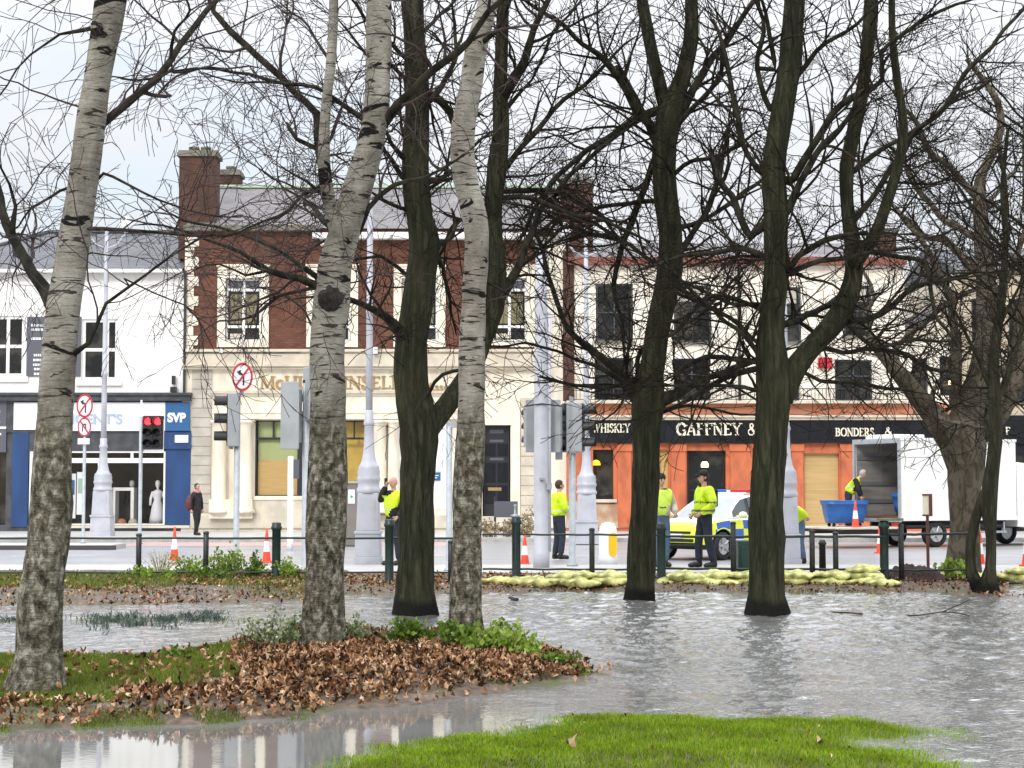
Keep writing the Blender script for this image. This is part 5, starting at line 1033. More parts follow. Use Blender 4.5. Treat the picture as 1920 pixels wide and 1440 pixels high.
S = [(930, 27.9, 0, .0, 'flat sandbag left of the thick centre fence post'), (985, 27.8, 0, .1, 'sandbag right against the thick centre fence post'), (1010, 27.7, 0, -.1, 'sandbag below the foot of the grey mast'),
     (1052, 27.7, 0, .15, 'lower sandbag of the pile between the mast and the slim post'), (1056, 27.75, 1, -.1, 'fat upper sandbag of the pile between the mast and the slim post'), (1092, 27.8, 1, .35, 'upper sandbag leaning on the slim post right of the mast'), (1088, 27.6, 0, -.2, 'lower sandbag at the foot of the slim post right of the mast'),
     (1140, 27.8, 0, .05, 'lower sandbag between the slim post and the fourth trunk'), (1142, 27.85, 1, -.05, 'upper sandbag between the slim post and the fourth trunk'),
     (1266, 27.8, 0, .2, 'lowest sandbag just right of the fourth trunk'), (1288, 27.75, 1, -.12, 'upper sandbag just right of the fourth trunk'), (1318, 27.7, 0, .1, 'middle lower sandbag in front of the police car'), (1338, 27.8, 1, .08, 'upper sandbag in front of the police car'), (1356, 27.75, 0, -.1, 'lower sandbag left of the fence post by the green box'),
     (1398, 27.8, 0, .05, 'lower sandbag below the green box'), (1400, 27.8, 1, -.05, 'upper sandbag below the green box'),
     (1482, 27.8, 0, 0, 'lower sandbag right of the big dark trunk'), (1490, 27.8, 1, -.08, 'upper sandbag right of the big dark trunk'),
     (1555, 27.8, 0, .02, 'lower left sandbag below the fence right of the fifth post'), (1560, 27.85, 1, .06, 'second layer sandbag left, below the blue bin'), (1610, 27.75, 0, -.05, 'lower middle sandbag in front of the truck tail'), (1622, 27.85, 1, -.05, 'second layer sandbag in the middle, in front of the truck tail'), (1650, 27.6, 0, -.22, 'lower right sandbag slumping past the thick right post'), (1590, 27.9, 1, .1, 'second layer sandbag between its two neighbours below the cone'),
     (1618, 27.9, 2, .15, 'topmost sandbag lying alone on the right pile'), (1790, 29.4, 0, .2, 'sandbag glimpsed behind the grass tuft'), (1828, 29.6, 0, 0, 'sandbag glimpsed between the legs of the thin tree'),
     (1892, 29.4, 0, -.1, 'lower yellow orange sandbag right of the thin tree'), (1915, 29.3, 1, .12, 'upper sandbag at the right edge of the photo'), (1930, 29.3, 0, .0, 'lower sandbag cut by the right edge of the photo')]
for i, (px, D, lay, yaw, lab) in enumerate(S):
    x = W(px, 1080, D)[0]; z = bagz(x, D) - .03 + lay * .098; p = bag_vars[i % 4]
    if i < 4: o = p
    else: o = p.copy(); COL.objects.link(o)
    o.location = (x, D, z); o.rotation_euler = (random.uniform(-.08, .08), random.uniform(-.06, .06), yaw); o['label'] = lab; o.scale = (1, 1, random.uniform(.9, 1.15))
# ------------------------------------------------------------------ vehicles
def wheel(r, x, y, R=.32, w=.2, name='wheel'):
    e = bpy.data.objects.new(name, None); COL.objects.link(e); e.parent = r; e.location = (x, y, R); e.rotation_euler = (math.pi / 2, 0, 0)
    b = MB(); b.lathe([(R * .66, -w / 2), (R * .93, -w / 2), (R, -w * .35), (R, w * .35), (R * .93, w / 2), (R * .66, w / 2)], 28, cap=False); b.build('tyre', M['tyre'], e, True)
    s = 1 if y < 0 else -1; b = MB(); b.lathe([(R * .67, -w * .3), (R * .66, w * .3), (R * .60, w * .42 ), (R * .2, w * .3), (R * .18, w * .44), (.01, w * .46)] if s > 0 else [(.01, -w * .46), (R * .18, -w * .44), (R * .2, -w * .3), (R * .60, -w * .42), (R * .66, -w * .3), (R * .67, w * .3)], 24)
    for k in range(5):
        a = k * 2 * math.pi / 5; b.cyl((math.cos(a) * R * .18, math.sin(a) * R * .18, s * w * .38), (math.cos(a) * R * .62, math.sin(a) * R * .62, s * w * .42), .028, n=6)
    b.build('rim', M['rim'], e)
def police_car(loc, rz):
    r = thing('police_car', loc, 'white police car with yellow and blue check markings behind the officer', 'car', rz=rz)
    HL = 2.02; XW = (1.28, -1.27); RA = .39
    xsn = sorted(set([round(-HL + .055 * i, 4) for i in range(int(2 * HL / .055) + 1)] + [HL]))
    def top(x): return float(np.interp(x, [-2.02, -1.95, -1.8, -1.2, .2, .95, 1.3, 1.65, 1.85, 1.96, 2.02], [.80, .93, .99, 1.0, .97, .955, .925, .875, .82, .75, .62]))
    def hw(x): return .87 * float(np.interp(abs(x), [0, 1.4, 1.75, 1.92, 2.02], [1, .985, .93, .84, .70]))
    def bot(x):
        z = float(np.interp(abs(x), [0, 1.7, 1.95, 2.02], [.22, .24, .30, .40]))
        for w in XW:
            if abs(x - w) < RA: z = max(z, .30 + math.sqrt(RA * RA - (x - w) ** 2))
        return z
    b = MB(); rings = []
    for x in xsn:
        w, zt, zb = hw(x), top(x), bot(x); zz = [zb, max(.36, zb + .015), max(.47, zb + .03), max(.70, zb + .045), max(min(.90, zt - .05), zb + .06), zt - .012, zt + .012, zt + .02]
        zz = [min(z, zt + .02 * i / 7) for i, z in enumerate(zz)]; ww = [w * .93, w * .985, w, w * .995, w * .965, w * .88, w * .5, 0]
        pts = [(ww[i], zz[i]) for i in range(8)] + [(-ww[i], zz[i]) for i in range(6, -1, -1)]; i0 = len(b.v); b.v += [(x, y, z) for y, z in pts]; rings.append(i0)
    n = 15
    for a, e, x in zip(rings[:-1], rings[1:], xsn[:-1]):
        for k in range(n):
            kk = k if k < 7 else 13 - k; mi = 0; xc = x + .027
            if k == 14: mi = 4
            elif kk in (2, 3): q = int(math.floor((xc + 5.5) / .50)) + kk; mi = 1 if q % 2 else 2; mi = 1 if xc > 1.55 or xc < -1.7 else mi
            elif kk == 1: mi = 1 if abs(xc) > 1.65 or int(math.floor((xc + 5.5) / .5)) % 2 else 0
            elif kk == 0: mi = 4
            elif kk == 4 and xc > 1.15: mi = 1
            elif kk >= 5 and xc > 1.80: mi = 1
            elif kk == 6 and xc > 1.05: mi = 3
            b.face((a + k, e + k, e + (k + 1) % n, a + (k + 1) % n), mi)
    b.face([rings[0] + k for k in range(n)], 1); b.face([rings[-1] + k for k in reversed(range(n))], 1)
    yel = mat('car_yellow', (.72, .80, .02), .3, coat=.4); blu = mat('car_blue', (.02, .10, .42), .3, coat=.4); wh = mat('car_white', (.78, .80, .82), .25, coat=.5); bon = mat('bonnet_pale_yellow', (.78, .80, .45), .25, coat=.5)
    b.build('body', [wh, yel, blu, bon, M['black']], r, False)
    # cabin: painted roof and pillars, glass between them
    g = MB(); rr = []; xg = [1.02, .80, .58, .36, .20, -.02, -.30, -.38, -.7, -1.05, -1.12, -1.35, -1.62, -1.86]
    def zr(x): return float(np.interp(x, [-1.86, -1.62, -1.35, -.8, .0, .36, .58, .8, 1.02], [1.0, 1.27, 1.41, 1.465, 1.47, 1.40, 1.27, 1.11, .945]))
    for x in xg:
        z1, z0 = zr(x), top(x) - .01; w0 = hw(x) * .90; k = (z1 - z0) / .5; w1 = w0 - .17 * k; pts = [(w0, z0), (w0 - .02 * k, z0 + .05 * k), (w1 + .015, z1 - .045 * min(1, k)), (w1 - .05, z1), (w1 * .5, z1 + .02)]
        pts = pts + [(-y, z) for y, z in reversed(pts)]; i0 = len(g.v); g.v += [(x, y, z) for y, z in pts]; rr.append(i0)
    side_g = {1: 1, 2: 1, 3: 1, 4: 1, 5: 1, 7: 1, 8: 1, 10: 1, 11: 0}
    for i in range(len(xg) - 1):
        for k in range(9):
            kk = k if k < 5 else 8 - k
            if kk == 1: mi = 1 if side_g.get(i, 0) else 0
            elif kk in (3, 4): mi = 2 if i <= 2 else (1 if i >= 10 else 0)
            else: mi = 0
            if kk == 2 and i <= 2: mi = 0
            a, e = rr[i], rr[i + 1]; g.face((a + k, a + k + 1, e + k + 1, e + k), mi)
    g.build('cabin', [wh, M['cglass'], M['screen']], r, False)
    for s in (-1, 1):
        for xa in (.16, -.34, -1.08): q = MB(); q.tube([(xa, s * .80, 1.0), (xa - .03, s * .66, 1.40)], [.016, .016], 6); q.build('pillar_trim', M['black'], r)
        q = MB(); q.ball((.70, s * .98, 1.02), .09, .11, .075, 10); q.cyl((.70, s * .80, .98), (.70, s * .92, 1.0), .025, n=6); q.build('wing_mirror', bon, r, True)
        q = MB(); q.ball((1.80, s * .62, .76), .17, .17, .07, 12); q.build('headlight', mat('headlight_glass', (.55, .58, .6), .1, spec=.8), r, True)
        for xa in (.0, -.55): q = MB(); q.box(xa - .1, xa + .1, s * .865, s * .885, .84, .865); q.build('door_handle', M['black'], r)
        for xa in XW: wheel(r, xa, s * .77)
    q = MB(); q.box(1.94, 2.035, -.48, .48, .60, .66); q.box(1.97, 2.045, -.56, .56, .42, .49); q.box(1.97, 2.04, -.62, .62, .33, .37); q.build('grille', M['black'], r, bevel=.01)
    q = MB(); q.box(2.03, 2.05, -.26, .26, .50, .60); q.build('number_plate', M['sign_white'], r)
    q = MB(); q.box(-.33, -.07, -.52, .52, 1.50, 1.53); q.box(-.30, -.10, -.06, .06, 1.53, 1.58, 1); q.box(-.32, -.08, -.54, -.06, 1.53, 1.60, 2); q.box(-.32, -.08, .06, .54, 1.53, 1.60, 3)
    q.build('light_bar', [wh, M['sign_white'], blu, mat('bar_red', (.5, .02, .03), .3)], r, bevel=.01)
    return r
police_car((W(1362, 1040, 40.2)[0], 40.2, .03), math.radians(180 + 47))

TA = math.radians(25); tX, tY = W(1690, 970, 47)[0], 47.0; Wt = 1.05
org = Vector((tX - Wt * math.sin(TA), tY + Wt * math.cos(TA), .03))
def TL(x, y, z=0.0): return Vector((org.x + x * math.cos(TA) - y * math.sin(TA), org.y + x * math.sin(TA) + y * math.cos(TA), org.z + z))
r = thing('box_truck', org, 'white box truck with its rear open and a tail lift lowered', 'truck', rz=TA)
LB, zf, zt = 4.05, .80, 3.0
b = MB(); b.box(0, LB, -Wt, -Wt + .05, zf, zt); b.box(0, LB, Wt - .05, Wt, zf, zt); b.box(LB - .05, LB, -Wt + .05, Wt - .05, zf, zt); b.box(0, LB, -Wt + .05, Wt - .05, zt - .05, zt); b.build('box_body', M['truckw'], r)
b = MB(); b.box(.02, LB - .06, -Wt + .05, Wt - .05, zf, zf + .06); b.build('load_floor', M['wood'], r)
b = MB(); b.box(.03, LB - .06, Wt - .07, Wt - .055, zf + .06, zt - .06); b.box(LB - .08, LB - .055, -Wt + .055, Wt - .07, zf + .06, zt - .06)
for k in (.9, 1.8, 2.7): b.box(k, k + .03, Wt - .08, Wt - .072, zf + .06, zt - .06)
b.build('lining', M['truckin'], r)
b = MB()
for z in (1.22, 1.72, 2.45): b.box(.03, LB - .08, Wt - .11, Wt - .08, z, z + .11)
for z in (1.22, 1.72, 2.45): b.box(LB - .12, LB - .09, -Wt + .07, Wt - .12, z, z + .11)
b.build('lashing_rail', M['trim'], r)
b = MB(); b.box(-.06, .0, -Wt - .02, -Wt + .07, zf - .1, zt + .02); b.box(-.06, .0, Wt - .07, Wt + .02, zf - .1, zt + .02); b.box(-.06, .0, -Wt + .07, Wt - .07, zt - .12, zt + .02); b.box(-.06, .02, -Wt + .07, Wt - .07, zf - .1, zf); b.build('rear_frame', M['steel'], r, bevel=.01)
b = MB(); b.box(-.02, LB + .02, -Wt - .025, -Wt - .002, zf - .06, zf + .05); b.box(-.02, LB + .02, -Wt - .025, -Wt - .002, zt - .04, zt + .03); b.box(1.62, 1.66, -Wt - .015, -Wt - .002, zf + .05, zt - .04); b.build('side_rail', M['wpaint'], r)
b = MB(); b.box(.05, 1.2, -.6, .6, zt + .02, zt + .14); b.build('roof_shutter_box', M['truckw'], r, bevel=.03)
b = MB(); b.box(.05, LB + 1.6, -.42, -.32, .50, .70); b.box(.05, LB + 1.6, .32, .42, .50, .70); b.box(.2, 3.7, -Wt + .05, -Wt + .09, .55, .62); b.box(.0, 3.8, -.9, .9, .70, .79); b.build('chassis', M['black'], r)
b = MB(); b.box(2.6, 3.7, -Wt + .02, -Wt + .06, .38, .44); b.box(2.7, 2.74, -Wt + .02, -Wt + .06, .44, .7); b.box(3.6, 3.64, -Wt + .02, -Wt + .06, .44, .7); b.build('side_guard', M['steel'], r)
b = MB(); b.box(-.09, -.06, -Wt, -Wt + .32, .55, .68); b.box(-.09, -.06, Wt - .32, Wt, .55, .68); b.build('tail_light', mat('tail_light', (.45, .03, .02), .3), r)
b = MB(); b.box(-1.95, -.08, -Wt + .02, Wt - .02, .52, .58); b.build('tail_lift', M['pale_stone'], r, bevel=.01)
b = MB(); b.box(-1.95, -1.90, -Wt + .02, Wt - .02, .48, .519); b.box(-1.8, .3, -.7, -.6, .38, .50); b.box(-1.8, .3, .6, .7, .38, .50); b.build('lift_arm', M['black'], r)
for xw in (1.25,):
    for s in (-1, 1): wheel(r, xw, s * (Wt - .17), .37, .26)
b = MB(); b.box(1.25 - .5, 1.25 + .5, -Wt + .0, -Wt + .32, .735, .79); b.build('mudguard', M['black'], r)
# cab
b = MB(); P = [(LB + .12, .55), (LB + 2.05, .45), (LB + 2.12, .95), (LB + 1.75, 1.35), (LB + 1.15, 2.28), (LB + .2, 2.38), (LB + .12, 2.3)]
for s in (-1, 1): b.poly([(x, s * .95, z) for x, z in (P if s < 0 else reversed(P))])
for i in range(len(P)): (x0, z0), (x1, z1) = P[i], P[(i + 1) % len(P)]; b.poly([(x0, -.95, z0), (x0, .95, z0), (x1, .95, z1), (x1, -.95, z1)])
cb = b.build('cab', M['truckw'], r)
b = MB()
for s in (-1, 1): b.poly([(LB + .45, s * .956, 1.40), (LB + 1.55, s * .956, 1.40), (LB + 1.12, s * .956, 2.1), (LB + .45, s * .956, 2.15)][::1 if s < 0 else -1])
b.build('cab_window', M['glass'], cb); b = MB(); b.box(LB + 1.32, LB + 1.45, -1.2, -1.0, 1.35, 1.75); b.build('wing_mirror', M['black'], cb)
for s in (-1, 1): wheel(r, LB + 1.2, s * .82, .37, .24)
def tub(loc, rz, label, L=1.22, Wd=.86, H=.70):
    t = thing('blue_bin', loc, label, 'bin', 'big blue plastic bins of sand', rz); b = MB(); zs = [(.10, .80), (H * .55, .90), (H * .86, .95), (H * .87, 1.0), (H * .93, 1.01), (H * .94, .99), (H, 1.03), (H + .02, 1.03), (H + .02, .96), (H * .85, .90), (.16, .76)]
    rings = []
    for z, k in zs:
        i0 = len(b.v)
        for q in range(28):
            a = 2 * math.pi * (q + .5) / 28; ca, sa = math.cos(a), math.sin(a); m_ = (abs(ca) ** 6 + abs(sa) ** 6) ** (-1 / 6); b.v.append((ca * m_ * L / 2 * k, sa * m_ * Wd / 2 * k, z))
        rings.append(i0)
    for a, e in zip(rings[:-1], rings[1:]):
        for q in range(28): b.face((a + q, a + (q + 1) % 28, e + (q + 1) % 28, e + q))
    b.face([rings[0] + q for q in reversed(range(28))]); b.face([rings[-1] + q for q in range(28)]); b.build('tub', M['bluebin'], t, True)
    for sx in (-1, 1):
        for sy in (-1, 1): q = MB(); q.cyl((sx * L * .3, sy * Wd * .28 - .02, .05), (sx * L * .3, sy * Wd * .28 + .02, .05), .05, n=12); q.build('caster', M['black'], t, True)
    return t
q = TL(-1.22, -.12, .58); tub(q, TA * .2, 'large blue bin standing on the lowered tail lift')
q = TL(.72, -.52, zf + .06); tub(q, TA, 'blue bin inside the truck, mostly behind its side wall', .9, .7, .62)
q = TL(-1.38, -.84, .58); dup(cp, q, 'cone standing on the tail lift in front of the blue bin', scale=(.66, .66, .95))

# ------------------------------------------------------------------ people
def skin_mesh(nodes, edges, root, lv=2):
    names = list(nodes); me = bpy.data.meshes.new('s'); me.from_pydata([nodes[n][0] for n in names], [(names.index(a), names.index(b)) for a, b in edges], []); o = bpy.data.objects.new('s', me); COL.objects.link(o)
    o.modifiers.new('k', 'SKIN'); ss = o.modifiers.new('u', 'SUBSURF'); ss.levels = lv; ss.render_levels = lv
    sv = me.skin_vertices[0].data if me.skin_vertices else None
    if sv is None:
        bm = bmesh.new(); bm.from_mesh(me); bm.verts.layers.skin.verify(); bm.to_mesh(me); bm.free(); sv = me.skin_vertices[0].data
    for i, n in enumerate(names):
        rr = nodes[n][1]; sv[i].radius = (rr, rr) if not isinstance(rr, tuple) else rr; sv[i].use_root = (n == root)
    dg = bpy.context.evaluated_depsgraph_get(); dg.update(); ev = bpy.data.meshes.new_from_object(o.evaluated_get(dg)); bpy.data.objects.remove(o)
    V = [tuple(v.co) for v in ev.vertices]; Fc = [tuple(p.vertices) for p in ev.polygons]; bpy.data.meshes.remove(ev); return V, Fc
def person(loc, rz, label, H=1.8, lean=0, legs=((.02, 0), (-.02, 0)), arms=None, top='hiv', sleeve=None, low='navyc', hat=None, hair=None, bands=(), hip=0., coat=0., group='people at the flood barrier', feet=.10, bulk=1.0, vest_black=False, extra=None, headyaw=0, band_m='rstrip'):
    r = thing('person', loc, label, 'person', group, rz); k = H / 1.8; pv = Vector((0, 0, .95))
    R = Matrix.Rotation(lean, 4, 'X')
    def up(p): q = R @ (Vector(p) - pv) + pv; q.z += hip; return q * k
    def lo(p): return Vector((p[0], p[1], p[2])) * k
    A = arms or {1: ((.27, .02, 1.15), (.27, -.08, .90)), -1: ((-.27, .02, 1.15), (-.27, -.08, .90))}
    J = dict(pelvis=up((0, 0, .95)), waist=up((0, 0, 1.10)), chest=up((0, .0, 1.30)), nb=up((0, .01, 1.46)), nt=up((0, -.01, 1.56)), hd=up((0, -.015, 1.62)))
    for s in (1, -1):
        (fy, kb) = legs[0 if s > 0 else 1]
        J[f'hip{s}'] = Vector((s * .095, 0, .91 + hip)) * k; J[f'kn{s}'] = lo((s * (feet + .01), fy * .5 - .03 - kb, .50 + hip * .5)); J[f'an{s}'] = lo((s * (feet + .01), fy + .03, .09)); J[f'to{s}'] = lo((s * (feet + .03), fy - .13, .045))
        J[f'sh{s}'] = up((s * .175, .01, 1.42)); J[f'el{s}'] = up(A[s][0]); J[f'wr{s}'] = up(A[s][1])
    def sk(spec, edges, root, lv=2): return skin_mesh({n: (J[n], rr * k) for n, rr in spec.items()}, edges, root, lv)
    V, Fc = sk(dict(pelvis=.12, waist=.11, chest=.12, nb=.065, nt=.05, hd=.05, **{f'{a}{s}': q for s in (1, -1) for a, q in (('hip', .08), ('kn', .055), ('an', .04), ('to', .03), ('sh', .055), ('el', .04), ('wr', .028))}),
        [('pelvis', 'waist'), ('waist', 'chest'), ('chest', 'nb'), ('nb', 'nt'), ('nt', 'hd')] + [(a + str(s), e + str(s)) for s in (1, -1) for a, e in (('hip', 'kn'), ('kn', 'an'), ('an', 'to'), ('sh', 'el'), ('el', 'wr'))] + [('pelvis', f'hip{s}') for s in (1, -1)] + [('chest', f'sh{s}') for s in (1, -1)], 'pelvis')
    b = MB(); b.v = list(V); b.f = list(Fc); b.m = [0] * len(Fc)
    hc = up((0, -.02, 1.675)); Rh = (R.to_3x3() @ Matrix.Rotation(headyaw, 3, 'Z'))
    def hp(x, y, z): return hc + Rh @ Vector((x, y, z)) * k
    n_, m_ = 16, 12; i0 = len(b.v)
    for i in range(m_ + 1):
        t = -math.pi / 2 + math.pi * (i + .02) / (m_ + .04); cz = math.sin(t); w = math.cos(t); jaw = .80 if cz < -.3 else 1
        for q in range(n_):
            a = 2 * math.pi * q / n_; x = .076 * w * math.cos(a) * (jaw if cz < -.3 else 1); y = .098 * w * math.sin(a) + (-.012 if cz < -.3 else 0); p = hp(x, y, .118 * cz); b.v.append(tuple(p))
    for i in range(m_):
        for q in range(n_): a, e = i0 + i * n_ + q, i0 + i * n_ + (q + 1) % n_; b.face((a, e, e + n_, a + n_))
    def blob(c, rx, ry, rz_, mi=0, n=8):
        j = len(b.v); bb = MB(); bb.ball((0, 0, 0), rx, ry, rz_, n, mi, 6); b.v += [tuple(hp(c[0] + v[0], c[1] + v[1], c[2] + v[2])) for v in bb.v]; b.f += [tuple(x + j for x in f) for f in bb.f]; b.m += bb.m
    blob((0, -.103, -.018), .013, .022, .026); blob((0, -.088, -.062), .026, .012, .008, 2)
    for s in (1, -1): blob((s * .03, -.086, .012), .013, .010, .008, 1); blob((s * .077, .005, -.005), .010, .02, .03)
    for s in (1, -1):   # palms and five fingers each
        w_ = J[f'wr{s}']; d = (w_ - J[f'el{s}']).normalized(); sd_ = Vector((s, 0, 0)); sd_ = (sd_ - d * sd_.dot(d)).normalized(); fw = d.cross(sd_).normalized() * s
        fw = fw if fw.y < 0 else -fw
        b.tube([w_ - d * .01, w_ + d * .045 * k, w_ + d * .09 * k], [.026 * k, .036 * k, .034 * k], 8)
        for q, L in zip((-1.5, -.5, .5, 1.5), (.062, .075, .08, .07)):
            base = w_ + d * .085 * k + fw * q * .018 * k; b.tube([base, base + (d * .9 - sd_ * .35) * L * .5 * k, base + (d * .6 - sd_ * .9) * L * k], [.0095 * k, .009 * k, .007 * k], 6)
        base = w_ + d * .035 * k + fw * .03 * k; b.tube([base, base + (d * .6 + fw * .7) * .04 * k, base + (d * .9 + fw * .5 - sd_ * .3) * .065 * k], [.012 * k, .011 * k, .008 * k], 6)
    b.build('body', [M['skin'], M['hairb'], mat('lip', (.35, .14, .12), .6)], r, True)
    # trousers
    V, Fc = sk(dict(pelvis=.15, waist=.125, **{f'{a}{s}': q for s in (1, -1) for a, q in (('hip', .112), ('kn', .082), ('an', .075))}), [('pelvis', 'waist')] + [(a + str(s), e + str(s)) for s in (1, -1) for a, e in (('hip', 'kn'), ('kn', 'an'))] + [('pelvis', f'hip{s}') for s in (1, -1)], 'pelvis')
    b = MB(); b.v = V; b.f = Fc; b.m = [0] * len(Fc); b.build('trousers', M[low], r, True)
    for s in (1, -1):
        a, t_ = J[f'an{s}'], J[f'to{s}']; b = MB(); b.tube([(a.x, a.y + .01 * k, .04 * k), (a.x, a.y, .19 * k)], [.058 * k, .052 * k], 10); b.tube([(a.x, a.y + .05 * k, .05 * k), (a.x, a.y, .055 * k), ((a.x + t_.x) / 2, (a.y + t_.y) / 2, .055 * k), (t_.x, t_.y, .045 * k), (t_.x, t_.y - .05 * k, .035 * k)], [.045 * k, .056 * k, .052 * k, .048 * k, .028 * k], 10); b.build('boot', M['shoe'], r, True)
    # jacket or coat
    spec = dict(pelvis=.165 * bulk, waist=.158 * bulk, chest=.175 * bulk, nb=.085, **{f'{a}{s}': q * bulk for s in (1, -1) for a, q in (('sh', .088), ('el', .068), ('wr', .052))})
    ed = [('pelvis', 'waist'), ('waist', 'chest'), ('chest', 'nb')] + [(a + str(s), e + str(s)) for s in (1, -1) for a, e in (('sh', 'el'), ('el', 'wr'))] + [('chest', f'sh{s}') for s in (1, -1)]
    if coat: J['hem'] = Vector((0, .02, .95 - coat + hip)) * k; spec['hem'] = .17 * bulk; ed.append(('pelvis', 'hem'))
    V, Fc = sk(spec, ed, 'chest', 3); b = MB(); b.v = V; b.f = Fc; b.m = []
    Ri = R.inverted()
    for f in Fc:
        c = sum((Vector(V[i]) for i in f), Vector()) / len(f) / k; q = Ri @ (c - Vector((0, 0, hip)) - pv) + pv; arm = min((Vector(J[f'el{s}']) / k - c).length for s in (1, -1)) < .16 or min((Vector(J[f'wr{s}']) / k - c).length for s in (1, -1)) < .2
        mi = 1 if (sleeve and (arm or abs(q.x) > .215)) else 0
        if not (arm and sleeve):
            for z0, z1 in bands:
                if z0 < q.z < z1: mi = 2
        if vest_black and not arm and q.z > 1.16 and (abs(q.x) < .19) and (q.y > -.03): mi = 3
        b.m.append(mi)
    b.build('jacket' if not coat else 'coat', [M[top], M[sleeve or top], M[band_m], M['blackc']], r, True)
    if hair:
        b = MB(); bb = MB(); bb.ball((0, .012, .022), .086, .105, .112, 14, 0, 10); b.v = [tuple(hp(v[0], v[1] + (.03 if v[1] < -.03 and v[2] < .07 else 0), v[2])) for v in bb.v]; b.f = bb.f; b.m = bb.m
        b.v = [tuple(hp(v[0], v[1], v[2])) if not (v[1] < -.045 and v[2] < .065) else tuple(hp(v[0] * .8, -.035, v[2])) for v in bb.v]; b.build('hair', M[hair], r, True)
    if hat == 'cap':
        b = MB(); b.v = []; bb = MB(); bb.lathe([(.092, .035), (.096, .07), (.085, .115), (.05, .14), (.01, .148)], 16); bb.tube([(-.06, -.10, .045), (-.04, -.15, .035), (0, -.175, .03), (.04, -.15, .035), (.06, -.10, .045)], [.012, .014, .015, .014, .012], 6); bb.poly([(-.07, -.06, .05), (-.045, -.15, .038), (0, -.172, .034), (.045, -.15, .038), (.07, -.06, .05)]); b.v = [tuple(hp(*v)) for v in bb.v]; b.f = bb.f; b.m = bb.m; b.build('cap', M['blackc'], r, True)
    if hat == 'beanie': b = MB(); bb = MB(); bb.lathe([(.09, .02), (.098, .04), (.094, .08), (.07, .125), (.02, .145)], 16); b.v = [tuple(hp(*v)) for v in bb.v]; b.f = bb.f; b.m = bb.m; b.build('beanie', M['blackc'], r, True)
    if extra: extra(r, J, k, hp)
    return r
PI = math.pi
def backpack(r, J, k, hp):
    b = MB(); b.box(-.15 * k, .15 * k, .12 * k, .22 * k, 1.12 * k, 1.46 * k); b.build('equipment_vest', M['blackc'], r, bevel=.04)
person((W(1322, 1060, 33)[0], 33, FG), math.radians(-72), 'officer in a black cap and bright yellow jacket before the police car', 1.86, arms={1: ((.33, .04, 1.16), (.20, -.18, 1.00)), -1: ((-.33, .06, 1.16), (-.20, -.16, .98))}, bands=((1.195, 1.225), (1.04, 1.075)), hat='cap', hair='hairb', legs=((.10, 0), (-.10, 0)), vest_black=True, bulk=1.32, low='navyc', group='police officers', extra=backpack)
person((W(1245, 1060, 33.2)[0] - .06, 33.2, FG), math.radians(20), 'person in a yellow vest and pale trousers, half behind the fourth trunk', 1.80, bulk=1.25, arms={1: ((.29, .04, 1.18), (.24, -.16, 1.04)), -1: ((-.27, .02, 1.15), (-.25, -.08, .92))}, top='hivl', sleeve='ashlar', bands=((1.13, 1.155), (.98, 1.005)), low='jean', hat='beanie')
def phone(r, J, k, hp):
    b = MB(); w_ = J['wr-1']; b.box(w_.x - .01, w_.x + .012, w_.y - .04, w_.y + .04, w_.z + .02, w_.z + .16); b.build('phone', M['black'], r)
person((W(738, 1085, 34)[0], 34, FG), math.radians(-35), 'bald person in a yellow vest holding a phone to the ear', 1.76, bulk=1.2, arms={1: ((.27, .03, 1.15), (.20, -.14, .98)), -1: ((-.34, -.06, 1.30), (-.13, -.10, 1.60))}, top='hiv', sleeve='blackc', bands=((1.12, 1.15),), band_m='reflw', low='navyc', extra=phone)
person((W(1048, 1048, 38.6)[0], 38.6, .06), math.radians(115), 'officer in a yellow jacket and navy trousers beside the traffic mast', 1.78, bulk=1.3, arms={1: ((.28, .02, 1.16), (.26, -.10, .94)), -1: ((-.26, .0, 1.16), (-.18, -.22, 1.10))}, bands=((1.08, 1.10),), top='hiv', hair='hairb', vest_black=False, band_m='reflw', low='navyc', group='police officers')
person((W(1500, 1048, 37)[0], 37, .03), math.radians(-78), 'person bending in a yellow jacket and jeans behind the big dark trunk', 1.66, lean=.62, bulk=1.2, arms={1: ((.32, .10, 1.2), (.2, .16, 1.0)), -1: ((-.24, -.16, 1.22), (-.18, -.38, 1.14))}, top='hiv', sleeve=None, bands=(), low='jean', hair='hairb')
q = TL(-.55, .62, .58)
person(q, math.radians(75), 'grey haired worker in a yellow vest leaning over the blue bin', 1.72, lean=.62, arms={1: ((.24, -.18, 1.22), (.18, -.36, 1.10)), -1: ((-.24, -.18, 1.22), (-.18, -.36, 1.10))}, top='hiv', sleeve='blackc', bulk=1.15, bands=((1.14, 1.17),), band_m='reflw', low='navyc', hair='hairg')
def bagx(r, J, k, hp):
    b = MB(); b.tube([(-.20, .06, 1.32), (-.26, .08, 1.15), (-.28, .08, .92), (-.26, .07, .80)], [.04, .11, .125, .07], 12); b.build('bag', M['maroon'], r, True)
    b = MB(); bb = [(.0, -.10, 1.50), (.07, -.07, 1.52), (.10, .02, 1.53), (.03, .09, 1.54), (-.07, .07, 1.53), (-.10, -.02, 1.52), (-.05, -.09, 1.50)]; b.tube([Vector(x) * k for x in bb + [bb[0]]], [.045] * 8, 8); b.build('scarf', M['scarf'], r, True)
person((W(368, 1003, 55.5)[0], 55.5, .16), math.radians(55), 'person in a long black coat with a maroon bag, walking past the blue pillar', 1.68, legs=((.10, .02), (-.12, -.02)), arms={1: ((.25, .02, 1.14), (.24, -.03, .88)), -1: ((-.27, .02, 1.15), (-.27, -.02, .88))}, top='blackc', low='blackc', hair='hairb', coat=.28, group='passers by', extra=bagx, feet=.07, bulk=.95)
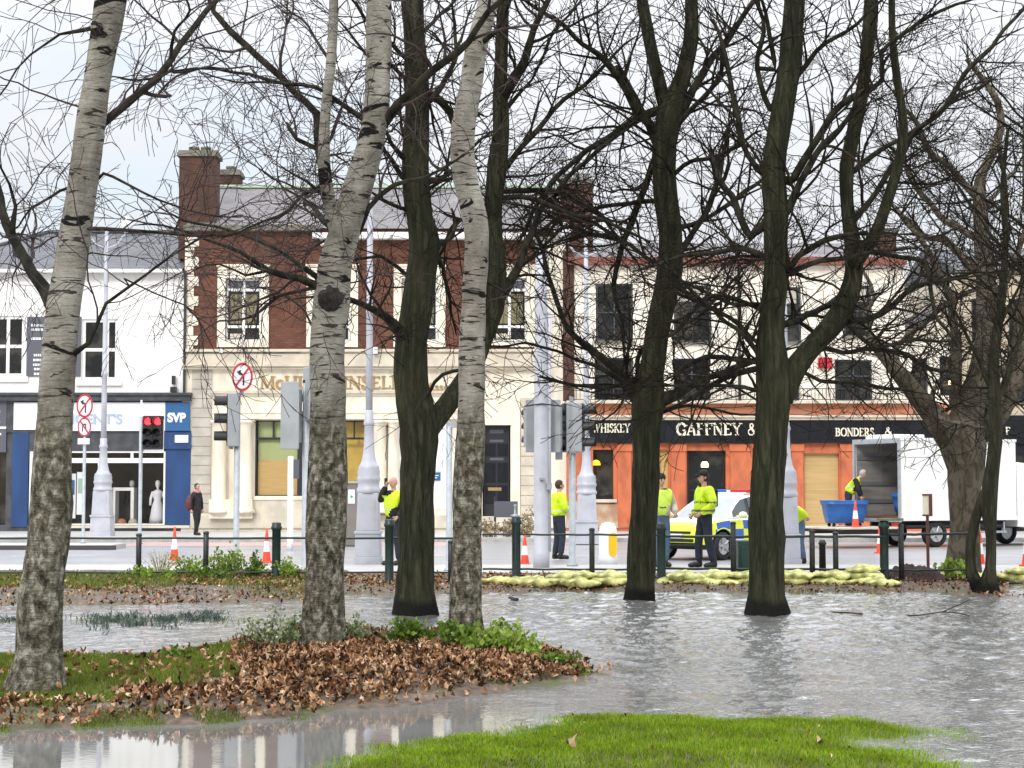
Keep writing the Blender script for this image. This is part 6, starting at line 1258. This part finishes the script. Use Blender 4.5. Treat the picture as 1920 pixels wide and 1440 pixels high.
# ------------------------------------------------------------------ trees
def smooth_path(P, Rr, step):
    out, ro = [], []; n = len(P)
    for i in range(n - 1):
        p0, p1, p2, p3 = P[max(i - 1, 0)], P[i], P[i + 1], P[min(i + 2, n - 1)]; m = max(1, int((p2 - p1).length / step))
        for j in range(m):
            t = j / m; out.append(.5 * ((2 * p1) + (p2 - p0) * t + (2 * p0 - 5 * p1 + 4 * p2 - p3) * t * t + (3 * p1 - p0 - 3 * p2 + p3) * t ** 3)); ro.append(Rr[i] + (Rr[i + 1] - Rr[i]) * t)
    out.append(P[-1].copy()); ro.append(Rr[-1]); return out, ro
def grow(mb, p, d, r, L, lvl, P):
    seg = P['seg'] * (1 if lvl else 1.2); n = max(3, min(14, int(L / seg))); st = L / n; pts = [p.copy()]; rad = [r]; q = p.copy(); dd = d.copy()
    for i in range(n):
        dd = dd + Vector((random.gauss(0, 1), random.gauss(0, 1), random.gauss(0, 1))) * P['wig'] + Vector((0, 0, P['grav'][min(lvl, 2)])); dd.normalize(); q = q + dd * st
        pts.append(q.copy()); rad.append(max(P['rmin'], r * (1 - .8 * (i + 1) / n)))
    mb.tube(pts, rad, 5 if r > .012 else (4 if r > .006 else 3), cap=False)
    if lvl >= P['lv']: return
    k = P['kids'][min(lvl, len(P['kids']) - 1)] * L; k = int(k) + (random.random() < k % 1); sgn = random.choice((-1, 1))
    for c in range(k):
        t = random.uniform(.18, .98); i = min(n - 1, int(t * n)); a = pts[i]; ax = (pts[i + 1] - pts[i]).normalized(); u = ax.orthogonal().normalized(); u.rotate(Matrix.Rotation(random.uniform(0, 2 * PI), 3, ax))
        ang = random.uniform(.5, 1.05); nd = (ax * math.cos(ang) + u * math.sin(ang)).normalized(); nl = L * random.uniform(.32, .68) * (1.15 - .5 * t)
        if nl < .10: continue
        z = a.z; px = 960 + a.x / max(a.y, 1) * F
        if px < -120 or px > 2040 or (a.z - CZ) / max(a.y, 1) * F > 1040: continue
        grow(mb, a, nd, max(P['rmin'], rad[i] * random.uniform(.5, .75)), nl, lvl + 1, P)
def jitter(seed, amp, freq=1.2):
    o = Vector((seed * 7.7, seed * 3.1, 0))
    def f(p, a, i): return 1 + amp * (mn.noise(Vector((math.cos(a) * 1.1, math.sin(a) * 1.1, p.z * freq)) + o) + .5 * mn.noise(Vector((math.cos(a) * 3, math.sin(a) * 3, p.z * freq * 3.5)) + o))
    return f
def tree(name, label, D, trunks, limbs, mtrunk, mlimb, mtwig, P, seed, group=None, trunk_seg=.18, flare=None, stub=None):
    """trunks / limbs: [(px, py, width px, depth offset)...] measured against the photo"""
    random.seed(seed); b0 = trunks[0][0]; base = W(b0[0], b0[1], D); r = thing(name, (base.x, D, 0), label, 'tree', group)
    tw = MB(); paths = []
    def reg(pts, rad):
        for q, r_ in zip(pts, rad):
            c_, s_ = math.cos(TH), math.sin(TH); dd = q.y * c_ + (q.z - CZ) * s_; uu = -q.y * s_ + (q.z - CZ) * c_; paths.append((960 + q.x / dd * F, 720 - uu / dd * F, q, r_))
    for ti, tk in enumerate(trunks):
        P3 = [W(t[0], t[1], D + (t[3] if len(t) > 3 else 0)) for t in tk]; RR = [t[2] / 2 / F * (D + (t[3] if len(t) > 3 else 0)) for t in tk]
        if ti == 0: P3.insert(0, P3[0] + Vector((0, 0, -.35))); RR.insert(0, RR[0] * 1.15)
        pts, rad = smooth_path(P3, RR, trunk_seg if RR[0] > .06 else .12); pts[0] = P3[0]
        big = RR[0] > .06; b = MB(); reg(pts, rad)
        fl = flare or (0, 0)
        def jt(p, a, i, s=seed + ti, fl=fl, big=big):
            v = jitter(s, .16 if big else .1, 1.6)(p, a, i)
            if fl[0] and ti == 0: h = max(0, 1 - max(p.z, 0) / fl[1]); v *= 1 + fl[0] * h * h * (.75 + .5 * math.sin(a * 5 + s) + .4 * mn.noise(Vector((math.cos(a) * 2, math.sin(a) * 2, s))))
            return v
        b.tube(pts, rad, 26 if big else 12, jit=jt); b.build('trunk' if ti == 0 else 'stem', mtrunk if (ti == 0 or big) else mlimb, r, True, world=True)
        # young twigs straight off the stem, above head height
        for i in range(len(pts) - 1):
            if pts[i].z < P['zmin'] or random.random() > P['stem']: continue
            u = Vector((random.gauss(0, 1), random.gauss(0, .8), random.uniform(.0, 1))).normalized(); grow(tw, pts[i] + u * rad[i] * .7, u, random.uniform(.006, .013), random.uniform(.6, 1.5) * P['len'], 1, P)
    for li, lb in enumerate(limbs):
        off = random.uniform(-1, 1) * P['spread']; n = len(lb); P3 = []; RR = []
        # the limb starts inside the nearest stem or limb already grown
        f = lb[0]; best = min(paths, key=lambda q: (q[0] - f[0]) ** 2 + (q[1] - f[1]) ** 2); near = math.hypot(best[0] - f[0], best[1] - f[1]) < 75; d0 = best[2].y - D if near else 0
        if near: P3.append(best[2].copy()); RR.append(min(best[3] * .9, max(.006, f[2] / 2 / F * D * 1.1)))
        for i, t in enumerate(lb):
            dz = d0 + (off * (i / (n - 1)) ** 1.2); P3.append(W(t[0], t[1], D + dz)); RR.append(max(.006, t[2] / 2 / F * (D + dz)))
        P3.append(P3[-1] + (P3[-1] - P3[-2]) * .5); RR.append(RR[-1] * .45)
        pts, rad = smooth_path(P3, RR, .14); b = MB(); wob = Vector((seed, li, 0))
        for i in range(1, len(pts) - 1): pts[i] = pts[i] + Vector((mn.noise(pts[i] * 2.3 + wob), mn.noise(pts[i] * 2.3 + wob * 2), mn.noise(pts[i] * 2.3 - wob))) * .05
        reg(pts, rad); b.tube(pts, rad, 9, jit=jitter(seed + li, .22, 3)); b.build('limb', mlimb, r, True, world=True)
        Ltot = sum((pts[i + 1] - pts[i]).length for i in range(len(pts) - 1)); k = int(Ltot * P['dens'])
        for c in range(k):
            t = (c + random.random()) / k
            if t < .08: continue
            i = min(len(pts) - 2, int(t * (len(pts) - 1))); ax = (pts[i + 1] - pts[i]).normalized(); u = ax.orthogonal().normalized(); u.rotate(Matrix.Rotation(random.uniform(0, 2 * PI), 3, ax)); u.y *= .8; ang = random.uniform(.55, 1.1); nd = (ax * math.cos(ang) + u * math.sin(ang)); nd.z += .12; nd.normalize()
            grow(tw, pts[i], nd, max(.006, min(.024, rad[i] * random.uniform(.35, .65))), random.uniform(.7, 1.7) * P['len'] * (1.1 - .4 * t), 0, P)
        d = (pts[-1] - pts[-2]).normalized()
        for _ in range(2): grow(tw, pts[-2], (d + Vector((random.gauss(0, .3), random.gauss(0, .3), random.gauss(0, .3)))).normalized(), max(.006, rad[-1] * .9), 1.3 * P['len'], 0, P)
    if tw.v: tw.build('twigs', mtwig, r, world=True)
    return r
PB = dict(seg=.085, wig=.17, grav=(-.01, -.05, -.09), rmin=.0028, kids=(3.4, 3.0, 2.0), lv=3, spread=1.2, zmin=2.9, stem=.30, len=1.05, dens=3.2)
PD = dict(seg=.13, wig=.15, grav=(.02, .02, .01), rmin=.0048, kids=(2.7, 2.4, 1.6), lv=3, spread=1.7, zmin=3.0, stem=.7, len=1.15, dens=4.6)
GB, GD = 'birches on the island', 'dark mossy trees standing in the water'
tree('birch_tree', 'nearest white barked birch at the far left with a flared foot', 13.0,
     [[(62, 1318, 104), (65, 1280, 92), (70, 1230, 84), (75, 1150, 82), (86, 1060, 78), (95, 980, 76), (99, 860, 70), (104, 740, 66), (112, 650, 64), (119, 570, 62), (133, 490, 58), (146, 400, 58), (160, 320, 57), (168, 250, 56), (178, 170, 54), (192, 90, 54), (206, 0, 56), (222, -120, 50), (235, -260, 44), (240, -420, 36)]],
     [[(110, 590, 34), (82, 545, 26), (58, 510, 22), (38, 465, 19), (18, 420, 17), (0, 370, 14), (-20, 310, 11), (-60, 230, 8)], [(32, 430, 12), (34, 390, 7), (20, 350, 5), (5, 320, 4)],
      [(185, 243, 20), (200, 232, 17), (240, 196, 15), (290, 150, 14), (322, 112, 13), (340, 80, 12), (385, 22, 11), (410, -20, 10), (450, -90, 8)], [(325, 108, 8), (330, 62, 6), (352, 20, 5), (352, -10, 4)], [(300, 143, 6), (260, 148, 4), (215, 148, 3)], [(325, 130, 5), (400, 127, 4), (470, 130, 3)],
      [(130, 668, 14), (160, 640, 9), (195, 570, 7), (240, 530, 6), (290, 495, 5), (345, 462, 3.5)], [(240, 528, 3.5), (290, 545, 3), (345, 575, 2.5)],
      [(172, 345, 7), (120, 355, 5), (60, 390, 4), (20, 430, 3)], [(195, 330, 6), (250, 348, 5), (330, 385, 4), (410, 400, 3)], [(155, 55, 8), (110, 65, 5), (60, 105, 4), (10, 160, 3.5), (-30, 210, 3)], [(160, 430, 9), (230, 432, 7), (330, 435, 5), (400, 440, 3.5)]],
     M['birch1'], M['limb'], M['btwig'], PB, 3, GB, .14, (.55, .42))
tree('birch_tree', 'middle distance birch with a dark round burl and a forked second stem', 16.6,
     [[(606, 1200, 80), (607, 1150, 78), (609, 1050, 74), (611, 950, 72), (614, 850, 68), (615, 750, 66), (614, 650, 65), (620, 575, 68), (629, 500, 60), (645, 440, 56), (665, 370, 54), (685, 310, 54), (700, 250, 48), (706, 180, 47), (710, 90, 47), (711, 0, 47), (712, -150, 42), (716, -300, 36)],
      [(640, 470, 30, -.05), (622, 400, 27, -.1), (608, 330, 24, -.2), (608, 270, 21, -.25), (611, 200, 19, -.3), (620, 120, 18, -.4), (625, 40, 18, -.4), (627, -60, 16, -.5), (630, -220, 12, -.6)]],
     [[(610, 350, 20), (598, 260, 15), (590, 212, 14), (548, 168, 13), (500, 128, 13), (462, 92, 13), (430, 55, 12), (404, 20, 10), (380, -30, 8)],
      [(680, 225, 12), (640, 195, 10), (610, 172, 8), (560, 158, 7), (500, 153, 7), (460, 140, 6), (400, 128, 5), (330, 132, 4)], [(560, 160, 5), (490, 155, 4), (440, 150, 4), (400, 140, 3)],
      [(718, 232, 20), (745, 196, 17), (770, 172, 16), (810, 136, 15), (850, 97, 14), (895, 52, 12), (940, 5, 10), (980, -40, 8)], [(830, 115, 6), (870, 75, 5), (880, 30, 4)],
      [(612, 365, 9), (600, 360, 8), (580, 340, 5), (545, 322, 4)], [(672, 430, 12, .2), (690, 392, 9, .3), (740, 355, 9, .4), (790, 330, 7, .5), (850, 300, 5, .6)],
      [(640, 440, 14), (608, 412, 11), (588, 385, 10), (576, 378, 9)],
      [(604, 545, 18), (560, 525, 13), (505, 508, 11), (450, 475, 8), (400, 452, 6), (340, 430, 5), (280, 425, 3.5)], [(600, 520, 12), (560, 490, 9), (510, 462, 8), (460, 440, 6), (400, 425, 5), (330, 400, 4)], [(505, 508, 7), (460, 520, 5), (410, 500, 4), (370, 510, 3)],
      [(610, 350, 9), (570, 365, 7), (520, 410, 6), (470, 425, 4), (420, 440, 3)], [(590, 620, 5), (570, 590, 4), (550, 560, 3.5), (500, 545, 3)], [(606, 285, 10), (560, 262, 8), (545, 240, 8)], [(625, 118, 7), (585, 60, 5), (540, 20, 4)]],
     M['birch2'], M['limb'], M['btwig'], dict(PB, spread=1.0, stem=.3), 8, GB, .14, (.25, .3))
tree('birch_tree', 'slender birch with leafy plants round its foot, at the centre', 18.0,
     [[(873, 1186, 66), (873, 1140, 58), (875, 1060, 55), (876, 980, 56), (880, 880, 57), (883, 800, 54), (884, 710, 50), (884, 640, 48), (889, 570, 47), (893, 500, 47), (894, 440, 46), (886, 385, 47), (874, 335, 47), (867, 290, 46), (868, 235, 44), (880, 170, 42), (893, 90, 40), (914, 10, 38), (932, -90, 32), (955, -260, 24)]],
     [[(893, 90, 12), (925, 60, 9), (950, 20, 7), (965, -30, 6)], [(876, 330, 8), (830, 318, 6), (800, 290, 5), (770, 240, 4)], [(892, 705, 9), (870, 688, 7), (835, 700, 7), (812, 730, 6)], [(896, 520, 6), (930, 540, 5), (960, 560, 4)]],
     M['birch2'], M['limb'], M['btwig'], dict(PB, stem=.35, len=.8), 12, GB, .14, (.2, .25))
tree('dark_tree', 'dark mossy forked tree between the two right birches', 22.3,
     [[(780, 1150, 84), (780, 1110, 72), (780, 1030, 67), (782, 940, 66), (786, 860, 68), (786, 800, 72), (776, 750, 66), (770, 700, 60), (772, 640, 64), (785, 575, 60), (792, 510, 60), (796, 455, 58), (786, 410, 50), (780, 350, 50), (779, 290, 50), (781, 220, 48), (782, 140, 44), (776, 60, 42), (772, -20, 42), (765, -200, 32), (760, -350, 24)],
      [(795, 820, 40, .1), (822, 780, 40, .2), (850, 745, 38, .35), (885, 690, 34, .5), (905, 640, 34, .5), (925, 580, 38, .5), (930, 520, 38, .5), (926, 450, 36, .5), (925, 380, 36, .5), (932, 310, 36, .5), (940, 250, 32, .5), (938, 180, 28, .5), (940, 100, 25, .5), (943, 0, 24, .5), (948, -160, 18, .5), (950, -320, 12, .5)]],
     [[(778, 655, 34), (752, 625, 24), (722, 595, 17), (690, 578, 13), (655, 562, 11), (640, 555, 9)],
      [(936, 555, 26), (958, 520, 18), (980, 480, 15), (992, 440, 13), (1012, 400, 11), (1050, 350, 10), (1090, 305, 9), (1150, 262, 7)],
      [(932, 330, 13), (965, 293, 11), (993, 258, 11), (1020, 225, 10), (1055, 190, 9), (1098, 155, 8), (1135, 122, 7), (1175, 85, 5)],
      [(940, 190, 22), (962, 150, 18), (985, 105, 15), (1003, 55, 13), (1022, 10, 11), (1050, -50, 9)], [(940, 215, 10), (975, 175, 7), (1000, 150, 5), (1040, 60, 5), (1090, 0, 4)],
      [(795, 350, 12), (830, 328, 9), (860, 300, 8), (905, 262, 6)], [(790, 372, 10), (830, 340, 7), (880, 320, 6)], [(765, 300, 12), (735, 275, 8), (725, 250, 7), (700, 215, 5)], [(760, 340, 11), (735, 300, 8), (722, 285, 7), (690, 280, 5)], [(765, 395, 9), (720, 375, 7), (700, 360, 5), (650, 340, 4)],
      [(795, 170, 22), (825, 185, 16), (842, 210, 13), (850, 240, 10), (880, 280, 8)], [(800, 190, 14), (840, 140, 10), (855, 95, 8), (850, 30, 6)], [(775, 120, 10), (740, 90, 8), (700, 50, 7), (665, 10, 6)], [(790, 60, 9), (830, 20, 7), (870, -10, 5)],
      [(760, 150, 10), (735, 125, 7), (700, 110, 6), (655, 60, 5)], [(805, 470, 10), (830, 500, 8), (838, 540, 7), (850, 600, 5)], [(815, 465, 12), (840, 450, 8), (856, 420, 8), (850, 400, 6)], [(780, 530, 9), (745, 500, 7), (715, 480, 6), (680, 485, 5)],
      [(905, 420, 10), (860, 410, 8), (828, 470, 6)], [(925, 360, 10), (970, 358, 10), (1040, 360, 9), (1100, 385, 8), (1150, 420, 6)], [(935, 375, 12), (1000, 372, 10), (1060, 400, 8), (1130, 412, 7), (1190, 440, 6)]],
     M['dark'], M['limb'], M['twig'], PD, 21, GD, .16, (.06, .25))
tree('dark_tree', 'dark mossy tree with a low left branch, left of the officer', 25.2,
     [[(1200, 1124, 60), (1201, 1090, 56), (1204, 1020, 53), (1209, 940, 52), (1212, 860, 51), (1214, 800, 55), (1216, 752, 62), (1222, 700, 50), (1232, 630, 46), (1245, 560, 47), (1256, 500, 48), (1257, 440, 46), (1250, 380, 45), (1245, 320, 43), (1246, 270, 46), (1255, 220, 50), (1270, 170, 34), (1286, 120, 30), (1297, 60, 28), (1297, -10, 24), (1302, -150, 17), (1306, -300, 10)],
      [(1250, 210, 28, .05), (1235, 150, 26, .1), (1218, 80, 24, .15), (1207, 20, 22, .2), (1198, -60, 18, .2), (1185, -220, 12, .3)]],
     [[(1208, 765, 34), (1185, 735, 24), (1150, 690, 16), (1112, 662, 13), (1075, 630, 11), (1048, 580, 10), (1030, 520, 9), (1018, 470, 8), (1000, 430, 7)],
      [(1240, 255, 20), (1203, 215, 17), (1178, 172, 15), (1145, 125, 13), (1108, 92, 11), (1068, 60, 10), (1028, 32, 8), (990, 5, 6)], [(1238, 285, 14), (1200, 205, 13), (1170, 150, 11)],
      [(1240, 205, 20), (1200, 222, 17), (1155, 252, 14), (1120, 272, 12), (1085, 300, 11), (1040, 330, 10), (1010, 380, 9), (985, 430, 8)], [(1240, 250, 12), (1215, 330, 12), (1190, 400, 14), (1165, 470, 12), (1150, 540, 8), (1165, 600, 6)],
      [(1245, 380, 10), (1190, 380, 9), (1130, 385, 8), (1060, 405, 7), (1000, 440, 5)], [(1170, 450, 12), (1110, 440, 9), (1060, 425, 8), (1010, 470, 6)], [(1235, 500, 9), (1180, 460, 8), (1130, 430, 7), (1070, 400, 6)],
      [(1244, 745, 30), (1285, 730, 18), (1330, 712, 13), (1380, 690, 12), (1425, 672, 10), (1460, 660, 7)], [(1235, 650, 8), (1200, 655, 9), (1192, 700, 10), (1186, 735, 12)],
      [(1275, 210, 22), (1310, 150, 15), (1350, 95, 13), (1385, 40, 11), (1420, -10, 9)], [(1262, 240, 14), (1300, 200, 10), (1345, 150, 9), (1360, 90, 7)], [(1258, 330, 10), (1300, 300, 8), (1350, 290, 8), (1400, 260, 6)], [(1265, 480, 14), (1300, 440, 12), (1330, 390, 12), (1345, 330, 10), (1360, 270, 8)],
      [(1262, 430, 12), (1310, 415, 9), (1370, 380, 9), (1420, 345, 8)], [(1262, 540, 9), (1320, 570, 8), (1370, 600, 8), (1420, 640, 7)], [(1235, 600, 9), (1290, 600, 7), (1330, 570, 7), (1370, 530, 6), (1400, 500, 5)],
      [(1225, 690, 10), (1160, 722, 8), (1100, 724, 7), (1040, 712, 6)], [(1190, 735, 8), (1130, 690, 7), (1070, 672, 6), (1000, 645, 5), (930, 650, 4)], [(1210, 770, 8), (1240, 775, 7), (1290, 760, 6), (1350, 770, 5), (1410, 778, 4)]],
     M['dark'], M['limb'], M['twig'], PD, 34, GD, .16, (.06, .25))
tree('dark_tree', 'thickest dark mossy tree, forking wide above the pub sign', 22.3,
     [[(1440, 1150, 84), (1440, 1115, 72), (1439, 1040, 67), (1438, 950, 65), (1441, 880, 63), (1446, 810, 62), (1451, 760, 64), (1452, 715, 66), (1447, 660, 56), (1447, 600, 47), (1452, 540, 47), (1455, 470, 46), (1455, 400, 45), (1451, 330, 44), (1457, 260, 43), (1470, 190, 42), (1481, 120, 42), (1487, 50, 40), (1491, -20, 38), (1498, -160, 30), (1502, -320, 22)],
      [(1462, 745, 50, .05), (1492, 690, 44, .1), (1530, 642, 38, .2), (1568, 600, 38, .3), (1592, 552, 38, .35), (1602, 505, 34, .4), (1597, 445, 29, .4), (1588, 385, 25, .4), (1588, 310, 26, .4), (1603, 240, 27, .4), (1618, 160, 25, .4), (1627, 80, 26, .4), (1634, 0, 24, .4), (1645, -130, 16, .4), (1650, -260, 10, .4)],
      [(1600, 500, 26, .35), (1638, 445, 24, .2), (1658, 395, 21, .1), (1678, 330, 20, 0), (1692, 270, 20, -.1), (1692, 210, 17, -.2), (1682, 150, 15, -.2), (1674, 80, 14, -.2), (1672, 0, 13, -.2), (1674, -130, 10, -.2)]],
     [[(1600, 415, 14), (1635, 372, 11), (1675, 312, 11), (1720, 248, 10), (1768, 200, 10), (1820, 128, 9), (1870, 70, 8), (1920, 10, 6)], [(1590, 330, 12), (1640, 290, 10), (1700, 255, 9), (1768, 205, 8), (1830, 165, 6)],
      [(1480, 340, 18), (1520, 280, 14), (1560, 215, 13), (1600, 185, 13), (1655, 153, 10), (1650, 100, 9), (1700, 55, 8), (1760, 22, 7), (1820, 0, 5)], [(1475, 400, 16), (1500, 340, 13), (1530, 290, 12), (1570, 240, 9), (1600, 205, 8)],
      [(1480, 150, 12), (1530, 100, 9), (1585, 60, 7), (1640, 10, 6)], [(1440, 200, 12), (1420, 130, 10), (1430, 60, 9), (1420, 0, 8)], [(1450, 130, 10), (1440, 60, 8), (1425, -10, 6)],
      [(1440, 330, 14), (1400, 290, 11), (1380, 200, 10), (1360, 110, 9), (1345, 60, 7)], [(1440, 410, 16), (1405, 440, 14), (1380, 380, 13), (1355, 350, 12), (1340, 300, 9)], [(1440, 480, 14), (1400, 465, 11), (1340, 470, 9), (1290, 480, 7), (1220, 500, 6)],
      [(1430, 585, 10), (1380, 560, 9), (1330, 555, 9), (1290, 590, 10), (1262, 620, 9)], [(1430, 570, 9), (1370, 568, 7), (1310, 540, 6)], [(1425, 680, 11), (1380, 675, 10), (1325, 670, 9), (1280, 700, 8)], [(1430, 690, 13), (1385, 700, 12), (1340, 720, 12), (1290, 748, 9)],
      [(1435, 745, 9), (1390, 728, 8), (1330, 726, 7), (1240, 724, 5)], [(1428, 670, 10), (1395, 630, 9), (1350, 590, 8), (1310, 560, 7), (1270, 520, 6)], [(1470, 520, 14), (1500, 480, 12), (1550, 450, 12), (1600, 440, 9)], [(1480, 510, 12), (1540, 490, 10), (1600, 480, 9), (1680, 470, 6)],
      [(1600, 600, 14), (1650, 590, 12), (1700, 545, 11), (1740, 530, 9), (1790, 520, 8), (1840, 500, 6)], [(1590, 610, 10), (1640, 650, 8), (1700, 640, 7), (1760, 640, 6)], [(1745, 535, 10), (1735, 490, 9), (1690, 480, 9), (1640, 475, 8)], [(1745, 535, 9), (1760, 600, 7), (1790, 640, 6)],
      [(1540, 655, 10), (1580, 660, 8), (1640, 655, 9), (1700, 665, 8), (1740, 690, 7), (1800, 700, 5)], [(1540, 715, 7), (1600, 718, 7), (1680, 730, 6)], [(1475, 610, 14), (1520, 590, 12), (1570, 560, 10)], [(1455, 620, 9), (1500, 605, 8), (1530, 625, 8)]],
     M['dark'], M['limb'], M['twig'], PD, 47, GD, .16, (.06, .25))
tree('plane_tree', 'broad grey brown tree spreading in front of the white truck', 31.0,
     [[(1806, 1080, 70), (1806, 1050, 62), (1808, 990, 57), (1809, 930, 58), (1810, 880, 66), (1806, 840, 86), (1800, 815, 90), (1812, 780, 60), (1832, 720, 44), (1846, 650, 40), (1850, 580, 38), (1848, 520, 36), (1842, 460, 32), (1838, 400, 26), (1836, 360, 24), (1843, 320, 18), (1862, 285, 16), (1876, 240, 15), (1870, 190, 13), (1840, 145, 11), (1812, 110, 9)],
      [(1790, 830, 56, 0), (1762, 795, 46, -.1), (1735, 760, 40, -.2), (1706, 725, 34, -.35), (1682, 695, 30, -.5), (1660, 668, 27, -.6), (1641, 645, 24, -.7), (1636, 632, 24, -.7)],
      [(1835, 810, 50, .2), (1872, 770, 44, .3), (1900, 720, 42, .4), (1915, 650, 40, .5), (1925, 570, 34, .6), (1935, 480, 28, .7), (1930, 380, 22, .8), (1925, 250, 16, .8), (1930, 100, 10, .8)]],
     [[(1800, 800, 26), (1790, 740, 22), (1792, 670, 19), (1788, 600, 16), (1775, 540, 13), (1740, 470, 11), (1700, 420, 9)], [(1836, 375, 15), (1800, 335, 14), (1762, 302, 13), (1735, 272, 12), (1718, 230, 9), (1690, 190, 7)],
      [(1842, 450, 16), (1800, 430, 13), (1760, 400, 12), (1720, 350, 11), (1705, 320, 10)], [(1845, 520, 18), (1800, 480, 15), (1770, 450, 14), (1730, 440, 10), (1690, 400, 9)], [(1850, 560, 14), (1890, 520, 12), (1920, 440, 10)], [(1846, 500, 14), (1880, 480, 12), (1930, 490, 9)],
      [(1642, 650, 12), (1620, 600, 9), (1640, 560, 8), (1620, 510, 6)], [(1700, 720, 9), (1680, 660, 9), (1710, 620, 8), (1750, 600, 6)], [(1745, 770, 9), (1780, 790, 8), (1830, 800, 7)], [(1820, 780, 22), (1850, 740, 16), (1880, 690, 14), (1920, 650, 12)], [(1760, 795, 10), (1750, 740, 10), (1770, 700, 8)],
      [(1874, 270, 9), (1880, 330, 8), (1886, 400, 9), (1884, 470, 8)], [(1840, 400, 10), (1870, 360, 9), (1900, 320, 8)], [(1842, 540, 9), (1790, 560, 8), (1740, 600, 7), (1700, 640, 6)]],
     M['plane'], M['plane'], M['twig'], dict(PD, spread=2.2, dens=3.6, kids=(2.8, 2.5, 1.8), len=1.1, stem=.5), 55, 'trees on the bank', .2, (.1, .3))
tree('twin_stemmed_tree', 'thin dark tree with two legs joined low, before the broad grey brown tree', 26.6,
     [[(1850, 1108, 40), (1857, 1065, 20), (1858, 1010, 19), (1854, 950, 30), (1858, 900, 28), (1864, 850, 26), (1868, 790, 25), (1864, 740, 24), (1862, 690, 22), (1870, 620, 18), (1880, 540, 15), (1886, 450, 12), (1880, 350, 9), (1890, 240, 6)],
      [(1838, 1106, 30, .1), (1821, 1068, 19, .15), (1821, 1010, 18, .15), (1832, 965, 19, .1), (1850, 925, 22, 0), (1858, 890, 14, 0)]],
     [[(1866, 760, 14), (1890, 700, 11), (1910, 640, 9), (1930, 570, 7)], [(1864, 740, 12), (1840, 690, 9), (1820, 640, 7), (1800, 600, 5)], [(1872, 620, 8), (1900, 560, 6), (1920, 500, 5)]],
     M['thin'], M['thin'], M['twig'], dict(PD, spread=1.2, dens=3.5, kids=(2.8, 2.6, 2)), 61, 'trees on the bank', .16, (.25, .3))
# trees further back whose crowns fill the sky on the right
for i, (px, D, lab, k) in enumerate([(1980, 36, 'tree beyond the right edge whose thin crown hangs over the truck', 1.0), (2010, 27, 'tree just outside the right edge reaching in with fine branches', .9)]):
    s = F / D; hb = 920 + 1.5 * s; w = .16 * s * k; T = [(px, hb, w * 1.3), (px + 4, hb - 1.2 * s, w), (px - 6, hb - 3.0 * s * k, w * .9), (px - 14, hb - 5 * s * k, w * .7), (px - 4, hb - 7.5 * s * k, w * .45), (px, hb - 10 * s * k, w * .2)]
    L = []
    rs = random.Random(90 + i)
    for j in range(11):
        t = rs.uniform(.28, .9); y0 = hb - 10 * s * k * t; dr = -1 if j % 3 else 1; ln = rs.uniform(1.6, 3.4) * s * k * (1.2 - .6 * t); up_ = rs.uniform(.5, 1.1)
        L.append([(px - 8, y0, w * .45), (px - 8 + dr * ln * .35, y0 - ln * .35 * up_, w * .3), (px - 8 + dr * ln * .7, y0 - ln * .75 * up_, w * .2), (px - 8 + dr * ln, y0 - ln * 1.2 * up_, w * .1)])
    tree('background_tree', lab, D, [T], L, M['plane'], M['limb'], M['twig'], dict(PD, spread=2.0, dens=3.4, kids=(2.6, 2.4, 1.6), lv=3, len=1.1, stem=.3), 70 + i, 'bare trees at the right edge', .3)
# dark round burl on the second birch
c = W(623, 563, 16.6); b = MB(); b.ball((0, 0, 0), .125, .10, .13, 20, 0, 14); b.v = [tuple(Vector(v) * (1 + .3 * mn.noise(Vector(v) * 16))) for v in b.v]
o = b.build('burl', mat('burl_bark', (.008, .006, .005), .95, (.03, .02, .016), 22, bump=1, bscale=40), smooth=True)
bt = [x for x in bpy.data.objects if x.name == 'birch_tree.001'][0]; o.parent = bt; o.location = Vector((c.x, 16.6 - .125, c.z)) - bt.location
